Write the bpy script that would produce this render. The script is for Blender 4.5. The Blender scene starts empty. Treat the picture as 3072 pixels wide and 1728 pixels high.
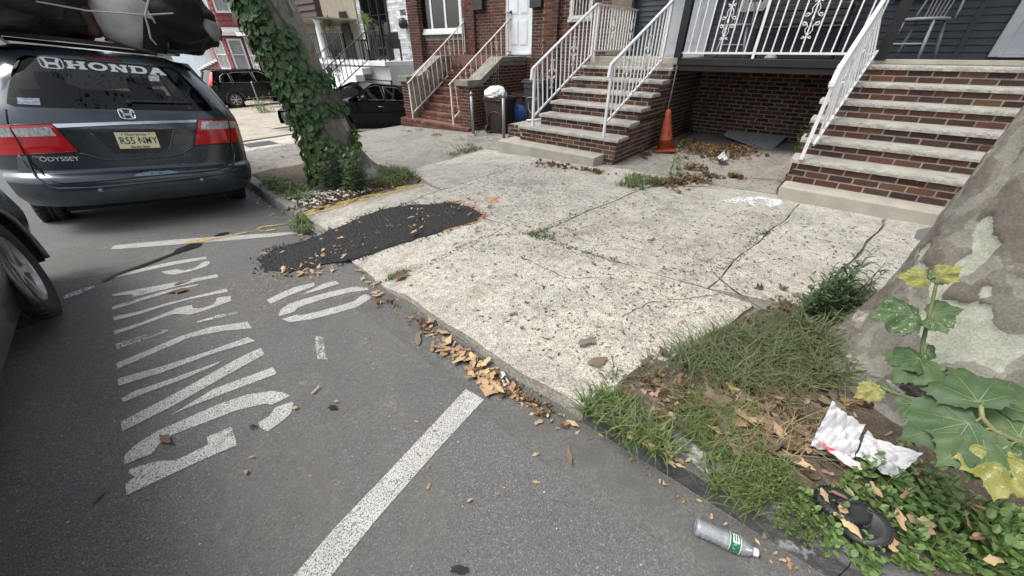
import bpy, bmesh, math, random
import numpy as np
from mathutils import Vector, Matrix, Euler
R = math.radians
random.seed(7)
SC = bpy.context.scene
COL = SC.collection
# ------------------------------------------------------------------ camera, sky, sun, exposure
CAM_H, PITCH, AZ, FPX = 1.55, 33.5, 50.0, 1082.0
cd = bpy.data.cameras.new('camera'); cam = bpy.data.objects.new('camera', cd); COL.objects.link(cam)
cd.sensor_width = 36.0; cd.lens = 36.0 * FPX / 3072.0; cd.clip_start = 0.02; cd.clip_end = 600
cam.location = (0, 0, CAM_H); cam.rotation_euler = (R(90 - PITCH), 0, R(-AZ)); SC.camera = cam
SUN_EL, SUN_AZ = 60.0, 312.0          # azimuth measured clockwise from +y
w = bpy.data.worlds.new('World'); SC.world = w; w.use_nodes = True
wn = w.node_tree.nodes; bg = wn['Background']; sky = wn.new('ShaderNodeTexSky')
sky.sky_type = 'NISHITA'; sky.sun_disc = False; sky.sun_elevation = R(SUN_EL); sky.sun_rotation = R(SUN_AZ)
sky.air_density = 1.0; sky.dust_density = 4.0; sky.ozone_density = 1.0
hsv = wn.new('ShaderNodeHueSaturation'); hsv.inputs['Saturation'].default_value = .35   # thin overcast: a paler sky
w.node_tree.links.new(sky.outputs[0], hsv.inputs['Color']); w.node_tree.links.new(hsv.outputs[0], bg.inputs[0]); bg.inputs[1].default_value = 0.15
sd = bpy.data.lights.new('sun', 'SUN'); sun = bpy.data.objects.new('sun', sd); COL.objects.link(sun)
sd.energy = 1.15; sd.angle = R(24); sd.color = (1.0, 0.95, 0.87)
_s = Vector((math.sin(R(SUN_AZ)) * math.cos(R(SUN_EL)), math.cos(R(SUN_AZ)) * math.cos(R(SUN_EL)), math.sin(R(SUN_EL))))
sun.rotation_euler = _s.to_track_quat('Z', 'Y').to_euler(); sun.location = (0, 0, 30)
SC.view_settings.view_transform = 'Standard'; SC.view_settings.look = 'None'
SC.view_settings.exposure = 0.98; SC.view_settings.gamma = 1.0
SC.cycles.max_bounces = 6; SC.cycles.transparent_max_bounces = 12; SC.cycles.diffuse_bounces = 3
SC.cycles.glossy_bounces = 3; SC.cycles.transmission_bounces = 5; SC.cycles.caustics_reflective = False; SC.cycles.caustics_refractive = False

# ------------------------------------------------------------------ pixel -> place helpers (photo pixels, 3072 x 1728)
_th = R(PITCH); _az = R(AZ)
def ray(px, py):
    u = (px - 1536) / FPX; v = (864 - py) / FPX
    a, b, c = u, math.cos(_th) + v * math.sin(_th), -math.sin(_th) + v * math.cos(_th)
    return Vector((a * math.cos(_az) + b * math.sin(_az), -a * math.sin(_az) + b * math.cos(_az), c))
C0 = Vector((0, 0, CAM_H))
def on_z(px, py, z): r = ray(px, py); return C0 + r * ((z - CAM_H) / r.z)
def on_x(px, py, x): r = ray(px, py); return C0 + r * (x / r.x)
def on_y(px, py, y): r = ray(px, py); return C0 + r * (y / r.y)
def on_g(px, py, fn, dz=0.0):
    z = 0.0
    for _ in range(30):
        p = on_z(px, py, z); z = 0.5 * z + 0.5 * (fn(p.x, p.y) + dz)
    p = on_z(px, py, z); return p
def interp(t, ks):
    if t <= ks[0][0]: return ks[0][1]
    for (a, va), (b, vb) in zip(ks, ks[1:]):
        if t <= b:
            s = (t - a) / (b - a); return va + (vb - va) * s
    return ks[-1][1]
def sstep(a, b, t):
    s = min(1, max(0, (t - a) / (b - a))); return s * s * (3 - 2 * s)
# ------------------------------------------------------------------ terrain heights
def kerb_x(y): return interp(y, [(-60, 1.09), (1.0, 1.09), (2.3, 1.15), (2.8, 1.2), (4.4, 1.4), (6, 1.56), (12, 2.0), (30, 2.6), (90, 4.0)])
def _G(y): return interp(y, [(-60, .5), (-5, 0.03), (0, 0.0), (1.5, -.005), (2.5, -.03), (3.5, -.07), (4.5, -.14), (5.5, -.205), (8, -.33), (24, -1.0), (90, -3.6)])
def _C(y): return interp(y, [(-60, .02), (0, .02), (1.5, .03), (3.5, .065), (5.5, .11), (8, .10), (16, .05), (90, .03)])
def zr(x, y):
    k = kerb_x(y); d = k - x
    if d < 0: d = 0
    return _G(y) + _C(y) * min(d, 3.2)
def _S(y): return interp(y, [(-60, .6), (-2, .13), (0.3, .10), (1.5, .065), (3.6, .035), (4.4, -.01), (5.5, -.075), (8, -.2), (11, -.34), (24, -.98), (90, -3.7)])
def zs(x, y):
    z = _S(y) + .005 * (x - 1.2)
    k = kerb_x(y); z -= .075 * sstep(1.9, 2.5, y) * (1 - sstep(4.0, 4.5, y)) * (1 - sstep(k, k + .8, x))
    d = sstep(9.75, 9.95, y) * (1 - sstep(12.5, 12.9, y)) * sstep(4.6, 5.2, x)
    if d > 0: z -= d * max(0, min(1, (x - 4.6) / 4.4)) * .70
    return z
# ------------------------------------------------------------------ mesh builder
MATX = {}
class MB:
    def __init__(s): s.v = []; s.f = []; s.m = []
    def add(s, vs, fs, mi=0):
        o = len(s.v); s.v.extend([tuple(p) for p in vs]); s.f.extend([tuple(i + o for i in f) for f in fs]); s.m.extend([mi] * len(fs)); return s
    def box(s, x0, x1, y0, y1, z0, z1, mi=0):
        vs = [(x, y, z) for z in (z0, z1) for y in (y0, y1) for x in (x0, x1)]
        return s.add(vs, [(0, 2, 3, 1), (4, 5, 7, 6), (0, 1, 5, 4), (2, 6, 7, 3), (0, 4, 6, 2), (1, 3, 7, 5)], mi)
    def obox(s, c, h, M=None, mi=0):
        M = M or Matrix.Identity(3)
        vs = [Vector(c) + M @ Vector((x * h[0], y * h[1], z * h[2])) for z in (-1, 1) for y in (-1, 1) for x in (-1, 1)]
        return s.add(vs, [(0, 2, 3, 1), (4, 5, 7, 6), (0, 1, 5, 4), (2, 6, 7, 3), (0, 4, 6, 2), (1, 3, 7, 5)], mi)
    def beam(s, a, b, wx, wz, up=(0, 0, 1), mi=0):
        a, b = Vector(a), Vector(b); d = b - a; L = d.length; d.normalize()
        sx = d.cross(Vector(up))
        if sx.length < 1e-4: sx = Vector((1, 0, 0))
        sx.normalize(); uz = sx.cross(d)
        return s.obox((a + b) / 2, (wx / 2, L / 2, wz / 2), Matrix((sx, d, uz)).transposed(), mi)
    def tube(s, pts, r, n=8, cap=True, mi=0, closed=False):
        pts = [Vector(p) for p in pts]; k = len(pts)
        rs = r if isinstance(r, (list, tuple)) else [r] * k
        prev = None; rings = []
        for i, p in enumerate(pts):
            if closed: d = pts[(i + 1) % k] - pts[i - 1]
            else: d = pts[min(i + 1, k - 1)] - pts[max(i - 1, 0)]
            if d.length < 1e-9: d = Vector((0, 0, 1))
            d.normalize()
            if prev is None:
                u = d.orthogonal().normalized()
            else:
                u = prev - d * prev.dot(d)
                if u.length < 1e-6: u = d.orthogonal()
                u.normalize()
            prev = u; v = d.cross(u)
            rings.append([p + (u * math.cos(2 * math.pi * j / n) + v * math.sin(2 * math.pi * j / n)) * rs[i] for j in range(n)])
        vs = [q for rg in rings for q in rg]; fs = []
        for i in range(k if closed else k - 1):
            a, b = i * n, ((i + 1) % k) * n
            for j in range(n): fs.append((a + j, a + (j + 1) % n, b + (j + 1) % n, b + j))
        if cap and not closed:
            fs.append(tuple(range(n - 1, -1, -1))); fs.append(tuple((k - 1) * n + j for j in range(n)))
        return s.add(vs, fs, mi)
    def lathe(s, prof, n=20, M=None, mi=0, cap=True):
        M = M or Matrix.Identity(4); vs = []; fs = []
        for (r, z) in prof:
            for j in range(n):
                a = 2 * math.pi * j / n; vs.append(M @ Vector((r * math.cos(a), r * math.sin(a), z)))
        for i in range(len(prof) - 1):
            for j in range(n): fs.append((i * n + j, i * n + (j + 1) % n, (i + 1) * n + (j + 1) % n, (i + 1) * n + j))
        if cap:
            fs.append(tuple(range(n - 1, -1, -1))); o = (len(prof) - 1) * n; fs.append(tuple(o + j for j in range(n)))
        return s.add(vs, fs, mi)
    def grid(s, fn, nu, nv, mi=0):
        vs = [fn(i / nu, j / nv) for j in range(nv + 1) for i in range(nu + 1)]; fs = []
        for j in range(nv):
            for i in range(nu):
                a = j * (nu + 1) + i; fs.append((a, a + 1, a + nu + 2, a + nu + 1))
        return s.add(vs, fs, mi)
    def prism(s, poly, vec, mi=0):
        k = len(poly); vec = Vector(vec); vs = [Vector(p) for p in poly] + [Vector(p) + vec for p in poly]
        fs = [tuple(range(k - 1, -1, -1)), tuple(range(k, 2 * k))] + [(i, (i + 1) % k, k + (i + 1) % k, k + i) for i in range(k)]
        return s.add(vs, fs, mi)
    def poly(s, pts, mi=0): return s.add(pts, [tuple(range(len(pts)))], mi)
    def mesh(s, name, mats, M=None, smooth=False):
        me = bpy.data.meshes.new(name)
        vs = [tuple(M @ Vector(p)) for p in s.v] if M is not None else s.v
        me.from_pydata(vs, [], s.f); mats = mats if isinstance(mats, (list, tuple)) else [mats]
        for m in mats: me.materials.append(m)
        if len(mats) > 1: me.polygons.foreach_set('material_index', s.m)
        if smooth: me.polygons.foreach_set('use_smooth', [True] * len(me.polygons))
        me.update(); return me
    def build(s, name, mats, parent=None, local=False, smooth=False, bevel=0, loc=None, seg=2, solid=0, fixn=False):
        """world=coords in world space unless local; parent is an empty/mesh registered in MATX"""
        if parent is not None: B = MATX[parent.name]
        elif loc is not None: B = Matrix.Translation(Vector(loc))
        else: B = Matrix.Identity(4)
        me = s.mesh(name, mats, None if local else B.inverted(), smooth)
        if fixn:
            bm = bmesh.new(); bm.from_mesh(me); bmesh.ops.recalc_face_normals(bm, faces=bm.faces); bm.to_mesh(me); bm.free()
        o = bpy.data.objects.new(name, me); COL.objects.link(o)
        if parent is not None: o.parent = parent
        else: o.matrix_world = B
        MATX[o.name] = B
        if solid:
            md = o.modifiers.new('solid', 'SOLIDIFY'); md.thickness = solid; md.offset = 0
        if bevel:
            md = o.modifiers.new('bevel', 'BEVEL'); md.width = bevel; md.segments = seg; md.limit_method = 'ANGLE'; md.angle_limit = R(40)
        return o
def tag(o, label=None, cat=None, group=None, kind=None):
    if label: o['label'] = label
    if cat: o['category'] = cat
    if group: o['group'] = group
    if kind: o['kind'] = kind
    return o
def thing(name, loc, label, cat, group=None, rot=(0, 0, 0), order='XYZ'):
    o = bpy.data.objects.new(name, None); COL.objects.link(o); o.empty_display_size = .1
    o.rotation_mode = order; o.rotation_euler = rot; o.location = loc
    MATX[o.name] = Matrix.Translation(Vector(loc)) @ Euler(rot, order).to_matrix().to_4x4()
    return tag(o, label, cat, group)
def inst(me, name, parent, M):
    """share a mesh; M is a world matrix"""
    o = bpy.data.objects.new(name, me); COL.objects.link(o)
    if parent is not None:
        B = MATX[parent.name]; o.parent = parent; L = B.inverted() @ M
    else: L = M
    o.matrix_local = L if parent is not None else M
    loc, rot, sc = L.decompose(); o.rotation_mode = 'QUATERNION'; o.location = loc; o.rotation_quaternion = rot; o.scale = sc
    MATX[o.name] = M
    return o
# ------------------------------------------------------------------ materials
class NT:
    def __init__(s, name):
        s.mat = bpy.data.materials.new(name); s.mat.use_nodes = True; s.t = s.mat.node_tree; s.b = s.t.nodes['Principled BSDF']; s.out = s.t.nodes['Material Output']
    def set(s, node, k, v):
        i = node.inputs[k]
        if isinstance(v, bpy.types.NodeSocket): s.t.links.new(v, i)
        elif hasattr(i, 'default_value'):
            if isinstance(v, (tuple, list)) and i.type == 'RGBA' and len(v) == 3: v = tuple(v) + (1,)
            i.default_value = v
    def n(s, typ, props=None, **inp):
        nd = s.t.nodes.new('ShaderNode' + typ)
        for k, v in (props or {}).items(): setattr(nd, k, v)
        for k, v in inp.items():
            k = k.replace('_', ' ')
            if k.startswith('i ') : k = int(k[2:])
            s.set(nd, k, v)
        return nd
    def P(s, **kw):
        for k, v in kw.items(): s.set(s.b, k.replace('_', ' '), v)
        return s.mat
    def mix(s, fac, a, b, mode='MIX'):
        nd = s.t.nodes.new('ShaderNodeMix'); nd.data_type = 'RGBA'; nd.blend_type = mode
        s.set(nd, 0, fac); s.set(nd, 6, a); s.set(nd, 7, b); return nd.outputs[2]
    def math(s, op, a, b=0.0, clamp=False):
        nd = s.t.nodes.new('ShaderNodeMath'); nd.operation = op; nd.use_clamp = clamp; s.set(nd, 0, a); s.set(nd, 1, b); return nd.outputs[0]
    def ramp(s, fac, stops, interp='LINEAR'):
        nd = s.t.nodes.new('ShaderNodeValToRGB'); cr = nd.color_ramp; cr.interpolation = interp
        while len(cr.elements) < len(stops): cr.elements.new(0.5)
        for e, (p, c) in zip(cr.elements, stops):
            e.position = p; e.color = (c, c, c, 1) if isinstance(c, (int, float)) else tuple(c) + (1,)
        s.t.links.new(fac, nd.inputs[0]); return nd.outputs[0]
    def step(s, fac, a, b):
        nd = s.t.nodes.new('ShaderNodeMapRange'); s.set(nd, 0, fac); s.set(nd, 1, a); s.set(nd, 2, b); return nd.outputs[0]
    def coord(s, kind='pos'):
        if kind == 'pos': return s.n('NewGeometry').outputs['Position']
        if kind == 'obj': return s.n('TexCoord').outputs['Object']
    def rnd(s):
        a = s.n('ObjectInfo').outputs['Random']; b = s.n('NewGeometry').outputs['Random Per Island']
        return s.math('FRACT', s.math('ADD', a, b))
    def noise(s, vec, scale, detail=3, rough=.55, dist=0): return s.n('TexNoise', Vector=vec, Scale=scale, Detail=detail, Roughness=rough, Distortion=dist).outputs['Fac']
    def bump(s, h, strength=.4, dist=.004):
        return s.n('Bump', Height=h, Strength=strength, Distance=dist).outputs['Normal']
MATS = {}
def pm(name, c1, c2=None, scale=6, rough=.6, metal=0., bump=0., bscale=80, bdist=.003, rand=0., fine=0., fscale=150, coat=0., coord='obj', lo=.35, hi=.65, spec=.5, detail=4, stretch=None, dirt=None):
    if name in MATS: return MATS[name]
    t = NT(name); vec = t.coord(coord)
    if stretch: vec = t.n('Mapping', Vector=vec, Scale=stretch).outputs[0]
    col = c1
    if c2: col = t.mix(t.step(t.noise(vec, scale, detail), lo, hi), c1, c2)
    if dirt: col = t.mix(t.step(t.noise(vec, dirt[0], 6, .65), dirt[1], dirt[2]), col, dirt[3])
    if fine:
        f = t.noise(vec, fscale, 2); col = t.mix(1.0, col, t.ramp(f, [(.3, 1 - fine), (.7, 1 + fine * .6)]), 'MULTIPLY')
    if rand:
        r = t.rnd(); hs = t.n('HueSaturation', Hue=t.math('ADD', t.math('MULTIPLY', r, rand * .06), .5 - rand * .03), Value=t.math('ADD', t.math('MULTIPLY', r, rand), 1 - rand * .5), Color=col); col = hs.outputs[0]
    kw = dict(Base_Color=col, Roughness=rough, Metallic=metal)
    if bump: kw['Normal'] = t.bump(t.noise(vec, bscale, 4), bump, bdist)
    t.P(**kw); t.set(t.b, 'Specular IOR Level', spec)
    if coat: t.P(Coat_Weight=coat, Coat_Roughness=.05)
    MATS[name] = t.mat; return t.mat
def glass(name, tint, rough=.03, refl=1.0, base=.06, alpha_dirt=0.):
    if name in MATS: return MATS[name]
    t = NT(name); t.t.nodes.remove(t.b)
    tr = t.n('BsdfTransparent', Color=tint); gl = t.n('BsdfGlossy', Roughness=rough, Color=(refl, refl, refl))
    fr = t.math('POWER', t.n('LayerWeight', Blend=.5).outputs['Facing'], 5.0); fac = t.math('ADD', t.math('MULTIPLY', fr, .9), .04 + base, True)
    mx = t.n('MixShader', i_0=fac, i_1=tr.outputs[0], i_2=gl.outputs[0]); t.t.links.new(mx.outputs[0], t.out.inputs[0])
    MATS[name] = t.mat; return t.mat
def worn(name, col, thr=(.35, .5), scale=60, rough=.7, big=(5, .3, .5)):
    """thin worn paint: missing where the noise says so"""
    t = NT(name); v = t.coord('pos')
    a = t.step(t.noise(v, scale, 5, .7), *thr); b = t.step(t.noise(v, big[0], 3), big[1], big[2])
    c = t.mix(t.step(t.noise(v, 9, 4), .3, .7), col, tuple(x * .82 for x in col))
    t.P(Base_Color=c, Roughness=rough); t.set(t.b, 'Specular IOR Level', .3)
    tr = t.n('BsdfTransparent'); f = t.math('MULTIPLY', a, b)
    mx = t.n('MixShader', i_0=f, i_1=tr.outputs[0], i_2=t.b.outputs[0]); t.t.links.new(mx.outputs[0], t.out.inputs[0])
    return t.mat
def m_asphalt():
    t = NT('asphalt'); v = t.coord('pos')
    col = t.mix(t.step(t.noise(v, 1.3, 5, .6), .3, .7), (.112, .112, .113), (.140, .139, .136))
    col = t.mix(t.math('MULTIPLY', t.step(t.noise(v, .55, 6, .65), .50, .72), .55), col, (.165, .155, .135))
    col = t.mix(t.math('MULTIPLY', t.step(t.noise(v, 5.0, 6, .75), .60, .70), .30), col, (.20, .195, .18))
    vo = t.n('TexVoronoi', Vector=v, Scale=230.0); cr = t.n('SeparateColor', Color=vo.outputs['Color']).outputs[0]
    col = t.mix(1.0, col, t.ramp(cr, [(0, .62), (.6, .97), (.93, 1.15), (1, 1.9)]), 'MULTIPLY')
    col = t.mix(1.0, col, t.ramp(t.noise(v, 480, 2), [(.3, .72), (.7, 1.28)]), 'MULTIPLY')
    col = t.mix(t.math('MULTIPLY', t.step(t.noise(v, 3.1, 5, .7), .68, .76), .35), col, (.045, .045, .047))
    h = t.math('ADD', vo.outputs['Distance'], t.noise(v, 300, 2))
    t.P(Base_Color=col, Roughness=.86, Normal=t.bump(h, .5, .003)); t.set(t.b, 'Specular IOR Level', .35); return t.mat
def m_aggregate(name='aggregate_concrete', smooth_amt=.5, warm=1.0, dark=1.0):
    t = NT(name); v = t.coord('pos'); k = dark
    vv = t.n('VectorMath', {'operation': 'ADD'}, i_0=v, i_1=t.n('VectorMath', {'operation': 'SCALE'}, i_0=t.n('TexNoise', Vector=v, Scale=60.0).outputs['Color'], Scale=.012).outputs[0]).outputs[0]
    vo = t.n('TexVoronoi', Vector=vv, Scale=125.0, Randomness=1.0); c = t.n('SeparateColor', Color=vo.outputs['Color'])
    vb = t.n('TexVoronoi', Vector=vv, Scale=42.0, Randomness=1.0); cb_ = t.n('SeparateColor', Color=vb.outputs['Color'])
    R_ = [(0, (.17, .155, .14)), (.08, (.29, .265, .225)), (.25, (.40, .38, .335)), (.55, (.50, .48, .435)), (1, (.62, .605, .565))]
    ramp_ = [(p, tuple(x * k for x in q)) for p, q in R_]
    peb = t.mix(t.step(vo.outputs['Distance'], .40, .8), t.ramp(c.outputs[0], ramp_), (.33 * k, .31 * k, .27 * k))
    big = t.ramp(cb_.outputs[1], ramp_); isbig = t.math('MULTIPLY', t.step(cb_.outputs[0], .88, .90), t.math('SUBTRACT', 1.0, t.step(vb.outputs['Distance'], .32, .40)))
    peb = t.mix(isbig, peb, big)
    cem = t.mix(t.noise(v, 40, 5, .7), (.42 * k, .40 * k, .36 * k), (.55 * k, .53 * k, .48 * k))
    cem = t.mix(1.0, cem, t.ramp(t.noise(v, 260, 3, .7), [(.3, .70), (.7, 1.22)]), 'MULTIPLY'); cem = t.mix(t.math('MULTIPLY', isbig, .6), cem, big)
    m = t.step(t.math('ADD', t.noise(v, 1.6, 8, .7), t.math('MULTIPLY', t.noise(v, 30, 3), .22)), .74 - .12 * smooth_amt, .82 - .1 * smooth_amt)
    col = t.mix(m, peb, cem)
    col = t.mix(1.0, col, t.ramp(t.noise(v, 2.3, 8, .7), [(.25, .56), (.5, .95), (.75, 1.10)]), 'MULTIPLY')
    col = t.mix(1.0, col, t.ramp(t.noise(v, 14, 5, .7), [(.28, .66), (.5, .98), (.72, 1.12)]), 'MULTIPLY')
    col = t.mix(t.math('MULTIPLY', t.step(t.noise(v, 3.4, 8, .75), .53, .68), .55), col, (.23 * k, .205 * k, .16 * k))
    r_ = t.n('ObjectInfo').outputs['Random']; col = t.mix(1.0, col, t.ramp(r_, [(0, (.90, .895, .88)), (.5, (1.02, 1.015, .995)), (1, (1.07, 1.07, 1.06))]), 'MULTIPLY')
    col = t.mix(t.math('MULTIPLY', t.step(t.noise(v, 6.5, 6, .75), .57, .68), .42), col, (.20 * k, .175 * k, .135 * k))
    h = t.mix(m, t.math('SUBTRACT', 1.0, vo.outputs['Distance']), t.noise(v, 200, 3))
    t.P(Base_Color=col, Roughness=.85, Normal=t.bump(h, .55, .006)); t.set(t.b, 'Specular IOR Level', .3); return t.mat
def m_brick(name, cols, streak=True):
    t = NT(name); r = t.rnd()
    v = t.n('TexCoord').outputs['Object']; v = t.n('VectorMath', {'operation': 'ADD'}, i_0=t.coord('pos'), i_1=t.n('CombineXYZ', X=t.math('MULTIPLY', r, 37.0)).outputs[0]).outputs[0]
    k = len(cols); col = t.ramp(r, [(i / k, c) for i, c in enumerate(cols)], 'CONSTANT')
    r2 = t.math('FRACT', t.math('MULTIPLY', r, 91.7)); col = t.mix(1.0, col, t.ramp(r2, [(0, .7), (1, 1.3)]), 'MULTIPLY')
    vs = t.n('Mapping', Vector=v, Scale=(18, 18, 120)).outputs[0]
    s1 = t.noise(vs, 2.2, 4, .65)
    col = t.mix(1.0, col, t.ramp(s1, [(.25, .55), (.55, 1.05), (.8, 1.35)]), 'MULTIPLY')
    col = t.mix(t.math('MULTIPLY', t.step(t.noise(v, 30, 5, .7), .58, .75), .4), col, (.30, .26, .22))
    t.P(Base_Color=col, Roughness=.85, Normal=t.bump(s1, .6, .004)); t.set(t.b, 'Specular IOR Level', .25); return t.mat
def m_bark():
    """plane bark: the mesh carries which plate layer shows (0 base, 1 grey, 2 pale, 3 dark) as an attribute"""
    t = NT('plane_bark'); v = t.coord('pos'); pa = t.n('SeparateXYZ', Vector=t.n('Attribute', {'attribute_name': 'plate'}).outputs['Vector'])
    n3 = t.noise(v, 22, 6, .7); n5 = t.noise(v, 110, 4, .75); n4 = t.noise(t.n('Mapping', Vector=v, Scale=(60, 60, 9)).outputs[0], 1.0, 4, .7)
    base = t.mix(t.step(n3, .28, .72), (.155, .142, .125), (.235, .218, .192)); base = t.mix(t.math('MULTIPLY', t.step(n4, .55, .75), .5), base, (.12, .105, .09))
    grey = t.mix(t.step(n3, .28, .72), (.215, .203, .175), (.295, .282, .245)); lite = t.mix(t.step(n3, .25, .75), (.33, .345, .28), (.44, .45, .385)); dark = t.mix(t.step(n3, .3, .7), (.135, .12, .104), (.19, .17, .148))
    col = t.mix(t.step(pa.outputs[1], -.012, .012), base, grey); col = t.mix(t.step(pa.outputs[2], -.01, .01), col, dark); col = t.mix(t.step(pa.outputs[0], -.01, .01), col, lite)
    col = t.mix(1.0, col, t.ramp(n5, [(.3, .62), (.7, 1.10)]), 'MULTIPLY')
    h = t.math('ADD', t.math('MULTIPLY', n3, .5), t.math('ADD', t.math('MULTIPLY', n4, .35), t.math('MULTIPLY', n5, .3)))
    t.P(Base_Color=col, Roughness=.85, Normal=t.bump(h, .7, .010)); t.set(t.b, 'Specular IOR Level', .2); return t.mat
def m_leaf(name, c1, c2, trans=.35, rough=.5, spots=None, rand=1.0):
    t = NT(name); r = t.rnd(); v = t.coord('obj')
    col = t.mix(r, c1, c2)
    col = t.mix(1.0, col, t.ramp(t.noise(v, 40, 3), [(.3, .75), (.7, 1.2)]), 'MULTIPLY')
    if spots: col = t.mix(t.step(t.noise(v, spots[0], 4, .6), spots[1], spots[1] + .04), col, spots[2])
    t.P(Base_Color=col, Roughness=rough); t.set(t.b, 'Specular IOR Level', .4)
    tl = t.n('BsdfTranslucent', Color=col); mx = t.n('MixShader', i_0=trans, i_1=t.b.outputs[0], i_2=tl.outputs[0]); t.t.links.new(mx.outputs[0], t.out.inputs[0])
    return t.mat
A = dict(
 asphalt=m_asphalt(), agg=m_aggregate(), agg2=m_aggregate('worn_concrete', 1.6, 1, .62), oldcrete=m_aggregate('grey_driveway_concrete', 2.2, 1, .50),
 brick=m_brick('stair_brick', [(.085, .036, .028), (.06, .038, .033), (.115, .05, .035), (.075, .045, .036), (.055, .032, .028), (.10, .042, .032), (.125, .07, .04)]),
 redbrick=m_brick('red_brick', [(.095, .034, .025), (.07, .03, .025), (.11, .042, .030), (.08, .036, .029), (.058, .03, .027)]),
 stepbrick=m_brick('orange_brick', [(.145, .062, .045), (.115, .05, .038), (.17, .078, .055), (.10, .046, .037)]),
 whitebrick=m_brick('white_painted_brick', [(.62, .64, .66), (.66, .67, .68), (.58, .60, .62)]),
 mortar=pm('mortar', (.38, .345, .30), (.27, .245, .21), 12, .9, fine=.2, coord='pos', dirt=(2.6, .52, .68, (.17, .15, .125))),
 mortar_w=pm('white_mortar', (.42, .44, .46), (.36, .38, .40), 12, .9, coord='pos'),
 tread=pm('cast_stone', (.43, .41, .365), (.33, .315, .28), 7, .85, bump=.8, bscale=45, bdist=.012, fine=.3, fscale=220, coord='pos'),
 treadtop=pm('cast_stone_slab', (.44, .415, .36), (.35, .33, .28), 5, .85, bump=.4, bscale=90, bdist=.004, fine=.25, coord='pos'),
 white=pm('white_paint', (.76, .77, .78), (.68, .69, .70), 9, .35, coord='pos', fine=.05, dirt=(14, .66, .74, (.45, .40, .33))),
 cream=pm('old_white_paint', (.66, .63, .57), (.55, .50, .43), 14, .5, coord='pos', dirt=(22, .60, .70, (.28, .14, .07))),
 black=pm('black_paint', (.004, .004, .0045), (.009, .0085, .0085), 8, .55, bump=.3, bscale=40, coord='pos'),
 siding=pm('slate_siding', (.040, .051, .066), (.048, .060, .077), 20, .55, coord='pos', stretch=(1, 4, 60), bump=.2, bscale=3),
 trimw=pm('white_trim', (.70, .71, .72), (.60, .61, .62), 5, .5, coord='pos'),
 door=pm('pale_door', (.62, .65, .68), (.56, .59, .62), 4, .45, coord='pos'),
 kerb=pm('kerb_stone', (.055, .056, .06), (.12, .118, .115), 9, .75, bump=.8, bscale=30, bdist=.014, fine=.3, coord='pos', dirt=(7, .56, .62, (.36, .35, .33))),
 soil=pm('soil', (.075, .058, .042), (.13, .105, .078), 14, .95, bump=1., bscale=60, bdist=.02, fine=.4, coord='pos'),
 rubber=pm('rubber', (.018, .018, .018), (.028, .027, .026), 20, .75, bump=.3, bscale=60),
 chrome=pm('chrome', (.75, .76, .78), None, rough=.12, metal=1.),
 alloy=pm('alloy', (.50, .50, .49), (.40, .40, .39), 20, .35, metal=.7),
 blackplastic=pm('black_plastic', (.015, .015, .016), (.03, .03, .03), 10, .45, bump=.1),
 steel=pm('galvanised_steel', (.34, .35, .36), (.24, .24, .24), 25, .45, metal=.6, fine=.2, coord='pos'),
)
# ================================================================== the ground
def axis(a, b, fine, c0, c1, coarse):
    out = []; t = a
    while t < b - 1e-6:
        out.append(t); t += fine if c0 <= t < c1 else coarse
    out.append(b); return out
def sheet(name, xs, ys, xyf, zf, mat):
    m = MB(); vs = []
    for y in ys:
        for x in xs:
            X, Y = xyf(x, y); vs.append((X, Y, zf(X, Y)))
    nx = len(xs); fs = [(j * nx + i, j * nx + i + 1, (j + 1) * nx + i + 1, (j + 1) * nx + i) for j in range(len(ys) - 1) for i in range(nx - 1)]
    m.add(vs, fs); o = m.build(name, mat, smooth=True); return tag(o, kind='structure')
ysr = sorted(set(axis(-60, 90, .25, -4, 14, 2.5)) | {1.5, 2.3, 2.5, 2.8, 3.5, 4.4, 4.5, 5.5, 6, 8})
ROAD = sheet('road', [-60, -30, -15, -8, -5] + [-3.0 + .1875 * i for i in range(25)], ysr, lambda x, y: (x if x <= -3 else -3 + (x + 3) * (kerb_x(y) + 3.02) / 4.5, y), zr, A['asphalt'])
ysw = sorted(set(axis(-60, 90, .3, -4, 14, 2.5)) | {1.5, 3.6, 4.4, 5.5, 8, 9.75, 9.85, 9.95, 12.5, 12.7, 12.9})
xsw = [0, .25, .5, .75] + [1.0 + .4 * i for i in range(24)] + [12, 15, 20, 30, 60]
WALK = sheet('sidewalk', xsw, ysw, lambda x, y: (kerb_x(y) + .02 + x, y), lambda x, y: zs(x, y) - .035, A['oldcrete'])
def drape(name, pts, zf, mat, parent, maxlen=.14, src='xy', label=None, smooth=True):
    """a thin sheet with the outline pts (xy), following the ground"""
    bm = bmesh.new(); vs = [bm.verts.new((p[0], p[1], 0)) for p in pts]; f = bm.faces.new(vs); bm.normal_update()
    if f.normal.z < 0: f.normal_flip()
    bmesh.ops.triangulate(bm, faces=bm.faces[:])
    for _ in range(6):
        es = [e for e in bm.edges if e.calc_length() > maxlen]
        if not es: break
        bmesh.ops.subdivide_edges(bm, edges=es, cuts=1); bmesh.ops.triangulate(bm, faces=bm.faces[:])
    for v in bm.verts: v.co.z = zf(v.co.x, v.co.y)
    me = bpy.data.meshes.new(name); bm.to_mesh(me); bm.free(); me.materials.append(mat)
    o = bpy.data.objects.new(name, me); COL.objects.link(o); o.parent = parent; MATX[o.name] = Matrix.Identity(4)
    if smooth: me.polygons.foreach_set('use_smooth', [True] * len(me.polygons))
    if label: o['label'] = label
    return o
def trace(pts, ox, oy, sc, fn=zr): return [on_g(ox + x / sc, oy + y / sc, fn) for x, y in pts]
PAINT = worn('worn_white_paint', (.50, .495, .475), (.41, .50), 170, big=(5, .2, .36))
PAINT2 = worn('very_worn_white_paint', (.50, .50, .47), (.44, .56), 80, big=(6, .3, .5))
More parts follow.
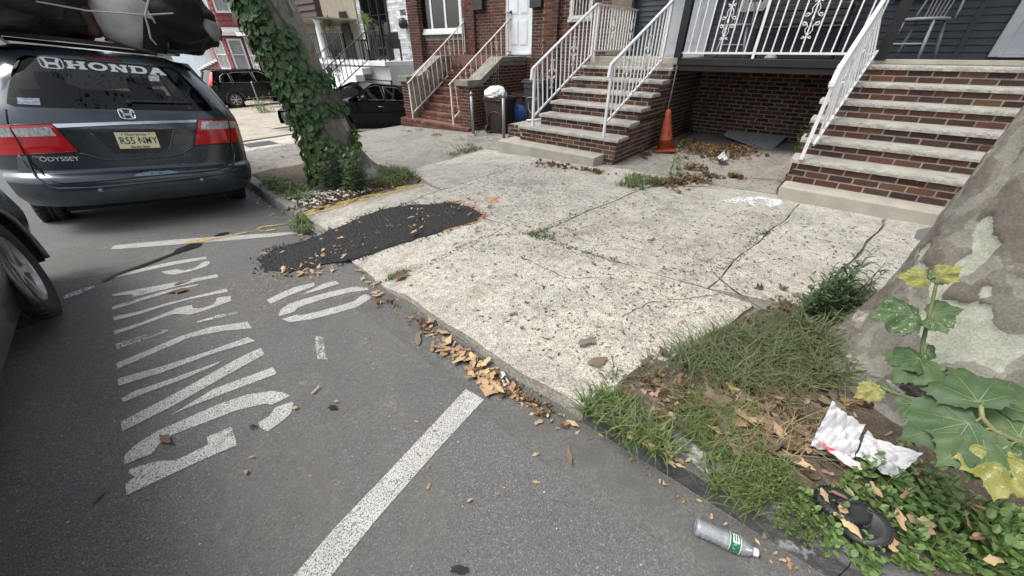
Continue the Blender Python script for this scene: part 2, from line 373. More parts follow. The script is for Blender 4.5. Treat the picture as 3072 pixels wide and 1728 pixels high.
YEL = worn('worn_yellow_paint', (.46, .35, .14), (.36, .54), 45, big=(7, .34, .52)); ORA = worn('orange_marking_paint', (.60, .28, .15), (.42, .56), 60, big=(9, .34, .52))
rl = lambda x, y: zr(x, y) + .004
LA = (320, 750, 4.83); LB = (330, 950, 2.635); LC = (780, 820, 5.175)
LET = [
 ('P', LA, [[(60,380),(400,300),(900,185),(1440,98),(1455,135),(1000,215),(600,300),(330,360),(70,415)], [(795,320),(1010,285),(1130,300),(1250,275),(1330,235),(1400,175),(1480,165),(1500,195),(1450,240),(1300,290),(1150,330),(1000,360),(870,355)]], PAINT),
 ('A', LA, [[(70,650),(600,548),(1610,355),(1615,400),(1400,440),(380,690),(390,650),(100,672)], [(80,830),(500,700),(900,580),(1330,500),(1330,512),(950,610),(500,740),(85,875)]], PAINT),
 ('R', LA, [[(100,975),(450,900),(900,770),(1740,565),(1760,610),(1200,720),(800,830),(500,930),(110,1030)], [(110,1180),(500,1060),(960,880),(1010,850),(1240,800),(1255,850),(1400,845),(1540,800),(1590,740),(1600,700),(1800,670),(1810,740),(1600,820),(1400,890),(1200,945),(1000,930),(850,970),(500,1100),(115,1235)]], PAINT),
 ('K', LA, [[(130,1370),(500,1250),(880,1150),(890,1190),(550,1310),(140,1445)], [(1310,1040),(1600,950),(1900,890),(1910,920),(1600,1000),(1320,1060)]], PAINT2),
 ('K', LB, [[(55,370),(300,270),(550,160),(800,85),(1090,42),(1125,95),(900,115),(640,165),(400,270),(60,418)]], PAINT),
 ('I', LB, [[(65,492),(400,400),(800,270),(1090,165),(1150,195),(800,300),(400,450),(72,550)]], PAINT),
 ('N', LB, [[(95,650),(200,590),(500,490),(870,358),(860,375),(600,490),(300,600),(110,680)], [(90,835),(500,620),(1000,340),(1190,250),(1225,300),(900,480),(500,710),(100,910)], [(480,782),(560,735),(820,575),(1290,402),(1320,455),(1000,575),(700,690),(600,730)]], PAINT),
 ('G', LB, [[(118,1100),(200,1020),(370,910),(600,810),(850,700),(1080,620),(1280,590),(1380,605),(1425,630),(1280,700),(1220,692),(1000,745),(700,860),(500,935),(390,1010),(340,1085),(118,1172)], [(1175,840),(1260,790),(1310,720),(1440,675),(1455,690),(1430,770),(1350,840),(1250,910),(1190,880)], [(150,1240),(160,1210),(370,1145),(520,1140),(780,1015),(770,955),(965,872),(1008,1018),(700,1150),(400,1290),(135,1415),(125,1325),(205,1270)]], PAINT),
 ('N', LC, [[(108,415),(500,230),(840,150),(850,200),(500,330),(160,480)], [(640,340),(800,260),(1000,160),(1180,125),(1235,165),(1000,240),(800,300)]], PAINT),
 ('O', LC, [[(290,650),(330,560),(450,480),(700,400),(1100,290),(1450,215),(1650,230),(1700,260),(1400,300),(1000,400),(700,500),(580,545),(540,600),(310,670)], [(340,715),(580,645),(610,665),(900,600),(1200,520),(1480,430),(1560,360),(1650,330),(1750,380),(1500,530),(1200,620),(800,720),(470,765)]], PAINT)]
for nm, tr, polys, mt in LET:
    for p in polys: drape('painted_letter_stroke', trace(p, *tr), rl, mt, ROAD, label='stencilled white road letter ' + nm)
DUST = worn('road_dust', (.225, .218, .20), (.34, .66), 40, .95, big=(3.2, .36, .66)); GUT = worn('gutter_dust', (.155, .152, .145), (.25, .60), 90, .95, big=(4, .15, .5))
rl3 = lambda x, y: zr(x, y) + .0022
drape('gutter_band', [(kerb_x(y) - .005, y) for y in (-4, -2, -1, 0, .5, 1, 1.5, 2.0, 2.4)] + [(kerb_x(y) - .27 - .03 * math.sin(y * 3), y) for y in (2.4, 2.0, 1.5, 1, .5, 0, -1, -2, -4)], rl3, GUT, ROAD, .15)
for c, rx, ry in (((.25, 3.1), .9, .5), ((.75, 2.45), .4, .45), ((-.1, 4.6), 1.0, .5), ((.55, 1.5), .5, .5), ((.1, .6), .35, .6), ((-.1, 1.3), .3, .25)):
    drape('dust_patch', [(min(c[0] + rx * math.cos(a) * random.uniform(.75, 1.2), kerb_x(c[1]) - .28), c[1] + ry * math.sin(a) * random.uniform(.75, 1.2)) for a in [i * math.pi / 12 for i in range(24)]], lambda x, y: zr(x, y) + .0012, DUST, ROAD, .15)
drape('painted_dash', trace([(860,980),(1000,1000),(1015,1270),(1060,1350),(900,1340),(870,1180)], *LC), rl, PAINT2, ROAD)
LD = (80, 640, 3.1415)
drape('painted_line', trace([(785,345),(830,305),(1400,250),(2060,205),(2480,180),(2576,190),(2300,225),(1500,290)], *LD), rl, PAINT, ROAD)
drape('painted_line', trace([(1398,1168),(1452,1200),(1300,1365),(1130,1560),(990,1735),(960,1790),(830,1790),(1000,1590),(1200,1380)], 0, 0, 1), rl, PAINT, ROAD)
TAR = worn('tar_streak', (.012, .012, .013), (.33, .45), 30, .5, big=(9, .25, .4)); SALT = worn('white_residue', (.62, .63, .66), (.42, .55), 70, big=(11, .3, .45))
rl2 = lambda x, y: zr(x, y) + .008
drape('tar_streak', trace([(700,640),(800,590),(1000,520),(1250,430),(1380,380),(1420,340),(1560,290),(1660,290),(1640,315),(1500,360),(1380,400),(1200,470),(1000,545),(830,605),(760,640),(720,660)], *LD), rl2, TAR, ROAD, .1)
drape('tar_streak', trace([(1770,215),(1830,190),(1910,182),(1900,195),(1830,215),(1780,222)], *LD), rl2, TAR, ROAD, .1)
drape('white_residue', trace([(345,800),(380,770),(480,740),(560,710),(640,690),(640,710),(560,745),(460,785),(370,815)], *LD), rl2, SALT, ROAD, .1)
drape('yellow_mark', trace([(1480,280),(1650,245),(1800,235),(2100,170),(2110,180),(1830,245),(1640,280),(1500,296)], *LD), rl2, YEL, ROAD, .1)
drape('yellow_mark', trace([(2160,160),(2190,135),(2260,122),(2450,100),(2452,108),(2270,135),(2210,146),(2190,160),(2220,168),(2300,155),(2370,140),(2370,150),(2300,172),(2200,180)], *LD), rl2, YEL, ROAD, .1)
for c, rx, ry in (((762, 1285), 13, 8), ((1000, 1226), 16, 9), ((1378, 1712), 30, 14)):
    drape('oil_spot', [on_g(c[0] + rx * math.cos(a) * random.uniform(.7, 1.2), c[1] + ry * math.sin(a) * random.uniform(.7, 1.2), zr) for a in [i * math.pi / 6 for i in range(12)]], rl2, TAR, ROAD, .1)
# ---- sidewalk slabs
def slab(q, mat, nm='slab', dz=0., n=(10, 8), jit=.005, parent=WALK):
    """q: four xy corners"""
    q = [Vector((a, b)) for a, b in q]; nx, ny = n; m = MB(); vs = []
    tx = random.uniform(-.003, .003); ty = random.uniform(-.003, .003)
    for j in range(ny + 1):
        for i in range(nx + 1):
            u, v = i / nx, j / ny; p = q[0] * (1 - u) * (1 - v) + q[1] * u * (1 - v) + q[2] * u * v + q[3] * (1 - u) * v
            e = i in (0, nx) or j in (0, ny)
            p = p + Vector((.012 * math.sin(p.y * 3.1 + 1.7) + .008 * math.sin(p.y * 9.3 + p.x * 2), .016 * math.sin(p.x * 2.3 + .5) + .011 * math.sin(p.x * 8.1 + p.y * 3)))
            p = p + (Vector((random.uniform(-1, 1), random.uniform(-1, 1))) * jit if e else Vector((0, 0)))
            vs.append((p.x, p.y, zs(p.x, p.y) + dz + tx * (u - .5) + ty * (v - .5) - (.004 if e else 0)))
    k = nx + 1; fs = [(j * k + i, j * k + i + 1, (j + 1) * k + i + 1, (j + 1) * k + i) for j in range(ny) for i in range(nx)]
    loop = [i for i in range(k)] + [j * k + nx for j in range(1, ny + 1)] + [ny * k + i for i in range(nx - 1, -1, -1)] + [j * k for j in range(ny - 1, 0, -1)]
    o = len(vs)
    for i in loop: vs.append((vs[i][0], vs[i][1], vs[i][2] - .12))
    L = len(loop); fs += [(loop[i], o + i, o + (i + 1) % L, loop[(i + 1) % L]) for i in range(L)]
    m.add(vs, fs); return m.build(nm, mat, parent)
G = .008
def kx(y): return kerb_x(y) + .012
# band y 2.2 .. 0.25
slab([(kx(.5), .46), (2.566, .0), (2.566, 2.197), (kx(2.2), 2.227)], A['agg'], n=(24, 26))
slab([(2.58, .32), (4.0, .13), (5.25, .06), (4.4, 1.76)][:0] or [(2.574, .31), (5.2, .02), (5.2, 1.55), (2.574, 1.86)], A['agg'], n=(36, 22))
slab([(2.574, 1.868), (5.2, 1.558), (5.2, 3.582), (2.574, 3.612)], A['agg'], dz=.004, n=(36, 26))
slab([(kx(2.24), 2.236), (2.566, 2.206), (2.566, 3.612), (kx(3.55) + .06, 3.562)], A['agg'], dz=-.003, n=(24, 22))
# beyond: in front of the ivy tree and towards the brick stairs
slab([(kx(3.6) + .1, 3.575), (2.9, 3.64), (2.98, 4.1), (kx(4.3) + .06, 4.3)], A['agg'], n=(10, 6))
slab([(2.92, 3.63), (5.15, 3.59), (5.2, 5.0), (3.3, 4.9)], A['agg'], n=(14, 10), jit=.015)
# right of the crack
slab([(2.58, .30), (5.2, 0.01), (5.1, -.68), (2.75, -.30)], A['agg'], dz=-.002, n=(30, 14))
slab([(3.3, -.41), (5.1, -.70), (5.2, -2.4), (3.3, -2.4)], A['agg'], dz=.003, n=(12, 10))
slab([(3.3, -2.42), (5.2, -2.42), (5.2, -4.4), (3.3, -4.4)], A['agg'], n=(8, 8)); slab([(kx(-3), -3.0), (3.28, -3.0), (3.28, -4.4), (kx(-4.4), -4.4)], A['agg'], n=(8, 8))
slab([(kx(-5), -4.42), (5.2, -4.42), (5.2, -7), (kx(-7), -7)], A['agg'], n=(8, 8))
# driveway under the porch and strips at the steps
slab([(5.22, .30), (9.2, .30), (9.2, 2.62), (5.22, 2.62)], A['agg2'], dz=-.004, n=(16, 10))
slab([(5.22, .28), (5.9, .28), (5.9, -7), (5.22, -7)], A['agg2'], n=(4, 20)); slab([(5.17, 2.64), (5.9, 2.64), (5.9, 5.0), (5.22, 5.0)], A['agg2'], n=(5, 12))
# far pavement
far = pm('sunlit_far_concrete', (.40, .36, .29), (.30, .275, .225), 2.2, .9, fine=.25, fscale=90, coord='pos', dirt=(3.0, .58, .7, (.17, .15, .12)))  # warm sunlight on the far concrete is put into its colour
for (x0, x1, y0, y1) in ((2.4, 4.3, 11.2, 13.2), (4.32, 6.2, 13.0, 16.0), (2.4, 4.3, 13.22, 16.0), (2.4, 4.4, 16.03, 19), (4.42, 7.2, 16.03, 19), (2.5, 4.6, 19.03, 22.2), (4.62, 7.5, 19.03, 22.2), (2.6, 9, 22.23, 26.5), (2.8, 9, 26.53, 32), (3, 9, 32.03, 40)):
    slab([(x0, y0), (x1, y0), (x1, y1), (x0, y1)], far, n=(8, 8), jit=.01, dz=.0)
drape('access_plate', [(2.75, 10.1), (3.35, 10.0), (3.4, 10.75), (2.8, 10.85)], lambda x, y: zs(x, y) - .025, pm('dark_plate', (.035, .036, .038), None, rough=.6), WALK)
slab([(2.3, 9.75), (4.6, 9.7), (4.5, 11.15), (2.3, 11.2)], m_aggregate('pale_concrete', 2.2, 1, .95), dz=-.03, n=(8, 8))
# ---- asphalt patch with paint round it
pp = [(655,650),(690,628),(720,620),(790,598),(850,575),(900,552),(960,530),(1005,520),(1050,515),(1140,512),(1185,524),(1215,540),(1200,555),(1120,580),(1050,600),(970,628),(900,650),(810,668),(720,688),(670,680),(658,665)]
def gtop(x, y): k = kerb_x(y); return zr(x, y) + (zs(x, y) - zr(x, y)) * sstep(k - .25, k + .12, x)
tp = NT('fresh_asphalt'); _v = tp.coord('pos'); _vo = tp.n('TexVoronoi', Vector=_v, Scale=75.0)
tp.P(Base_Color=tp.mix(tp.n('SeparateColor', Color=_vo.outputs['Color']).outputs[0], (.003, .003, .0035), (.017, .017, .018)), Roughness=.55, Normal=tp.bump(tp.math('SUBTRACT', 1.0, _vo.outputs['Distance']), 1.0, .014))
kk = 3072 / 2576
pxy = [on_g(a * kk, b * kk, gtop) for a, b in pp]; px2 = []
for a, b in zip(pxy, pxy[1:] + pxy[:1]):
    for s in range(4): q = a.lerp(b, s / 4); px2.append((q.x + random.uniform(-.02, .02), q.y + random.uniform(-.02, .02)))
cenp = Vector((sum(p[0] for p in px2) / len(px2), sum(p[1] for p in px2) / len(px2)))
drape('asphalt_patch', px2, lambda x, y: gtop(x, y) + .005 + random.uniform(0, .009), tp.mat, WALK, .06, label='fresh black asphalt patch laid across the kerb', smooth=False)
SP = lambda pts, ox=700, oy=450, sc=2.07: trace(pts, ox, oy, sc, zs)
wl = lambda x, y: zs(x, y) + .005
drape('orange_paint_mark', SP([(1300,318),(1420,312),(1500,340),(1575,395),(1572,425),(1510,450),(1400,480),(1300,520),(1290,508),(1400,462),(1500,425),(1530,405),(1470,360),(1400,332),(1310,335)]), wl, ORA, WALK, .1)
drape('orange_paint_mark', SP([(1550,315),(1570,293),(1660,290),(1640,312),(1655,320),(1600,345),(1580,325)]), wl, ORA, WALK, .1)
drape('orange_paint_mark', SP([(850,415),(900,402),(945,412),(930,432),(880,438)]), wl, ORA, WALK, .1)
drape('yellow_kerb_paint', SP([(390,400),(560,350),(720,310),(900,265),(1060,225),(1180,205),(1185,225),(1060,255),(900,295),(740,335),(560,385),(420,420)], 700, 450, 2.07), wl, YEL, WALK, .1)
WSP = worn('white_paint_spill', (.74, .75, .76), (.40, .52), 45, big=(7, .34, .50))
_wp = [(600,1362),(720,1340),(860,1338),(1000,1360),(1015,1390),(930,1412),(840,1405),(760,1385),(640,1378)]; drape('paint_spill', [on_g(1900 + a / 2.264, b / 2.264, zs) for a, b in _wp], wl, WSP, WALK, .1)
drape('tar_stain', [on_g(a, b, zs) for a, b in ((2752,690),(2800,680),(2870,690),(2850,735),(2790,735),(2740,715))], wl, worn('grey_stain', (.16, .155, .15), (.3, .4), 30, big=(4, .1, .2)), WALK, .1)
# ---- kerbs
KERB = bpy.data.objects.new('kerb', None); COL.objects.link(KERB); MATX['kerb'] = Matrix.Identity(4); tag(KERB, kind='structure')
def kerbrun(ys, wdt, dz, mat):
    for a, b in zip(ys, ys[1:]):
        m = MB(); n = 6; prof = [(0, -.2), (.004, -.05), (.008, -.014), (.022, 0), (wdt - .01, .0), (wdt, -.01), (wdt, -.2)]
        rows = []
        for i in range(n + 1):
            y = a + (b - a) * (i / n) * .996 + .002; rows.append([(kerb_x(y) - .0 + dx + random.uniform(-.003, .003), y, max(zs(kerb_x(y) + .1, y) + dz, zr(kerb_x(y), y) + .07) + h + random.uniform(-.003, .003)) for dx, h in prof])
        k = len(prof); vs = [p for r_ in rows for p in r_]; fs = [(i * k + j, i * k + j + 1, (i + 1) * k + j + 1, (i + 1) * k + j) for i in range(n) for j in range(k - 1)]
        fs += [tuple(range(k - 1, -1, -1)), tuple(n * k + j for j in range(k))]
        m.add(vs, fs); m.build('kerb_stone', mat, KERB, fixn=True)
kerbrun([.46, -.55, -1.6, -2.7, -4.5, -7, -12], .15, .012, A['kerb'])
kerbrun([4.42, 5.3, 6.3, 7.5, 9, 11, 14, 18, 24], .16, .0, pm('pale_kerb', (.17, .17, .165), (.27, .265, .25), 6, .85, bump=.5, bscale=40, coord='pos', fine=.3))
# ---- cracks filled with dirt, scuffs on the road
CRK = pm('crack_dirt', (.055, .047, .036), (.085, .075, .05), 20, .95, coord='pos')
def crack(px_pts, w=.008, zf=zs, par=WALK, mat=None, dz=.0035):
    P = [on_g(a * kk, b * kk, zf) for a, b in px_pts]; fine_ = []
    for a, b in zip(P, P[1:]):
        n = max(2, int((b - a).length / .05))
        for i in range(n): q = a.lerp(b, i / n); fine_.append((q.x + random.uniform(-.014, .014), q.y + random.uniform(-.014, .014)))
    fine_.append((P[-1].x, P[-1].y)); V = []; F = []
    for i, (x, y) in enumerate(fine_):
        j0, j1 = fine_[max(0, i - 1)], fine_[min(len(fine_) - 1, i + 1)]; d = Vector((j1[0] - j0[0], j1[1] - j0[1])).normalized(); ww = w * random.uniform(.25, 1.1) * (.2 if i in (0, len(fine_) - 1) else 1); z = zf(x, y) + dz
        V += [(x - d.y * ww, y + d.x * ww, z), (x + d.y * ww, y - d.x * ww, z)]
    F = [(2 * i, 2 * i + 1, 2 * i + 3, 2 * i + 2) for i in range(len(fine_) - 1)]; return MB().add(V, F).build('crack', mat or CRK, par)
crack([(1790, 680), (1850, 735), (1905, 770), (1950, 800)], .007); crack([(1560, 488), (1640, 470), (1700, 468), (1790, 470)], .012)
crack([(828, 568), (824, 585), (830, 600)], .010); crack([(1560, 800), (1640, 760), (1740, 752), (1830, 735)], .004); crack([(1300, 640), (1420, 700), (1500, 700)], .004)
crack([(1850, 447), (1950, 452), (2000, 470)], .009)
SCF = worn('tyre_scuff', (.25, .245, .23), (.42, .66), 60, .9, big=(8, .36, .6))
for (a, b, c, d, w_) in ((720, 1160, 860, 1270, 12), (760, 1150, 880, 1240, 9), (900, 860, 1010, 1080, 26), (1010, 850, 1180, 960, 22), (300, 560, 620, 545, 12), (1080, 900, 1250, 1010, 20), (560, 880, 700, 760, 14)):
    drape('scuff_mark', [on_g(x * kk, y * kk, zr) for x, y in ((a, b), (a + w_, b - w_ * .4), (c + w_, d - w_ * .4), (c, d))], lambda x, y: zr(x, y) + .003, SCF, ROAD, .12)
# ---- soil beds
def bed(name, poly, dz, bumpy):
    return tag(drape(name, poly, lambda x, y: zs(x, y) + dz + bumpy * (math.sin(x * 9 + 1) * math.sin(y * 8) + .6 * math.sin(x * 21) * math.sin(y * 19 + 2)), A['soil'], None, .12), kind='structure')
bed('tree_bed', [(1.22, .44), (1.5, .38), (1.79, .27), (2.13, .13), (2.52, -.03), (2.75, -.33), (3.25, -.5), (3.32, -2.9), (1.22, -2.95)], .0, .012)
bed('tree_bed', [(1.56, 4.42), (2.0, 4.3), (2.95, 4.2), (3.3, 4.5), (3.35, 5.0), (3.4, 6.6), (3.0, 7.2), (1.85, 7.2)], -.016, .010)
# ================================================================== bricks, rails, stoops and the near houses
def unit_brick(name, mat, bev=.05):
    bm = bmesh.new(); bmesh.ops.create_cube(bm, size=1.0); bmesh.ops.bevel(bm, geom=bm.edges[:], offset=bev, segments=1, affect='EDGES')
    me = bpy.data.meshes.new(name); bm.to_mesh(me); bm.free(); me.materials.append(mat); return me
UB = {k: unit_brick('brick', A[k]) for k in ('brick', 'redbrick', 'stepbrick', 'whitebrick')}
def brick_rows(O, U, N, rows, L=.198, j=.015, depth=.03, proud=.004, seed=0, bond=.5):
    """list of (world matrix, size) ; rows: (z0, h, [(u0,u1),...])"""
    rd = random.Random(seed); out = []; U = Vector(U).normalized(); N = Vector(N).normalized(); O = Vector(O)
    for ri, (z0, h, ivs) in enumerate(rows):
        off = (ri % 2) * bond * (L + j)
        for (a, b) in ivs:
            u = math.floor((a - off) / (L + j)) * (L + j) + off
            while u < b:
                s, e = max(a, u), min(b, u + L)
                if e - s > .03:
                    c = O + U * ((s + e) / 2) + Vector((0, 0, z0 + h / 2)) + N * (proud - depth / 2 + rd.uniform(-.002, .002))
                    M = Matrix.Translation(c) @ Matrix((U, N, Vector((0, 0, 1)))).transposed().to_4x4() @ Matrix.Rotation(rd.uniform(-.008, .008), 4, 'Y') @ Matrix.Diagonal((e - s, depth, h, 1))
                    out.append(M)
                u += L + j
    return out
def lay(parent, mats, key, cap=300, name='brick'):
    mats = sorted(mats, key=lambda M: (M.translation - C0).length)
    for M in mats[:cap]: inst(UB[key], name, parent, M)
    rest = mats[cap:]
    if rest:
        m = MB(); cv = [Vector((x, y, z)) for z in (-.5, .5) for y in (-.5, .5) for x in (-.5, .5)]
        for M in rest: m.add([M @ c for c in cv], [(0, 2, 3, 1), (4, 5, 7, 6), (0, 1, 5, 4), (2, 6, 7, 3), (0, 4, 6, 2), (1, 3, 7, 5)])
        tag(m.build(name + '_field', A[key], parent), kind='stuff')
def courses(z0, z1, n, j=.014): c = (z1 - z0) / n; return [(z0 + i * c + j / 2, c - j) for i in range(n)]
def rough_slab(x0, x1, y0, y1, z0, z1):
    """stone tread: flat top, rock-faced front (-x) edge"""
    m = MB(); ny = max(6, int((y1 - y0) / .022)); rd = random.Random(int(x0 * 1000 + z1 * 77)); prof = [(.0, .0), (.0, .5), (.006, .85), (.016, 1.0)]
    rows = []
    for i in range(ny + 1):
        y = y0 + (y1 - y0) * i / ny; r = []
        r.append((x0 + .01, y, z0))
        for k, (dx, t) in enumerate(prof): r.append((x0 + dx + rd.uniform(-.0045, .0045) * (1 if k < 3 else .4), y, z0 + (z1 - z0) * t - (rd.uniform(0, .004) if k == 3 else 0)))
        r.append((x1, y, z1)); r.append((x1, y, z0)); rows.append(r)
    k = len(rows[0]); vs = [p for r in rows for p in r]
    fs = [(i * k + j, i * k + (j + 1) % k, (i + 1) * k + (j + 1) % k, (i + 1) * k + j) for i in range(ny) for j in range(k)]
    fs += [tuple(range(k)), tuple(ny * k + j for j in range(k - 1, -1, -1))]
    m.add(vs, fs); return m
def scroll_mesh(mat, H=.42, W=.15, r=.0062, heart=False):
    m = MB()
    def spiral(cx, cz, r0, a0, turns, sg): return [(0, cx + sg * r0 * (1 - .75 * t / 14) * math.cos(a0 + turns * 2 * math.pi * t / 14), cz + r0 * (1 - .75 * t / 14) * math.sin(a0 + turns * 2 * math.pi * t / 14)) for t in range(15)]
    h = H / 2; w = W / 2
    if heart:
        for s in (-1, 1): m.tube([(0, 0, -h), (0, s * w * .35, -h * .35), (0, s * w * .8, h * .25)] + spiral(s * w * .52, h * .45, w * .45, 0, 1.1, s)[1:], r, 5)
        m.tube([(0, -.03, -h * .5), (0, .03, -h * .5)], r, 5)
    else:
        for v in (-1, 1):
            for s in (-1, 1):
                m.tube([(0, s * .004, v * h * .80), (0, s * w * .28, v * h * .68), (0, s * w * .45, v * h * .52), (0, s * w * .30, v * h * .34), (0, s * w * .52, v * h * .20)] + [(p[0], p[1], v * p[2]) for p in spiral(s * w * .68, h * .20, w * .34, -math.pi * .5, 1.05, s)][2:], r, 5)
                m.tube([(0, 0, v * h * .80), (0, s * w * .25, v * h * .93)] + [(p[0], p[1], v * p[2]) for p in spiral(s * w * .42, h * .88, w * .2, math.pi * .2, .8, s)], r * .9, 5)
        m.tube([(0, 0, -h), (0, 0, h)], r, 5); m.obox((0, 0, h * .78), (.009, .012, .01)); m.obox((0, 0, -h * .78), (.009, .012, .01)); m.obox((0, 0, 0), (.009, .011, .03))
    return m.mesh('scroll', mat, smooth=True)
SCW = scroll_mesh(A['white'], .44, .19); SCC = scroll_mesh(A['cream'], .36, .15, .006, True); SCB = scroll_mesh(A['black'], .5, .2, .008)
def railing(label, a0, a1, b0, b1, mat, scroll=None, scidx=(), n=12, group=None, posts=(), rail=.038, bal=.017, hr='handrail', knob=False, sch=.0, skip=(), endx=0.):
    """a0,a1: handrail ends; b0,b1: bottom rail ends; posts: (t, zbottom)"""
    a0, a1, b0, b1 = map(Vector, (a0, a1, b0, b1)); base = Vector((a0.x, a0.y, min(b0.z, b1.z)))
    t = thing('stair_railing', base, label, 'railing', group)
    dirv = (a1 - a0).normalized()
    m = MB(); m.beam(a0 - dirv * endx, a1, rail, rail * .75)
    if knob: m.beam(a0 - dirv * .0, a0 + Vector((dirv.x * -.02, dirv.y * -.02, -.13)), rail * 1.1, rail * .9, up=dirv); m.beam(a0 + Vector((0, 0, -.13)), a0 + Vector((dirv.x * -.05, dirv.y * -.05, -.15)), rail, rail * .6)
    m.build('handrail', mat, t, bevel=.006)
    MB().beam(b0, b1, .022, .028).build('bottom_rail', mat, t)
    for tt, zb in posts:
        p = a0.lerp(a1, tt); MB().beam((p.x, p.y, zb), p, .034, .034, up=(1, 0, 0)).build('post', mat, t)
    for i in range(1, n):
        if i in skip: continue
        tt = i / n; p = a0.lerp(a1, tt); q = b0.lerp(b1, tt)
        MB().beam(q, p, bal, bal, up=dirv).build('baluster', mat, t)
        if scroll and i in scidx:
            yaw = math.atan2(dirv.y, dirv.x) - math.pi / 2
            inst(scroll, 'scroll', t, Matrix.Translation((p + q) / 2 + Vector((0, 0, sch))) @ Matrix.Rotation(yaw, 4, 'Z'))
    return t
# ---------------------------------------------------------------- left stoop (of the slate house)
LX, LZ, LR_, LD_, LYR, LYL = 5.31, .44, .172, .33, 2.42, 4.12; DECK = 1.43
st = thing('brick_stoop', (5.3, 3.3, .03), 'brown brick stoop with seven stone treads and white railings, beside the orange cone', 'stairs')
core = MB(); allb = []; T = .048
for i in range(6):
    x = LX + LD_ * i; z = LZ + LR_ * i
    y1 = 4.32 if i == 0 else LYL
    rough_slab(x, x + LD_ + .04, LYR, y1, z - T, z).build('tread', A['tread'], st)
    x2 = LX + LD_ * 6 if i == 5 else x + LD_ + .03
    core.box(x + .031, 7.04, LYR + .031, y1 - .03, (.0 if i == 0 else z - LR_ + .002), z - T - .001 * 1)
    zb = .03 if i == 0 else z - LR_; nn = 5 if i == 0 else 2
    rws = courses(zb, z - T, nn) if i else courses(.02, z - T, 6)
    for (a, h) in rws: allb += (lambda o_: brick_rows((x + .03, o_, 0), (0, 1, 0), (-1, 0, 0), [(a, h, [(LYR + .03 - o_, y1 - .03 - o_)])], seed=i * 9 + int(a * 50)))(.1065 * (rws.index((a, h)) % 2) + .05 * i)
top = MB().box(LX + LD_ * 6 - .03, 8.6, LYR + .0, LYL, DECK - .09, DECK + .004); top.build('landing_slab', A['treadtop'], st, bevel=.008)
core.box(LX + LD_ * 6 + .02, 7.04, LYR + .031, LYL - .03, 1.28, DECK - .09)
core.build('core', A['mortar'], st)
# side face y = LYR (stepped profile)
crs = [(.0 + .0665 * i, .0525) for i in range(21)]
for ri, (a, h) in enumerate(crs):
    if a + h > DECK - .09: break
    # leftmost x where the tread underside is above this course
    xi = LX + .03
    for i in range(6):
        if LZ + LR_ * i - T >= a + h - .02: xi = LX + LD_ * i + .03; break
    else: xi = LX + LD_ * 6
    allb += brick_rows((0, LYR + .03, 0), (1, 0, 0), (0, -1, 0), [(a, h, [(xi, 7.05)])], seed=100 + ri, bond=.5 * (ri % 2) * 2 if 0 else 0) if ri % 2 == 0 else brick_rows((.1065, LYR + .03, 0), (1, 0, 0), (0, -1, 0), [(a, h, [(xi - .1065, 7.05 - .1065)])], seed=100 + ri)
# low block left of the first tread
bk = MB().box(5.52, 6.6, 4.14, 4.72, -.2, .39); bk.build('side_block', A['mortar'], st)
for ri, (a, h) in enumerate(courses(-.2, .40, 9)):
    allb += brick_rows((5.52, 0, 0), (0, 1, 0), (-1, 0, 0), [(a, h, [(4.34 if a > .38 else 4.13, 4.73)])], seed=300 + ri, bond=0) if ri % 2 else brick_rows((5.52, .1, 0), (0, 1, 0), (-1, 0, 0), [(a, h, [(4.03, 4.63)])], seed=300 + ri)
lay(st, allb, 'brick', 300)
bs = MB().box(5.02, 5.5, 2.62, 4.55, -.02, .205); bs.build('base_step', A['treadtop'], st, bevel=.012)
railing('white iron stair railing on the cone side of the left brown stoop', (5.29, 2.68, 1.375), (7.06, 2.66, 2.19), (5.38, 2.68, .64), (7.06, 2.66, 1.40), A['white'], SCW, (4, 9), 14, 'white iron railings of the slate house', posts=((.03, LZ), (.99, DECK)), knob=True)
railing('white iron stair railing on the bin side of the left brown stoop', (5.33, 4.05, 1.29), (7.13, 4.03, 2.215), (5.41, 4.05, .60), (7.13, 4.03, 1.47), A['white'], SCW, (4, 9), 14, 'white iron railings of the slate house', posts=((.03, LZ), (.99, DECK)), knob=True)
railing('white iron guard rail along the far edge of the porch landing', (7.15, 4.03, 2.215), (9.3, 4.0, 2.22), (7.15, 4.03, 1.53), (9.3, 4.0, 1.53), A['white'], SCW, (6, 13), 19, 'white iron railings of the slate house', posts=((.03, DECK),))
# ---------------------------------------------------------------- right stoop
RX, RZ, RR, RD, RY1, RY0 = 5.29, .52, .175, .295, .29, -3.2
st2 = thing('brick_stoop', (5.2, -1.4, .1), 'brown brick stoop with stone treads partly hidden by the near tree trunk', 'stairs')
core = MB(); allb = []
for i in range(6):
    x = RX + RD * i; z = RZ + RR * i
    rough_slab(x, x + RD + .04, RY0, RY1 - .0 * i, z - .05, z).build('tread', A['tread'], st2)
    core.box(x + .031, 7.04, RY0 + .02, RY1 - .031, (.05 if i == 0 else z - RR + .002), z - .051)
    rws = courses(.262, z - .05, 3) if i == 0 else courses(z - RR, z - .05, 2)
    for q, (a, h) in enumerate(rws): allb += brick_rows((x + .03, -.1 * (q % 2) + .07 * i, 0), (0, 1, 0), (-1, 0, 0), [(a, h, [(RY0 + .1, RY1 - .03 + .1 * (q % 2) - .07 * i)])], seed=500 + i * 9 + q)
core.box(RX + RD * 6 + .02, 7.04, RY0 + .02, RY1 - .036, 1.3, DECK - .08)
core.build('core', A['mortar'], st2)
MB().box(RX + RD * 6 - .02, 7.12, RY0, RY1 - .05, RZ + 5 * RR + .001, DECK + .02).build('landing_slab', A['treadtop'], st2, bevel=.008)
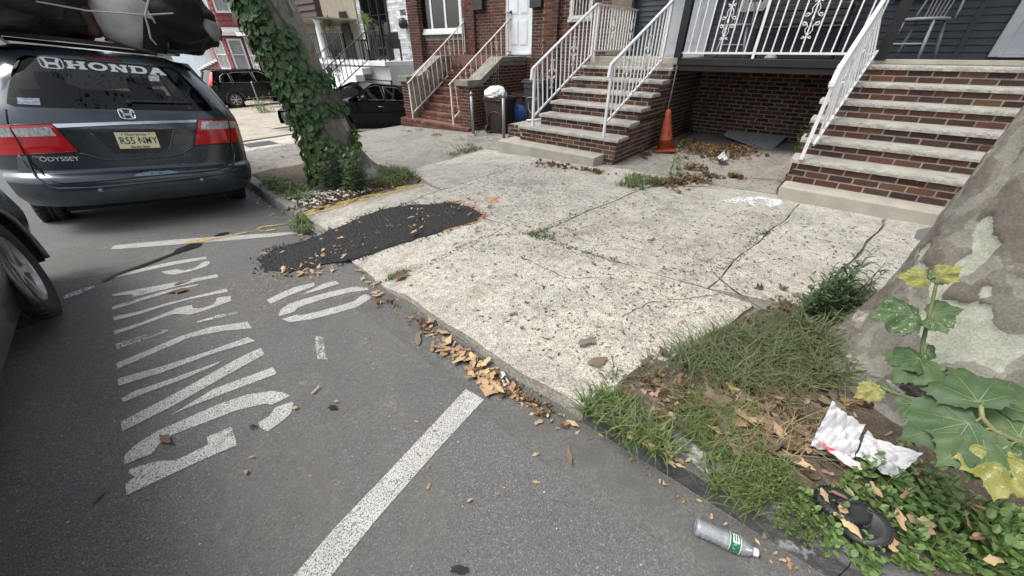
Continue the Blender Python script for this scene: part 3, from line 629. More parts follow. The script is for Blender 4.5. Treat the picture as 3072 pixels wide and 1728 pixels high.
for ri, (a, h) in enumerate(crs):
    if a + h > DECK - .08: break
    for i in range(6):
        if RZ + RR * i - .05 >= a + h - .02: xi = RX + RD * i + .03; break
    else: xi = RX + RD * 6
    allb += brick_rows((.1065 * (ri % 2), RY1 - .03, 0), (1, 0, 0), (0, 1, 0), [(a + .05, h, [(xi - .1065 * (ri % 2), 7.05 - .1065 * (ri % 2))])], seed=600 + ri)
lay(st2, allb, 'brick', 300)
m = MB(); m.box(5.04, 5.5, RY0, .26, .04, .262); m.build('base_step', A['treadtop'], st2, bevel=.014)
railing('white iron stair railing of the right stoop seen almost end on', (5.22, .20, 1.385), (7.0, .116, 2.08), (5.41, .145, .66), (7.0, -.03, 1.53), A['white'], SCW, (4, 9), 14, 'white iron railings of the slate house', posts=((.035, RZ), (.98, DECK)), knob=True, rail=.045)
# ---------------------------------------------------------------- slate-sided house with porch
hs = thing('slate_house', (8.8, .5, .1), 'slate blue sided house with black framed porch and brick base', 'house')
WX = 8.8; HY0, HY1 = -4.5, 4.5
MB().box(7.07, WX, HY0, 2.38, 1.30, DECK - .002).build('porch_floor', A['black'], hs)
MB().box(7.04, 7.12, .28, 2.40, 1.335, DECK + .004).build('porch_beam', A['black'], hs, bevel=.006); MB().box(7.06, 7.2, .28, 2.40, 1.255, 1.333).build('porch_beam', A['black'], hs, bevel=.006)
MB().box(7.045, 7.14, RY0, .25, 1.432, 1.458).build('deck_nosing', A['black'], hs)
for y in (2.41, -.09): MB().box(7.02, 7.13, y - .055, y + .055, DECK + .005, 4.2).build('porch_post', A['black'], hs, bevel=.005)
MB().box(6.95, WX, HY0, HY1, 4.2, 4.5).build('porch_roof', A['black'], hs)
# porch front rail
rl_ = railing('white iron porch railing above the dark driveway opening', (7.06, 2.35, 2.32), (7.06, -.03, 2.32), (7.06, 2.37, 1.502), (7.06, -.03, 1.502), A['white'], SCW, (5, 14), 21, 'white iron railings of the slate house', posts=((.43, DECK + .005),), sch=-.03)
# brick base under the porch
bb = []; core = MB(); core.box(WX - .002, WX + .25, HY0, HY1, -.6, 1.30); core.box(7.06, WX - .003, 2.455, 2.6, -.1, 1.30)
core.build('base_wall', A['mortar'], hs)
for ri, (a, h) in enumerate(crs):
    if a + h > 1.3: break
    o = .1065 * (ri % 2)
    bb += brick_rows((WX, o, 0), (0, 1, 0), (-1, 0, 0), [(a, h, [(.0 - o, 2.45 - o)])], seed=700 + ri)
    bb += brick_rows((o, 2.45, 0), (1, 0, 0), (0, -1, 0), [(a, h, [(7.06 - o, WX - o)])], seed=760 + ri)
lay(hs, bb, 'brick', 300)
MB().tube([(7.05, 2.385, .03), (7.05, 2.385, 1.33)], .012, 8).build('conduit', A['steel'], hs)
# siding boards
MB().box(WX + .03, WX + .25, HY0, HY1, DECK, 4.3).build('siding_backing', A['siding'], hs)
def bd(y0, y1, z, h=.088):
    m = MB(); m.prism([(WX + .03, y0, z), (WX + .006, y0, z), (WX + .026, y0, z + h), (WX + .03, y0, z + h)], (0, y1 - y0, 0)); m.build('siding_board', A['siding'], hs)
nb = 17
dl = on_x(1850 + 385 / 2.862, 120, WX).y; dr = on_x(1850 + 790 / 2.862, 120, WX).y
w1l, w1r = on_x(1850 + 1060 / 2.862, 35, WX).y, on_x(1850 + 1290 / 2.862, 35, WX).y
w2l, w2r = on_x(1850 + 1468 / 2.862, 15, WX).y, on_x(1850 + 2020 / 2.862, 10, WX).y
w3r = on_x(2350 + 1200 / 2.2645, 5, WX).y
rd_l = on_x(2350 + 1385 / 2.2645, 165, WX).y
for i in range(nb):
    z = DECK + .0 + i * .085
    if z < 2.15: segs = [(rd_l, -.93), (-.90, dr), (dl, HY1 - .15)]
    else: segs = [(rd_l, -.93), (-.90, w3r), (w2r + .9 if 0 else w2l, w1r), (w1l, dr), (dl, HY1 - .15)]
    for a, b in segs:
        if b - a > .05: bd(a, b, z)
MB().box(WX - .012, WX + .03, -.945, -.885, DECK, 4.2).build('corner_board', A['siding'], hs)
def panel_door(y0, y1, z0, z1, x, mat, nm, parent, trim=.09):
    m = MB(); m.box(x - .03, x + .03, y0 - trim, y0, z0, z1); m.box(x - .03, x + .03, y1, y1 + trim, z0, z1); m.box(x - .03, x + .03, y0 - trim, y1 + trim, z1 + .001, z1 + trim); m.build('door_frame', A['trimw'], parent, bevel=.004)
    d = MB().box(x - .008, x + .03, y0, y1, z0 + .03, z1).build(nm, mat, parent)
    yw = (y1 - y0)
    for (a, b) in ((.12, .46), (.54, .88)):
        for (c, e) in ((.10, .36), (.42, .80)):
            Y0, Y1, Z0, Z1 = y0 + a * yw, y0 + b * yw, z0 + c * (z1 - z0), z0 + e * (z1 - z0)
            mm = MB(); mm.box(x - .016, x - .009, Y0, Y1, Z0, Z1); mm.box(x - .022, x - .0165, Y0 + .03, Y1 - .03, Z0 + .03, Z1 - .03); mm.build('door_panel', mat, d, bevel=.003)
    MB().box(x - .06, x - .01, y0 - trim * .3, y1 + trim * .3, z0, z0 + .028).build('threshold', A['trimw'], parent)
    return d
panel_door(dr + .1, dl - .1, DECK + .002, 3.5, WX, A['door'], 'door', hs)
panel_door(rd_l - 1.15, rd_l - .13, DECK + .03, 3.55, WX, A['door'], 'door', hs, .12)
DG = glass('house_glass', (.35, .37, .40), .02, .9, .05); CURT = pm('curtain', (.34, .35, .37), (.24, .25, .27), 3, .9, coord='pos', stretch=(1, 8, .4))
def window(parent, x, y0, y1, z0, z1, mat, nsash=1, fw=.06, inner=None, cross=None):
    """frame proud of the plane x (facing -x)"""
    f = MB(); f.box(x - .045, x + .02, y0, y0 + fw, z0, z1); f.box(x - .045, x + .02, y1 - fw, y1, z0, z1); f.box(x - .05, x + .02, y0 + fw, y1 - fw, z0, z0 + fw); f.box(x - .045, x + .02, y0 + fw, y1 - fw, z1 - fw, z1)
    fo = f.build('window_frame', mat, parent, bevel=.004); wI = (y1 - y0 - 2 * fw) / nsash
    for i in range(nsash):
        a, b = y0 + fw + i * wI, y0 + fw + (i + 1) * wI; s = .04; zz0, zz1 = z0 + fw, z1 - fw
        g = MB(); g.box(x - .03, x + .01, a, a + s, zz0, zz1); g.box(x - .03, x + .01, b - s, b, zz0, zz1); g.box(x - .03, x + .01, a + s, b - s, zz0, zz0 + s); g.box(x - .03, x + .01, a + s, b - s, zz1 - s, zz1)
        if cross:
            nr, nc = cross
            for k in range(1, nr): zc = zz0 + (zz1 - zz0) * k / nr; g.box(x - .024, x + .008, a + s, b - s, zc - .012, zc + .012)
            for k in range(1, nc): yc = a + (b - a) * k / nc; g.box(x - .0245, x + .0085, yc - .012, yc + .012, zz0 + s, zz1 - s)
        g.build('sash', mat, parent)
        MB().box(x - .008, x - .004, a + s * .8, b - s * .8, zz0 + s * .8, zz1 - s * .8).build('pane', DG, parent)
        MB().grid(lambda u, v: (x + .06 + .012 * math.sin(u * 46), a + (b - a) * u, zz0 + (zz1 - zz0) * v), 40, 1).build('curtain', inner or CURT, parent, smooth=True)
    MB().box(x - .08, x - .046, y0 - .03, y1 + .03, z0 - .03, z0 + .02).build('sill', mat, parent)
window(hs, WX, w1r, w1l, 2.13, 3.6, A['trimw']); window(hs, WX, w2r, w2l, 2.13, 3.6, A['trimw'], 2)
window(hs, WX, w3r, w2r - .5, 2.19, 3.6, A['trimw'])
# furniture on the porch
GREY = pm('grey_paint', (.36, .365, .37), (.28, .28, .28), 20, .5, bump=.2)
def windsor(loc, rz, label):
    t = thing('wooden_chair', loc, label, 'chair', 'grey chairs on the porch', (0, 0, rz))
    MB().lathe([(.02, .0), (.23, .005), (.24, .02), (.23, .04), (.05, .042)], 20, Matrix.Translation((0, 0, .43))).build('seat', GREY, t, local=True, smooth=True)
    for sx in (-1, 1):
        for sy in (-1, 1): MB().tube([(sx * .22, sy * .22, 0), (sx * .185, sy * .185, .2), (sx * .15, sy * .15, .44)], [.014, .02, .013], 8).build('leg', GREY, t, local=True, smooth=True)
        MB().tube([(sx * .19, -.19, .18), (sx * .19, .19, .18)], .011, 6).build('stretcher', GREY, t, local=True)
    hoop = [(.19 + .06 * math.sin(a) + .02, .2 * math.cos(a) * (1.05), .46 + .50 * math.sin(a)) for a in [i * math.pi / 14 for i in range(15)]]
    MB().tube(hoop, .013, 7).build('back_hoop', GREY, t, local=True, smooth=True)
    for i in range(1, 7):
        y = -.17 + .34 * i / 7; z = .46 + .5 * math.sqrt(max(0, 1 - (y / .21) ** 2)); MB().tube([(.185, y * .8, .46), (.24, y, z)], .007, 5).build('spindle', GREY, t, local=True)
    return t
_p = on_z(1850 + 960 / 2.862, 495 / 2.862, DECK); windsor((8.2, 1.92, DECK + .001), R(12), 'grey hoop back chair on the porch, left of the bench')
windsor((8.15, -.38, DECK + .001), R(-25), 'grey hoop back chair on the porch, beside the right black post')
bn = thing('slatted_bench', (8.35, .95, DECK), 'dark slatted bench with iron ends on the porch behind the white railing', 'bench')
WOODG = pm('weathered_wood', (.055, .053, .052), (.085, .08, .075), 12, .7, stretch=(6, 1, 6), bump=.3); byl, byr = 1.62, .42
for i in range(4): MB().box(8.06 + i * .105, 8.06 + i * .105 + .09, byr, byl, DECK + .40, DECK + .425).build('seat_slat', WOODG, bn, bevel=.004)
for i in range(6): x = 8.47 + .022 * i; z = DECK + .47 + i * .085; MB().box(x, x + .02, byr, byl, z, z + .07).build('back_slat', WOODG, bn, bevel=.004)
for y in (byr + .05, byl - .05):
    MB().tube([(8.08, y, DECK), (8.1, y, DECK + .2), (8.07, y, DECK + .4), (8.07, y, DECK + .6), (8.2, y, DECK + .66), (8.46, y, DECK + .62)], .02, 6).tube([(8.52, y, DECK), (8.44, y, DECK + .3), (8.46, y, DECK + .45), (8.62, y, DECK + 1.0)], .02, 6).build('iron_end', A['black'], bn)
m = MB().lathe([(.09, 0), (.085, .02), (.055, .05), (.02, .066)], 14, Matrix.Translation((7.45, 1.16, DECK))); tag(m.build('shell_ornament', GREY, loc=(7.45, 1.16, DECK), smooth=True), 'small grey shell shaped lump on the porch floor by the middle railing post', 'ornament')
# brown boarded bay left of the porch
MB().box(8.7, 9.2, 4.06, 4.56, -.5, 4.5).build('corner_trim', A['siding'], hs)
# ================================================================== red brick house with its stoop
c3 = lambda a, b: (1150 + a / 2.787, b / 2.787)
FX = 8.9
h2 = thing('red_brick_house', (FX, 8.2, -.3), 'dark red brick house with white windows and white door behind the bins', 'house')
yP0, yP1 = on_x(*c3(290, 150), 8.72).y, on_x(*c3(190, 50), 8.72).y            # left pillar
wy1, wy0 = on_x(*c3(280, 100), FX).y, on_x(*c3(662, 100), FX).y              # window
wz = on_x(*c3(300, 285), FX).z
dy1, dy0 = on_x(*c3(1022, 300), FX).y, on_x(*c3(1240, 300), FX).y
gy1, gy0 = on_x(*c3(1562, 120), FX).y, on_x(*c3(1745, 120), FX).y; gz = on_x(*c3(1560, 172), FX).z
TOPZ = 4.4
core = MB()
for a, b, z0, z1 in ((4.56, gy0, -1.2, TOPZ), (gy0, gy1, -1.2, gz), (gy1, dy0, -1.2, TOPZ), (dy0, dy1, -1.2, 1.40), (dy1, wy0, -1.2, TOPZ), (wy0, wy1, -1.2, wz - .11), (wy1, yP1, -1.2, TOPZ)):
    core.box(FX + .002, FX + .4, a, b, z0, z1)
pr1 = (on_x(*c3(755, 150), 8.8).y, on_x(*c3(668, 150), 8.8).y); pr2 = (on_x(*c3(1458, 150), 8.8).y, on_x(*c3(1335, 150), 8.8).y)
core.box(8.726, FX + .003, yP0, yP1 - .01, -1.2, TOPZ); core.box(8.806, FX + .004, pr1[0] + .006, pr1[1] - .006, 1.2, TOPZ); core.box(8.806, FX + .004, pr2[0] + .006, pr2[1] - .006, -.5, TOPZ)
core.build('wall_core', A['mortar'], h2)
bb = []
CH = .0685
for ri in range(70):
    z = -1.15 + ri * CH; h = .056; o = .107 * (ri % 2)
    if z + h > 4.0: break
    iv = []
    pcs = [(4.57, yP0)]
    def cut(l, a, b):
        out = []
        for p, q in l:
            if b <= p or a >= q: out.append((p, q))
            else:
                if a - p > .02: out.append((p, a))
                if q - b > .02: out.append((b, q))
        return out
    pcs = cut(pcs, *pr1) if z > 1.2 else pcs; pcs = cut(pcs, *pr2) if z > -.5 else pcs
    if z + h > gz: pcs = cut(pcs, gy0 - .01, gy1 + .01)
    if z + h > 1.41: pcs = cut(pcs, dy0 - .01, dy1 + .01)
    if z + h > wz - .11: pcs = cut(pcs, wy0 - .01, wy1 + .01)
    bb += brick_rows((FX, o, 0), (0, 1, 0), (-1, 0, 0), [(z, h, [(a - o, b - o) for a, b in pcs])], seed=900 + ri)
    bb += brick_rows((8.72, o, 0), (0, 1, 0), (-1, 0, 0), [(z, h, [(yP0 - o, yP1 - o)])], seed=1000 + ri); bb += brick_rows((o, yP0, 0), (1, 0, 0), (0, -1, 0), [(z, h, [(8.72 - o, FX - o)])], seed=1050 + ri)
    for pr in (pr1, pr2):
        if z > (1.2 if pr is pr1 else -.5): bb += brick_rows((8.8, o, 0), (0, 1, 0), (-1, 0, 0), [(z, h, [(pr[0] - o, pr[1] - o)])], seed=1100 + ri); bb += brick_rows((o, pr[0], 0), (1, 0, 0), (0, -1, 0), [(z, h, [(8.8 - o, FX - o)])], seed=1160 + ri)
lay(h2, bb, 'redbrick', 300)
window(h2, FX, wy0, wy1, wz, 3.9, A['trimw'], 3, .08)
sl = pm('grey_sill_brick', (.10, .095, .09), (.15, .14, .13), 9, .85, coord='pos')
ns = 24
for i in range(ns): y = wy0 + (wy1 - wy0) * i / ns; MB().box(FX - .035, FX + .1, y + .006, y + (wy1 - wy0) / ns - .006, wz - .105, wz - .005).build('sill_brick', sl, h2)
window(h2, FX + .03, gy0, gy1, gz, 3.6, A['trimw'], 1, .05)
gr = thing('window_grille', (FX - .08, gy0, gz), 'white iron grille over the small window behind the railing', 'grille')
for i in range(7): y = gy0 + (gy1 - gy0) * (i + .5) / 7; MB().beam((FX - .08, y, gz + .02), (FX - .08, y, 3.6), .014, .014, up=(1, 0, 0)).build('bar', A['cream'], gr)
for z in (gz + .05, gz + .9): MB().beam((FX - .082, gy0, z), (FX - .082, gy1, z), .02, .02).build('crossbar', A['cream'], gr)
inst(SCC, 'scroll', gr, Matrix.Translation((FX - .085, (gy0 + gy1) / 2, gz + .45)))
d = panel_door(dy0 + .07, dy1 - .07, 1.43, 3.5, FX + .05, pm('white_door', (.66, .69, .74), (.60, .63, .68), 4, .4, coord='pos'), 'door', h2, .07)
MB().lathe([(.0, 0), (.03, .005), (.034, .03), (.02, .05), (.0, .055)], 12, Matrix.Translation((FX + .04, dy1 - .17, 2.35)) @ Matrix.Rotation(-math.pi / 2, 4, 'Y'), cap=False).build('door_knob', A['blackplastic'], d)
for (px, py, wdt, hgt, lab) in ((c3(795, 20)[0], c3(0, 20)[1], .36, .34, 'black mailbox with a white tag on the brick pier left of the white door'), (c3(1282, 10)[0], c3(0, 10)[1], .36, .25, 'black mailbox on the brick pier right of the white door')):
    p = on_x(px, py, FX - .08); t = thing('mailbox', (FX - .07, p.y, p.z - hgt / 2), lab, 'mailbox', 'black mailboxes on the brick house')
    MB().box(FX - .14, FX - .006, p.y - wdt / 2, p.y + wdt / 2, p.z - hgt / 2, p.z + hgt / 2 - .02).build('box', A['blackplastic'], t, bevel=.012)
    MB().prism([(FX - .155, p.y - wdt / 2 - .01, p.z + hgt / 2 - .03), (FX - .006, p.y - wdt / 2 - .01, p.z + hgt / 2 + .02), (FX - .006, p.y - wdt / 2 - .01, p.z + hgt / 2 + .045), (FX - .16, p.y - wdt / 2 - .01, p.z + hgt / 2 - .015)], (0, wdt + .02, 0)).build('lid', A['blackplastic'], t)
    if 'white' in lab[:22]: MB().box(FX - .147, FX - .1405, p.y - .03, p.y + .03, p.z - .07, p.z + .07).build('tag', A['trimw'], t)
# brown boarded panel at the inner end of the landing
bp = MB().box(8.62, 8.7, 4.08, 4.52, 1.44, 3.6); bp.build('boarded_panel', pm('plywood', (.20, .16, .115), (.14, .115, .085), 5, .8, coord='pos'), hs)
# ---------------------------------------------------------------- stoop of the red brick house
SX, SY0, SY1 = 6.72, 7.36, 9.28
s2 = thing('red_brick_stoop', (6.7, 8.3, -.25), 'red brick stoop with sloped stone coping and rusty cream railings, left of the bins', 'stairs')
core = MB(); bb = []; nst = 8; rise = .181; going = .222
for i in range(nst + 1):
    z = -.07 + rise * i; x = SX + .08 + going * (i - .4) if i else SX - .12
    y0, y1 = (SY0 - .42, SY1 + .44) if i == 0 else (SY0, SY1)
    core.box(x + .008, 8.9, y0 + .008, y1 - .008, z - (rise if i else .35), z - .004)
    # header bricks along the edge, stretcher course below
    bb += brick_rows((x, 0, 0), (0, 1, 0), (-1, 0, 0), [(z - .066, .064, [(y0, y1)])], L=.092, j=.010, depth=.12, proud=.012, seed=1300 + i)
    bb += brick_rows((x, 0, 0), (0, 1, 0), (-1, 0, 0), [(z - rise + .012, .05, [(y0, y1)])] + ([(z - rise - .06, .055, [(y0, y1)])] if i == 0 else []), seed=1320 + i)
core.box(8.3, 8.9, SY0, SY1, .8, 1.41)
core.build('core', pm('brick_tread', (.125, .065, .05), (.17, .10, .08), 14, .9, fine=.3, coord='pos'), s2)
lay(s2, bb, 'stepbrick', 170, 'step_brick')
ck = []; core = MB()
capm = pm('old_stone_coping', (.26, .245, .21), (.16, .15, .125), 6, .9, bump=.5, bscale=50, bdist=.008, fine=.3, coord='pos')
for (ya, yb) in ((6.98, 7.34), (9.30, 9.62)):
    prof = [(SX + .023, -.45), (8.88, -.45), (8.88, 1.28), (7.95, 1.28), (7.15, .82), (SX + .023, .82)]
    MB().prism([(x, ya + .003, z) for x, z in prof], (0, yb - ya - .006, 0)).build('cheek_core', A['mortar'], s2)
    cp = [(SX - .05, .825), (7.16, .825), (7.97, 1.285), (8.88, 1.285), (8.88, 1.40), (7.93, 1.40), (7.12, .95), (SX - .05, .95)]
    MB().prism([(x, ya - .035, z) for x, z in cp], (0, yb - ya + .07, 0)).build('coping', capm, s2, bevel=.01)
    for ri in range(26):
        z = -.42 + ri * CH; h = .056; o = .107 * (ri % 2)
        if z + h < .82: ck += brick_rows((SX + .02, o, 0), (0, 1, 0), (-1, 0, 0), [(z, h, [(ya - o, yb - o)])], seed=1400 + ri)
        x0 = SX + .02 if z + h < .82 else 7.15 + (z + h - .82) / (1.28 - .82) * .8
        if z + h < 1.28 and ya < 8: ck += brick_rows((o, ya, 0), (1, 0, 0), (0, -1, 0), [(z, h, [(x0 - o, 8.88 - o)])], seed=1500 + ri)
lay(s2, ck, 'redbrick', 250)
def oyv(p, y): q = on_y(*p, y); return (q.x, y, q.z)
for (yy, lo, hi, b0, b1, lev, lab) in ((9.15, (200, 700), (690, 162), (245, 950), (715, 450), (840, 168), 'rusty cream stair railing on the far side of the red brick stoop'), (7.56, (548, 712), (1102, 108), (590, 990), (1030, 470), (1245, 122), 'rusty cream stair railing on the bin side of the red brick stoop')):
    a0, a1, B0, B1 = oyv(c3(*lo), yy), oyv(c3(*hi), yy), oyv(c3(*b0), yy), oyv(c3(*b1), yy)
    railing(lab, a0, a1, B0, (a1[0], yy, B0[2] + (a1[0] - B0[0]) * (B1[2] - B0[2]) / (B1[0] - B0[0])), A['cream'], SCC, (4, 9), 13, 'cream railings of the red brick house', posts=((.02, -.08), (1.0, 1.40)), bal=.016, rail=.034, sch=.1)
    e = oyv(c3(*lev), yy); railing(lab.replace('stair railing', 'top landing rail'), a1, (8.75, yy, a1[2]), (a1[0], yy, 1.5), (8.75, yy, 1.5), A['cream'], SCC, (2,), 5, 'cream railings of the red brick house', bal=.016, rail=.034, sch=.05)
# ================================================================== white brick house 202 and the porch house beyond
wc = lambda a, b: (900 + a / 4.83, b / 4.83)
X2 = 9.7
h3 = thing('white_brick_house', (X2, 14.5, -.5), 'white painted brick house numbered 202 with black framed window and raised porch', 'house')
yr = on_x(*wc(1600, 500), X2).y - .4; yl = on_x(*wc(870, 400), X2).y
zdk = on_x(*wc(1500, 890), X2 - 1).z
wwl, wwr = on_x(*wc(905, 200), X2).y, on_x(*wc(1275, 200), X2).y; wwz = on_x(*wc(1100, 800), X2).z
c = MB()
for a, b, z0, z1 in ((yr, wwr, -1.2, 5.5), (wwr, wwl, -1.2, zdk), (wwl, yl, -1.2, 5.5)): c.box(X2 + .006, X2 + .3, a, b, z0, z1)
c.build('wall_core', A['mortar_w'], h3)
bb = []
for ri in range(60):
    z = .0 + ri * .075
    if z > 4: break
    o = .107 * (ri % 2); iv = [(yr, yl)] if z + .06 < zdk else [(yr, wwr), (wwl, yl)]
    bb += brick_rows((X2, o, 0), (0, 1, 0), (-1, 0, 0), [(z, .065, [(a - o, b - o) for a, b in iv])], L=.205, j=.008, seed=1700 + ri)
lay(h3, bb, 'whitebrick', 200)
BLK = pm('black_frame', (.014, .014, .016), None, rough=.4)
window(h3, X2 - .01, wwr, wwl, zdk + .03, 4.0, BLK, 3, .06, cross=(2, 1))
tl = on_x(*wc(1490, 180), X2)
def text_obj(s, name, mat, parent, M, size, ext=.004, font=None, xs=1.0, align='CENTER', bold=0.):
    cu = bpy.data.curves.new(name, 'FONT'); cu.body = s; cu.size = size; cu.extrude = ext; cu.align_x = align; cu.align_y = 'CENTER'; cu.offset = bold; cu.resolution_u = 3
    ob = bpy.data.objects.new('tmp', cu); COL.objects.link(ob); dg = bpy.context.evaluated_depsgraph_get(); me = bpy.data.meshes.new_from_object(ob.evaluated_get(dg)); bpy.data.objects.remove(ob); bpy.data.curves.remove(cu)
    me.transform(Matrix.Diagonal((xs, 1, 1, 1))); me.materials.clear(); me.materials.append(mat)
    o = inst(me, name, parent, M); return o
FACE_NX = Matrix(((0, 0, -1, 0), (-1, 0, 0, 0), (0, 1, 0, 0), (0, 0, 0, 1)))     # text facing -x
text_obj('202', 'house_number', BLK, h3, Matrix.Translation((X2 - .012, tl.y, tl.z)) @ FACE_NX, .22, .006)
p = on_x(*wc(1505, 340), X2 - .1); t = thing('wall_lamp', (X2 - .01, p.y, p.z), 'black round mailbox lamp on the white brick wall below the number 202', 'lamp')
MB().lathe([(.0, -.16), (.12, -.13), (.15, -.02), (.13, .1), (.05, .16), (0, .17)], 14, Matrix.Translation((X2 - .15, p.y, p.z))).build('body', A['blackplastic'], t, smooth=True); MB().box(X2 - .03, X2 - .005, p.y - .06, p.y + .06, p.z - .1, p.z + .1).build('back_plate', A['blackplastic'], t)
# porch deck, steps
WHT = pm('white_masonry', (.74, .75, .76), (.66, .67, .68), 4, .8, coord='pos')
PX0 = X2 - 1.5
porch = MB().box(PX0, X2, yr, yl + 3.8, zdk - .14, zdk).build('porch_slab', WHT, h3, bevel=.01); MB().box(PX0 + .15, X2, yr, yl + 3.8, -1.2, zdk - .142).build('porch_base', pm('pale_masonry', (.62, .63, .64), (.54, .55, .56), 4, .9, coord='pos'), h3)
sy0, sy1 = yr + 1.0, yr + 2.5
for i in range(5): z = zdk - .2 * (i + 1); MB().box(PX0 - .3 * (i + 1), PX0 - .3 * i + .04, sy0, sy1, z - .2, z).build('porch_step', WHT, h3, bevel=.008)
def brail(lab, a0, a1, b0, b1, n, sc=()): return railing(lab, a0, a1, b0, b1, BLK, SCB, sc, n, 'black railings of the white brick house', posts=((0, b0[2] - .1), (1, b1[2] - .1)), bal=.02, rail=.04)
for y, nm in ((sy0, 'right'), (sy1, 'left')): brail('black iron stair railing on the %s side of the white porch steps' % nm, (PX0 - 1.7, y, zdk - .25), (PX0 + .1, y, zdk + .85), (PX0 - 1.7, y, zdk - .98), (PX0 + .1, y, zdk + .1), 11, (3,))
brail('black iron porch rail under the number 202', (PX0 + .1, sy0, zdk + .85), (PX0 + .1, yr + .1, zdk + .85), (PX0 + .1, sy0, zdk + .1), (PX0 + .1, yr + .1, zdk + .1), 7, (3,))
brail('long black iron porch rail behind the ivy tree', (PX0 + .1, sy1, zdk + .85), (PX0 + .1, yl + 3.7, zdk + .85), (PX0 + .1, sy1, zdk + .1), (PX0 + .1, yl + 3.7, zdk + .1), 30)
YUC = m_leaf('yucca_leaf', (.10, .16, .05), (.22, .28, .10), .25)
def yucca(loc, lab):
    t = thing('potted_yucca', loc, lab, 'plant', 'potted plants on the white porch'); x, y, z = loc
    MB().lathe([(.12, 0), (.17, .32), (.18, .33), (.16, .335)], 14, Matrix.Translation(loc)).build('pot', A['blackplastic'], t, smooth=True)
    MB().tube([(x, y, z + .3), (x + .02, y, z + .7), (x, y, z + 1.05)], .035, 7).build('stem', pm('palm_stem', (.30, .25, .18), (.2, .17, .12), 10, .9), t)
    for i in range(46):
        a = random.uniform(0, 6.28); el = random.uniform(-.5, 1.3); L = random.uniform(.4, .62); dv = Vector((math.cos(a) * math.cos(el), math.sin(a) * math.cos(el), math.sin(el))); sd = Vector((-math.sin(a), math.cos(a), 0)) * .022; o = Vector((x, y, z + 1.08))
        pm_ = o + dv * L * .55 + Vector((0, 0, .05)); e = o + dv * L + Vector((0, 0, -.10))
        MB().add([o - sd * .6, o + sd * .6, pm_ + sd, pm_ - sd, e], [(0, 1, 2, 3), (3, 2, 4)]).build('leaf', YUC, t)
q1 = on_x(*wc(530, 860), PX0 + .5); q2 = on_x(*wc(1040, 840), PX0 + .5)
yucca((PX0 + .5, q1.y, zdk), 'potted yucca on the porch in front of the brown house door'); yucca((PX0 + .5, q2.y, zdk), 'potted yucca on the porch in front of the black framed window')
t = thing('patio_chair', (PX0 + .8, q2.y - .75, zdk), 'black slatted patio armchair on the white porch right of the yucca', 'chair')
x, y = PX0 + .8, q2.y - .75
for sx in (-.25, .25):
    for sy in (-.3, .3): MB().box(x + sx - .025, x + sx + .025, y + sy - .025, y + sy + .025, zdk, zdk + .6).build('leg', BLK, t)
MB().box(x - .28, x + .28, y - .3, y + .3, zdk + .36, zdk + .42).build('seat', BLK, t)
for i in range(7): MB().box(x + .24, x + .27, y - .27 + i * .085, y - .22 + i * .085, zdk + .42, zdk + .85).build('back_slat', BLK, t)
for sy in (-.3, .3): MB().box(x - .3, x + .28, y + sy - .035, y + sy + .035, zdk + .6, zdk + .63).build('arm', BLK, t)
t = thing('patio_table', (PX0 + .55, q2.y + .45, zdk), 'small black patio table on the white porch left of the yucca', 'table'); x, y = PX0 + .6, q2.y + .55
MB().box(x - .28, x + .28, y - .32, y + .32, zdk + .6, zdk + .64).build('tabletop', BLK, t)
for sx in (-.24, .24):
    for sy in (-.28, .28): MB().box(x + sx - .022, x + sx + .022, y + sy - .022, y + sy + .022, zdk, zdk + .6).build('leg', BLK, t)
# the brown-and-cream porch house
h4 = thing('brown_porch_house', (X2, 19, -.6), 'brown and cream house with a white porch column behind the ivy tree', 'house')
CRM = pm('cream_siding', (.42, .39, .31), (.36, .33, .27), 5, .8, coord='pos'); BRN = pm('brown_siding', (.055, .035, .028), (.07, .045, .036), 6, .7, coord='pos')
yl4 = yl + 6.0
MB().box(X2 + .25, X2 + .6, yl + .02, yl4, -1.5, 5.5).build('wall', CRM, h4)
for k in range(60): z = .2 + k * .09; MB().box(X2 - .06, X2 + .25, yl + .005, yl + .06, z, z + .082).build('corner_board', CRM, h4)
zb = on_x(*wc(500, 220), PX0).z
for k in range(9): z = zb + k * .2; MB().prism([(PX0 - .15, yl + .05, z), (PX0 - .1, yl + .05, z + .2), (PX0 + .1, yl + .05, z + .2), (PX0 + .1, yl + .05, z)], (0, yl4 - yl, 0)).build('brown_board', BRN, h4)
MB().box(PX0 - .1, X2 + .3, yl + .06, yl4, zb - .04, zb - .002).build('porch_ceiling', CRM, h4)
yc = on_x(*wc(250, 400), PX0 + .05).y
MB().lathe([(.16, 0), (.16, .1), (.12, .14), (.115, 1.0), (.095, zb - zdk - .2), (.13, zb - zdk - .14), (.16, zb - zdk - .05)], 20, Matrix.Translation((PX0 + .1, yc, zdk))).build('column', A['trimw'], h4, smooth=True)
ya, yb = on_x(*wc(600, 500), X2 + .2).y, on_x(*wc(335, 500), X2 + .2).y
window(h4, X2 + .24, ya, yb, zdk + .05, zb - .15, pm('cream_frame', (.50, .46, .38), None, rough=.6), 1, .12)
MB().box(X2 + .2, X2 + .24, on_x(*wc(750, 500), X2 + .2).y, ya - .12, zdk + .02, zb - .45).build('dark_door', pm('dark_door', (.018, .012, .011), None, rough=.5), h4)
for k in range(4): MB().box(X2 + .19, X2 + .199, on_x(*wc(735, 500), X2 + .2).y, ya - .15, zdk + .1 + k * .4, zdk + .45 + k * .4).build('door_panel', pm('dark_door', (.018, .012, .011)), h4)
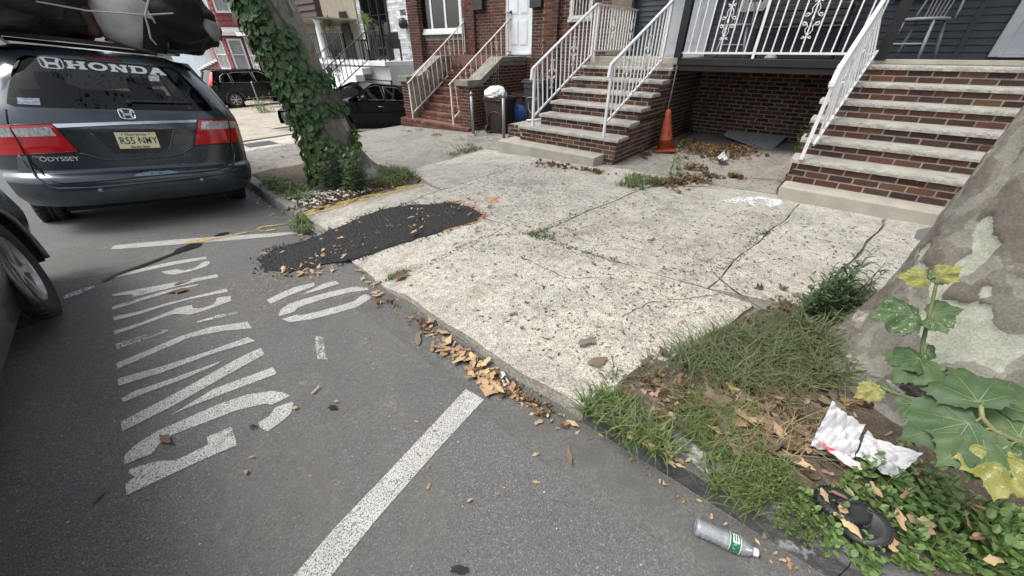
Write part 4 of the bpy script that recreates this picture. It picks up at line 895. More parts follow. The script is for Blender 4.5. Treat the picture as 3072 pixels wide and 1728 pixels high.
# chain-link fence in front of the white house
def chainlink(name, a, b, z0, z1, label, cell=.075, posts=3):
    a, b = Vector(a), Vector(b); t = thing(name, (a.x, a.y, z0), label, 'fence'); d = (b - a); L = d.length; d.normalize(); m = MB(); H_ = z1 - z0
    for s in (-1, 1):
        k = -H_ if s > 0 else 0
        while k < (L if s > 0 else L + H_):
            u0, u1 = (k, k + H_) if s > 0 else (k, k - H_); za, zb_ = z0, z1
            if min(u0, u1) < L and max(u0, u1) > 0:
                t0 = 0; t1 = 1
                du = u1 - u0
                for lim in (0, L):
                    tt = (lim - u0) / du
                    if 0 < tt < 1:
                        if (lim == 0) == (du > 0): t0 = max(t0, tt)
                        else: t1 = min(t1, tt)
                p = a + d * (u0 + du * t0); q = a + d * (u0 + du * t1); m.tube([(p.x, p.y, za + H_ * t0), (q.x, q.y, za + H_ * t1)], .0028, 3, False)
            k += cell * 1.414
    m.build('mesh_wire', A['steel'], t)
    MB().tube([(a.x, a.y, z1), (b.x, b.y, z1)], .02, 8).build('top_rail', A['steel'] if 'gate' in name else BLK, t)
    for i in range(posts): p = a.lerp(b, i / max(1, posts - 1)); MB().tube([(p.x, p.y, z0 - .1), (p.x, p.y, z1 + .03)], .026, 8).build('post', A['steel'] if 'gate' in name else BLK, t)
    return t
chainlink('chain_link_fence', (8.2, yr - .2, 0), (8.2, yr + 5, 0), -.5, on_x(*wc(1300, 1175), 8.2).z, 'chain link fence with black top rail behind the black sedan', posts=4)
# ================================================================== red house, far stairs
tc = lambda a, b: (560 + a / 3.45, b / 3.45)
X5 = 9.6
h5 = thing('red_shingle_house', (X5, 30, -1.1), 'red shingled house with white bay windows behind the dark suv', 'house')
REDS = pm('red_shingle', (.26, .065, .075), (.20, .05, .06), 8, .8, coord='pos')
yA = on_x(*tc(510, 650), X5 - .8).y; yB = on_x(*tc(390, 650), X5 - .8).y
y0 = on_x(*tc(760, 600), X5).y; yE = 36.0
MB().box(X5 + .02, X5 + .4, y0, yE, -1.8, 7.5).build('wall', REDS, h5)
# bay: three-sided
zc = on_x(*tc(430, 330), X5 - .8).z
bay = [(X5 + .01, yA - .1), (X5 - .8, yA + .5), (X5 - .8, yB + 1.2), (X5 + .01, yB + 2.0)]
m = MB(); m.prism([(x, y, -1.8) for x, y in bay], (0, 0, 9.0)); m.build('bay_wall', REDS, h5)
def lap(p, q, z0, z1, n, nm='shingle_course'):
    p, q = Vector(p), Vector(q); d = (q - p).normalized(); nrm = Vector((-abs(d.y), d.x if d.y > 0 else -d.x, 0)); nrm = Vector((d.y, -d.x, 0))
    if nrm.x > 0: nrm = -nrm
    for i in range(n):
        z = z0 + (z1 - z0) * i / n; h = (z1 - z0) / n
        MB().prism([(*(p + nrm * .006).xy, z + h), (*(p + nrm * .035).xy, z), (*(p + nrm * .002).xy, z)], (q - p)).build(nm, REDS, h5)
v3 = lambda t, z=0: Vector((t[0], t[1], z))
for a, b in ((bay[0], bay[1]), (bay[1], bay[2])): lap(v3(a), v3(b), -1.0, zc - .2, 14); lap(v3(a), v3(b), zc + .35, 6.8, 18)
lap(Vector((X5 + .02, y0, 0)), Vector((X5 + .02, yA - .1, 0)), -1.0, zc - .2, 14)
m = MB(); m.prism([(x - .25, y - .2, zc - .15) for x, y in bay[:2]] + [(x - .25, y + .2, zc - .15) for x, y in bay[2:]], (0, 0, .18)); m.prism([(x - .12, y - .1, zc + .03) for x, y in bay[:2]] + [(x - .12, y + .1, zc + .03) for x, y in bay[2:]], (0, 0, .2)); m.build('cornice', A['trimw'], h5)
def win_on(p, q, z0, z1, parent, rows=2, cols=1, fr=.09):
    """window on the vertical plane through p,q"""
    p, q = Vector(p), Vector(q); d = (q - p); L = d.length; d.normalize(); nrm = Vector((d.y, -d.x, 0))
    if nrm.x > 0: nrm = -nrm
    Mx = Matrix((d, nrm, Vector((0, 0, 1)))).transposed()
    def bx(u0, u1, a, b, t0, t1): c_ = p + d * ((u0 + u1) / 2) + Vector((0, 0, (a + b) / 2)) + nrm * ((t0 + t1) / 2); return (c_, ((u1 - u0) / 2, (t1 - t0) / 2, (b - a) / 2), Mx)
    f = MB()
    for s in ((0, fr, z0, z1), (L - fr, L, z0, z1), (fr, L - fr, z0, z0 + fr), (fr, L - fr, z1 - fr, z1)): f.obox(*bx(*s, .0, .09))
    for k in range(1, rows): zz = z0 + (z1 - z0) * k / rows; f.obox(*bx(fr, L - fr, zz - .025, zz + .025, .0, .07))
    for k in range(1, cols): uu = L * k / cols; f.obox(*bx(uu - .025, uu + .025, z0 + fr, z1 - fr, .0, .068))
    f.build('window', A['trimw'], parent); MB().obox(*bx(fr * .8, L - fr * .8, z0 + fr * .8, z1 - fr * .8, .036, .042)).build('pane', pm('pale_glass', (.20, .22, .22), (.34, .35, .34), 2, .15, coord='pos'), parent)
e1, e2 = v3(bay[0]), v3(bay[1]); win_on(e1.lerp(e2, .12), e1.lerp(e2, .9), .5, zc - .3, h5); win_on(e1.lerp(e2, .12), e1.lerp(e2, .9), zc + .9, 6.5, h5)
e1, e2 = v3(bay[1]), v3(bay[2]); win_on(e1.lerp(e2, .15), e1.lerp(e2, .8), .5, zc - .3, h5, 2, 2); win_on(e1.lerp(e2, .15), e1.lerp(e2, .8), zc + .9, 6.5, h5, 2, 2)
win_on((X5 + .02, y0 + .3, 0), (X5 + .02, yA - .35, 0), .3, zc - .2, h5, 4, 2)
MB().box(X5 - .35, X5 - .02, y0 - .1, yA - .2, zc - .18, zc).build('porch_eave', A['trimw'], h5)
MB().tube([(X5 - .1, y0 + .1, -1), (X5 - .1, y0 + .1, zc)], .06, 8).build('downpipe', BLK, h5)
# white stairs beyond
h6 = thing('white_stair_house', (9.5, 40, -1.5), 'pale blue house with white stairs and railing in the far distance', 'house')
MB().box(10.6, 11, 36.05, 52, -2.5, 7).build('wall', pm('pale_blue_siding', (.42, .50, .56), (.36, .44, .50), 4, .8, coord='pos'), h6)
q = on_x(*tc(360, 620), 9.6); q2_ = on_x(*tc(165, 720), 9.6)
MB().box(9.4, 10.59, q.y - 4.2, q.y, -2.5, q.z - .1).build('landing', pm('far_brick', (.13, .05, .04), (.16, .07, .055), 8, .9, coord='pos'), h6)
for i in range(7): f = i / 7; y = q.y + (q2_.y - q.y) * f; z = q.z + (q2_.z - q.z) * f; MB().box(9.4, 10.58, y, y + (q2_.y - q.y) / 7 - .01, -2.5, z - .1).build('stair_base', pm('far_brick', (.13, .05, .04)), h6); MB().box(9.3, 10.57, y - .05, y + (q2_.y - q.y) / 7, z - .1, z).build('stair_tread', A['trimw'], h6)
for i in range(20):
    f = i / 19; y = q.y + (q2_.y - q.y) * f; z = q.z + (q2_.z - q.z) * f; MB().box(9.35, 9.39, y - .02, y + .02, z, z + .95).build('baluster', A['trimw'], h6)
for i in range(9): y = q.y - i * .45; MB().box(9.35, 9.39, y - .02, y + .02, q.z - .1, q.z + .95).build('baluster', A['trimw'], h6)
MB().beam((9.37, q.y, q.z + .97), (9.37, q2_.y, q2_.z + .97), .06, .06).beam((9.37, q.y, q.z + .97), (9.37, q.y - 4, q.z + .97), .06, .06).build('handrail', A['trimw'], h6)
chainlink('chain_link_gate', (6.08, 18.9, 0), (6.5, 20.2, 0), -.62, .38, 'short chain link gate between two steel posts in front of the dark suv', posts=2)
# ================================================================== vehicles
def flake(name, c, rough=.28, metal=.55, c2=None):
    t = NT(name); v = t.coord('obj'); col = t.mix(t.step(t.noise(v, 3.0, 5), .3, .7), c, c2 or tuple(x * 1.25 for x in c))
    t.set(t.b, 'Specular IOR Level', .5 if metal else .0); t.P(Base_Color=col, Metallic=metal, Roughness=t.ramp(t.noise(v, 6, 5), [(.3, rough * .8), (.7, rough * 1.35)]), Coat_Weight=.9 if metal else .6, Coat_Roughness=.08); return t.mat
SLATE = flake('slate_car_paint', (.042, .056, .068)); GREYP = flake('grey_car_paint', (.075, .08, .085), .35); BLACKP = flake('black_car_paint', (.006, .0065, .008), .2, .0); NAVY = flake('dark_navy_paint', (.007, .009, .014), .2, .0)
CARGL = glass('car_glass', (.16, .17, .18), .02, .75, .0); TINT = glass('tinted_glass', (.05, .055, .06), .02, .85, .0); REDL = pm('red_lens', (.60, .010, .014), (.42, .006, .010), 30, .12, stretch=(40, 1, 4), coat=1.); CLRL = pm('clear_lens', (.74, .74, .72), (.30, .30, .30), 45, .1, metal=.3, coat=1., stretch=(3, 1, .6))
GAP = pm('panel_gap', (.006, .006, .006), None, rough=.8); INT = pm('dark_upholstery', (.03, .03, .032), (.05, .05, .05), 8, .9)
def wheel(parent, c, r, wd, side, steer=0., spokes=7, rimr=None, nm='wheel', wider=1.0):
    """c: local centre, side +1 means outer face towards +x"""
    rimr = rimr or r * .66
    Mx = Matrix.Translation(c) @ Matrix.Rotation(steer, 4, 'Z') @ Matrix.Rotation(math.pi / 2 * side, 4, 'Y')
    h = wd / 2
    t = MB(); t.lathe([(rimr, -h * .8), (r * .86, -h), (r * .97, -h * .88), (r, -h * .6), (r, -h * .2), (r * .985, -h * .18), (r * .985, -h * .12), (r, -h * .1), (r, h * .1), (r * .985, h * .12), (r * .985, h * .18), (r, h * .2), (r, h * .6), (r * .97, h * .88), (r * .86, h), (rimr * 1.02, h * .82), (rimr, h * .6), (rimr, -h * .8)], 40, Mx, cap=False)
    for i in range(36):
        a = i * math.pi / 18
        for sg in (-1, 1): t.obox(Mx @ Vector((r * math.cos(a), r * math.sin(a), sg * h * .62)), (.004, .012, h * .26), (Mx.to_3x3() @ Matrix.Rotation(a, 3, 'Z')))
    ty = t.build(nm, A['rubber'], parent, local=True, smooth=True)
    m = MB(); m.lathe([(rimr * .99, h * .78), (rimr * .93, h * .8), (rimr * .88, h * .55), (rimr * .86, -h * .5)], 40, Mx, cap=False)
    for i in range(spokes):
        a = i * 2 * math.pi / spokes
        q = [Mx @ Vector((rr * math.cos(a + da), rr * math.sin(a + da), zz)) for rr, da, zz in ((rimr * .16, -.5, h * .62), (rimr * .16, .5, h * .62), (rimr * .92, .15, h * .72), (rimr * .92, -.15, h * .72), (rimr * .16, -.5, h * .35), (rimr * .16, .5, h * .35), (rimr * .92, .15, h * .45), (rimr * .92, -.15, h * .45))]
        m.add(q, [(0, 1, 2, 3), (7, 6, 5, 4), (0, 4, 5, 1), (1, 5, 6, 2), (2, 6, 7, 3), (3, 7, 4, 0)])
    m.lathe([(0, h * .66), (rimr * .2, h * .64), (rimr * .22, h * .3)], 16, Mx, cap=False)
    m.build('rim', A['alloy'], ty, local=True)
    MB().lathe([(0, -h * .2), (rimr * .87, -h * .2)], 24, Mx, cap=False).build('brake', GAP, ty, local=True)
    return ty
# ---------------------------------------------------------------- the grey minivan
VR = (R(-1.4), R(7.0), R(-2.33)); VL = (.421, 5.378, -.165)
van = thing('minivan', VL, 'slate grey minivan seen from behind, parked at the kerb with a loaded roof', 'van', None, VR, 'YXZ'); VM = MATX[van.name]; VMI = VM.inverted()
Wk = [(.26, .84), (.34, .90), (.45, .955), (.6, .975), (.9, .98), (1.15, .965), (1.235, .935), (1.45, .845), (1.62, .74), (1.69, .66), (1.73, .56)]
Yk = [(.26, .14), (.34, .06), (.42, .02), (.50, .0), (.585, .0), (.625, .02), (.65, .055), (.66, .09), (.80, .085), (1.0, .075), (1.06, .07), (1.11, .085), (1.2, .125), (1.235, .145), (1.45, .27), (1.62, .375), (1.67, .40), (1.69, .46), (1.73, .62)]
def vW(z): return interp(z, Wk)
def vR(u, z, off=0.):
    a = abs(u) / vW(z); return Vector((u, interp(z, Yk) + .26 * a ** 5 + .03 * a * a - off, z))
def v_uz(px, py):
    """pixel of the photo -> (u, z) on the van's rear surface"""
    u, z = 0., 1.0; o = VMI @ C0; d = VMI.to_3x3() @ ray(px, py)
    for _ in range(40):
        p = vR(max(-.97, min(.97, u)), z); t = (p.y - o.y) / d.y; q = o + d * t
        u = u * .4 + q.x * .6; z = z * .4 + q.z * .6; z = max(.27, min(1.72, z)); u = max(-.985 * vW(z), min(.985 * vW(z), u))
    return u, z
def v_pl(px, py, c):
    o = VMI @ C0; d = VMI.to_3x3() @ ray(px, py); return o + d * ((c - o.y) / d.y)
def vpatch(name, uz, mat, parent, off=.004, maxlen=.05, thick=0):
    bm = bmesh.new(); f = bm.faces.new([bm.verts.new((a, b, 0)) for a, b in uz]); bmesh.ops.triangulate(bm, faces=bm.faces[:])
    for _ in range(5):
        es = [e for e in bm.edges if e.calc_length() > maxlen]
        if not es: break
        bmesh.ops.subdivide_edges(bm, edges=es, cuts=1); bmesh.ops.triangulate(bm, faces=bm.faces[:])
    for v in bm.verts: v.co = vR(v.co.x, v.co.y, off)
    bmesh.ops.recalc_face_normals(bm, faces=bm.faces[:]); me = bpy.data.meshes.new(name); bm.to_mesh(me); bm.free(); me.materials.append(mat)
    o = bpy.data.objects.new(name, me); COL.objects.link(o); o.parent = parent; MATX[o.name] = VM
    me.polygons.foreach_set('use_smooth', [True] * len(me.polygons))
    if thick: md = o.modifiers.new('s', 'SOLIDIFY'); md.thickness = thick; md.offset = 0
    return o
def vline(name, uz, mat, parent, r=.004, off=.002, n=5):
    pts = []
    for a, b in zip(uz, uz[1:]):
        k = max(1, int(math.hypot(a[0] - b[0], a[1] - b[1]) / .04))
        pts += [vR(a[0] + (b[0] - a[0]) * i / k, a[1] + (b[1] - a[1]) * i / k, off) for i in range(k)]
    pts.append(vR(*uz[-1], off)); return MB().tube(pts, r, n).build(name, mat, parent, local=True, smooth=True)
k1 = lambda pts: [v_uz(a / 2.07, b / 2.07) for a, b in pts]         # crop of the van
k6 = lambda pts: [v_uz(60 + a / 3.788, 340 + b / 3.788) for a, b in pts]
GLP = [(-.735, 1.245), (-.70, 1.33), (-.62, 1.50), (-.56, 1.60), (-.50, 1.635), (.50, 1.635), (.56, 1.60), (.62, 1.50), (.70, 1.33), (.735, 1.245), (.70, 1.225), (-.70, 1.225)]
def inside(u, z, P):
    c = False; j = len(P) - 1
    for i in range(len(P)):
        (x1, y1), (x2, y2) = P[i], P[j]
        if (y1 > z) != (y2 > z) and u < (x2 - x1) * (z - y1) / (y2 - y1) + x1: c = not c
        j = i
    return c
m = MB(); nz, nu = 76, 64; zz = [.345 + (1.73 - .345) * j / nz for j in range(nz + 1)]; vs = [vR(vW(z) * (-1 + 2 * i / nu), z) for z in zz for i in range(nu + 1)]
GS = [(u * .975, 1.43 + (z - 1.43) * .96) for u, z in GLP]; fs = []
for j in range(nz):
    for i in range(nu):
        u = vW(zz[j]) * (-1 + 2 * (i + .5) / nu); z = (zz[j] + zz[j + 1]) / 2
        if not inside(u, z, GS): a = j * (nu + 1) + i; fs.append((a, a + 1, a + nu + 2, a + nu + 1))
m.add(vs, fs); body = m.build('body', SLATE, van, local=True, smooth=True)
# sides, floor, roof, nose
def vside(s):
    def fn(u, v):
        z = .345 + (1.235 - .345) * v; y = vR(vW(z), z).y + (5.02 - vR(vW(z), z).y) * u; tp = 1 - .16 * max(0, (u - .8) / .2) ** 2; zt = z
        if u > .8: zt = .345 + (z - .345) * (1 - .32 * ((u - .8) / .2) ** 1.3)
        return (s * vW(z) * tp, y, zt)
    return fn
for s in (-1, 1): MB().grid(vside(s), 50, 14).build('side_panel', SLATE, van, local=True, smooth=True)
MB().box(-.70, .70, .25, 4.9, .27, .36).build('underbody', GAP, van, local=True)
def hood(u, v): yy = 4.0 + 1.02 * v; f = max(0, ((yy / 5.02) - .8) / .2); return ((-1 + 2 * u) * .935 * (1 - .16 * f * f), yy, .26 + (1.235 - .26) * (1 - .32 * f ** 1.3) + .06 * (1 - (2 * u - 1) ** 2) * (1 - f * .5))
MB().grid(hood, 12, 10).build('hood', SLATE, van, local=True, smooth=True)
MB().grid(lambda u, v: ((-1 + 2 * u) * .80, 5.0, .26 + .66 * v), 6, 4).build('nose', SLATE, van, local=True)
def roof(u, v): yy = .50 + 2.9 * v; a = -1 + 2 * u; return (a * .70, yy + 0, 1.685 + .07 * (1 - a * a) * min(1, .2 + v * 5))
MB().grid(roof, 14, 14).build('roof', SLATE, van, local=True, smooth=True)
for s in (-1, 1):
    MB().grid(lambda u, v: (s * (vW(1.235) + (.70 - vW(1.235)) * v), (.45 + (3.9 - .45) * u) * (1 - v) + v * (.62 + (3.3 - .62) * u), 1.235 + (1.685 - 1.235) * v), 8, 3).build('side_window', CARGL, van, local=True, smooth=True)
    for yb, yt in ((1.55, 1.55), (2.65, 2.6), (3.9, 3.32)):
        MB().beam((s * .94, yb, 1.23), (s * .705, yt, 1.69), .03, .10, up=(0, 1, 0)).build('pillar', BLACKP, van, local=True)
MB().grid(lambda u, v: ((-1 + 2 * u) * (.86 - .18 * v), 4.05 - .72 * v, 1.235 + .45 * v), 8, 4).build('windshield', glass('clear_glass', (.75, .78, .78), .02, .8, .03), van, local=True, smooth=True)
# interior
for s in (-.42, .42):
    MB().box(s - .24, s + .24, 2.55, 2.7, .5, 1.28).build('seat_back', INT, van, local=True, bevel=.05, seg=3); MB().box(s - .13, s + .13, 2.56, 2.66, 1.30, 1.5).build('headrest', INT, van, local=True, bevel=.05, seg=3)
for s in (-.36, .36):
    MB().box(s - .30, s + .30, 1.05, 1.2, .5, 1.22).build('seat_back', INT, van, local=True, bevel=.06, seg=3); MB().box(s - .12, s + .12, 1.05, 1.14, 1.24, 1.40).build('headrest', INT, van, local=True, bevel=.05, seg=3)
MB().box(-.9, .9, .4, 4.0, .5, .62).build('cabin_floor', INT, van, local=True)
# glass and its border
vg = vpatch('rear_window', GLP, CARGL, van, .004)
bo = MB()
ring_o = GLP; ring_i = [(u * .955, 1.43 + (z - 1.43) * .92) for u, z in GLP]
L_ = len(GLP); den = []
for i in range(L_):
    for q in range(8): f = q / 8; den.append((tuple(ring_o[i][k] + (ring_o[(i + 1) % L_][k] - ring_o[i][k]) * f for k in (0, 1)), tuple(ring_i[i][k] + (ring_i[(i + 1) % L_][k] - ring_i[i][k]) * f for k in (0, 1))))
vs = [vR(*o_, .002) for o_, i_ in den] + [vR(*i_, .002) for o_, i_ in den]; n_ = len(den)
MB().add(vs, [(i, (i + 1) % n_, n_ + (i + 1) % n_, n_ + i) for i in range(n_)]).build('window_border', A['blackplastic'], vg, local=True)
# lights
for s, poly_g, poly_f, lens_g, lens_f in (
   (-1, [(60,775),(320,770),(485,940),(165,960)], [(-30,780),(52,775),(150,960),(-10,962)], [(70,797),(305,787),(352,842),(105,850)], [(-20,795),(55,790),(88,848),(-10,852)]),
   (1, [(1225,742),(1410,738),(1427,885),(1205,900)], [(1418,738),(1465,745),(1510,878),(1435,884)], [(1250,755),(1412,748),(1418,795),(1245,805)], [(1420,750),(1462,752),(1485,790),(1426,794)])):
    lt = vpatch('tail_light', k1(poly_g), REDL, van, .012, .04); vpatch('reverse_lens', k1(lens_g), CLRL, lt, .017, .04); vline('light_edge', k1(poly_g + poly_g[:1]), pm('dark_red_edge', (.10, .004, .006), None, rough=.3), lt, .007, .008)
    lf = vpatch('tail_light', k1(poly_f), REDL, van, .012, .03); vpatch('reverse_lens', k1(lens_f), CLRL, lf, .017, .03)
vpatch('chrome_strip', k6([(360,118),(1200,92),(2005,72),(2000,100),(1200,125),(420,162)]), A['chrome'], van, .014)
vpatch('plate_ledge', k6([(440,166),(1200,130),(1995,104),(1990,150),(1600,180),(1200,196),(500,210)]), SLATE, van, .02)
vpatch('plate_recess', k6([(800,215),(1745,178),(1690,400),(1640,435),(1560,450),(1120,470),(1060,440)]), flake('recess_shade_paint', (.016, .020, .024)), van, .002)  # flat patch; a darker body colour stands in for the shade in the recess
vline('recess_lip', k6([(800,215),(1060,440),(1120,472),(1560,452),(1650,435),(1700,395),(1752,178)]), SLATE, van, .008, .004)
vline('crease', k6([(660,448),(760,470),(930,520),(1120,525),(1700,490),(1850,455),(1985,365)]), SLATE, van, .009, .002)
vline('bumper_edge', k6([(-10,470),(100,610),(200,740),(330,830),(450,855),(900,838),(1600,770),(2250,690),(2370,655),(2430,560),(2440,460),(2400,340)]), SLATE, van, .012, .004)
vline('panel_gap', k6([(75,460),(130,560),(270,700),(380,780),(480,795),(1000,765),(1600,700),(2230,645),(2340,610),(2380,540),(2395,440),(2385,330)]), GAP, van, .006, .001)
vline('panel_gap', k1([(35,680),(50,770)]), GAP, van, .006, .001); vline('panel_gap', k1([(1330,662),(1412,738)]), GAP, van, .006, .001)
vpatch('bumper_reflector', k6([(-40,485),(75,480),(145,660),(-20,665)]), flake('faded_corner', (.10, .13, .135), .3), van, .012)
for p in ((918, 872), (2066, 752)):
    u, z = k6([p])[0]; c = vR(u, z); MB().lathe([(0, .012), (.012, .011), (.017, .004), (.018, 0)], 14, Matrix.Translation(c) @ Matrix.Rotation(math.pi / 2, 4, 'X'), cap=False).build('parking_sensor', pm('sensor_grey', (.30, .32, .34), None, rough=.4), van, local=True, smooth=True)
vpatch('dent_scratch', k6([(1285,715),(1330,685),(1500,655),(1625,655),(1680,645),(1810,665),(1760,680),(1600,695),(1400,712)]), flake('scuffed_paint', (.17, .21, .25), .5), van, .003); vpatch('dent_scratch', k6([(1715,575),(1760,572),(1800,580),(1880,560),(1850,590),(1780,605)]), flake('scuffed_paint2', (.12, .14, .16), .5), van, .003)
vpatch('brake_light', [(-.13, 1.648), (.13, 1.648), (.13, 1.676), (-.13, 1.676)], pm('dim_red', (.10, .006, .010), None, rough=.25), van, .006)
vline('wiper', k1([(780,628),(905,630),(1185,638)]), A['blackplastic'], van, .012, .02); u, z = k1([(800, 634)])[0]; MB().lathe([(0, .05), (.012, .05), (.022, .03), (.022, 0)], 12, Matrix.Translation(vR(u, z)) @ Matrix.Rotation(math.pi / 2, 4, 'X')).build('wiper_hub', A['blackplastic'], van, local=True)
vpatch('window_sticker', k1([(920,470),(985,467),(990,505),(928,503)]), pm('sticker_white', (.6, .61, .62), (.35, .36, .38), 60, .5), van, .006); vpatch('window_sticker', k1([(105,605),(245,610),(252,652),(110,645)]), pm('flag_sticker', (.45, .50, .56), (.14, .20, .30), 30, .5, stretch=(1, 1, 4)), van, .006)
# number plate
pl = [(703,822),(965,812),(995,915),(742,930)]; pc = [v_uz(a / 2.07, b / 2.07) for a, b in pl]; cz = .945
PB = Matrix.Translation((0, interp(cz, Yk) - .018, cz)) @ Matrix.Rotation(R(-6), 4, 'X')
cu = (pc[0][0] + pc[1][0] + pc[2][0] + pc[3][0]) / 4; cz = (pc[0][1] + pc[1][1] + pc[2][1] + pc[3][1]) / 4
PB = Matrix.Translation((cu, interp(cz, Yk) - .022, cz)) @ Matrix.Rotation(R(-5), 4, 'X')
tpl = NT('plate_yellow'); zz_ = tpl.n('SeparateXYZ', Vector=tpl.coord('obj')).outputs[2]; tpl.P(Base_Color=tpl.mix(tpl.step(tpl.noise(tpl.coord('obj'), 60, 3), .2, .8), (.74, .66, .36), (.80, .74, .50)), Roughness=.4)
mpl = MB(); mpl.box(-.1525, .1525, -.003, .003, -.076, .076); mpl.v = [tuple(PB @ Vector(p)) for p in mpl.v]; plate = mpl.build('number_plate', tpl.mat, van, local=True, bevel=.004)
INK = pm('plate_ink', (.02, .02, .022), None, rough=.5)
RX90 = Matrix.Rotation(R(90), 4, 'X')
def ptext(s, x, z, size, xs=1., mat=INK, nm='plate_text', bold=0.): text_obj(s, nm, mat, plate, VM @ PB @ Matrix.Translation((x, -.0045, z)) @ RX90, size, .0006, xs=xs, bold=bold)
ptext('R55', -.078, -.004, .092, .78, bold=.0008)
for ch_, xo_ in (('N', .028), ('M', .078), ('Y', .127)): ptext(ch_, xo_, -.004, .092, .66 if ch_ == 'M' else .72, bold=.0006); ptext('New Jersey', 0, .056, .034, 1.0, nm='plate_state'); ptext('Garden State', 0, -.060, .026, 1.05, nm='plate_motto', bold=.0006); ptext('•', 0.003, 0, .05)
for x in (-.1, .1): ptext('•', x, .056, .045)
# wordmarks and emblems
def on_rear(px, py, off=.006):
    u, z = v_uz(px, py); p = vR(u, z, off); du = (vR(u + .02, z, off) - vR(u - .02, z, off)).normalized(); dz = (vR(u, z + .02, off) - vR(u, z - .02, off)).normalized(); nn = du.cross(dz)
    M = Matrix((du, dz - du * dz.dot(du), nn)).transposed(); return Matrix.Translation(p) @ M.to_4x4(), u, z
BADGE = pm('silver_badge', (.62, .63, .65), None, rough=.35, metal=.2)
DEC = pm('white_decal', (.72, .73, .74), None, rough=.5)
# serif block letters, stroke built
def slab_letters(word, cw, ch, gap):
    """simple wide slab-serif capitals as polygons in (x, y)"""
    s = .24; out = []; x0 = 0
    G_ = {'H': [[(0,0),(.42,0),(.42,.2),(.33,.2),(.33,.4),(.67,.4),(.67,.2),(.58,.2),(.58,0),(1,0),(1,.2),(.91,.2),(.91,.8),(1,.8),(1,1),(.58,1),(.58,.8),(.67,.8),(.67,.6),(.33,.6),(.33,.8),(.42,.8),(.42,1),(0,1),(0,.8),(.09,.8),(.09,.2),(0,.2)]],
          'N': [[(0,0),(.40,0),(.40,.2),(.30,.2),(.30,.68),(.66,0),(.92,0),(.92,.8),(1,.8),(1,1),(.62,1),(.62,.8),(.71,.8),(.71,.36),(.36,1),(0,1),(0,.8),(.09,.8),(.09,.2),(0,.2)]],
          'A': [[(0,0),(.40,0),(.40,.18),(.33,.18),(.37,.28),(.64,.28),(.68,.18),(.60,.18),(.60,0),(1,0),(1,.18),(.94,.18),(.64,1),(.36,1),(.06,.18),(0,.18)]],
          'D': [[(0,0),(.62,0),(.82,.06),(.95,.22),(1,.5),(.95,.78),(.82,.94),(.62,1),(0,1),(0,.8),(.09,.8),(.09,.2),(0,.2)], [(.33,.2),(.60,.2),(.72,.3),(.76,.5),(.72,.7),(.60,.8),(.33,.8)]]}
    for ch_ in word:
        if ch_ == 'O': P = [[(.5 + .5 * math.cos(a), .5 + .52 * math.sin(a)) for a in [i * math.pi / 10 for i in range(20)]], [(.5 + .26 * math.cos(a), .5 + .30 * math.sin(a)) for a in [i * math.pi / 10 for i in range(20)]]]
        else: P = G_[ch_]
        out.append((x0, P)); x0 += cw + gap
    return out
p0, p1 = v_uz(192, 183), v_uz(478, 183); zt, zb_ = v_uz(340, 166)[1], v_uz(335, 188)[1]
tw = p1[0] - p0[0]; hgt = .066; cw = tw / 5 * .93; zc_ = 1.553
def fill_uz(name, loops, mat, parent, off):
    cu = bpy.data.curves.new('f', 'CURVE'); cu.dimensions = '2D'; cu.fill_mode = 'BOTH'
    for lp in loops:
        sp = cu.splines.new('POLY'); sp.points.add(len(lp) - 1); sp.use_cyclic_u = True
        for k, (a, b) in enumerate(lp): sp.points[k].co = (a, b, 0, 1)
    ob = bpy.data.objects.new('f', cu); COL.objects.link(ob); dg = bpy.context.evaluated_depsgraph_get(); me = bpy.data.meshes.new_from_object(ob.evaluated_get(dg)); bpy.data.objects.remove(ob); bpy.data.curves.remove(cu)
    for v in me.vertices: v.co = vR(v.co.x, v.co.y, off)
    me.materials.clear(); me.materials.append(mat); me.name = name
    o = bpy.data.objects.new(name, me); COL.objects.link(o); o.parent = parent; MATX[o.name] = VM; return o
for x0, P in slab_letters('HONDA', cw, hgt, tw / 5 * .07 * 5 / 4):
    fill_uz('window_letter', [[(p0[0] + x0 + x * cw, zc_ + y * hgt) for x, y in lp] for lp in P], DEC, vg, .0075)
def emblem(px, py, wd, hg, mat, parent, off, r, zf=None):
    u0, z0 = v_uz(px, py); z0 = zf or z0; sup = [(u0 + wd / 2 * math.copysign(abs(math.cos(a)) ** .45, math.cos(a)) * (1 - .08 * (1 - math.sin(a)) / 2), z0 + hg / 2 * math.copysign(abs(math.sin(a)) ** .45, math.sin(a))) for a in [i * 2 * math.pi / 28 for i in range(29)]]
    e = vline('emblem', sup, mat, parent, r, off)
    for s in (-1, 1): vpatch('emblem_bar', [(u0 + s * wd * a, z0 + hg * b) for a, b in ((.40, .46), (.25, .46), (.16, .08), (.15, -.08), (.22, -.46), (.34, -.46), (.29, 0))], mat, e, off + .003, .03)
    vpatch('emblem_bar', [(u0 + wd * a, z0 + hg * b) for a, b in ((-.22, .08), (.22, .08), (.2, -.14), (-.2, -.14))], mat, e, off + .003, .03)
emblem(148, 176, .145, .085, DEC, vg, .006, .0055, 1.586); emblem(381, 342, .115, .088, A['chrome'], van, .008, .007)
M_, u_, z_ = on_rear(60 + 450 / 3.788, 340 + 520 / 3.788); text_obj('ODYSSEY', 'model_badge', BADGE, van, VM @ M_, .054, .003, xs=1.12, bold=.0006)
M_, u_, z_ = on_rear(60 + 208 / 3.788, 340 + 492 / 3.788); text_obj('Honda', 'dealer_badge', BADGE, van, VM @ M_, .022, .002, xs=1.3)
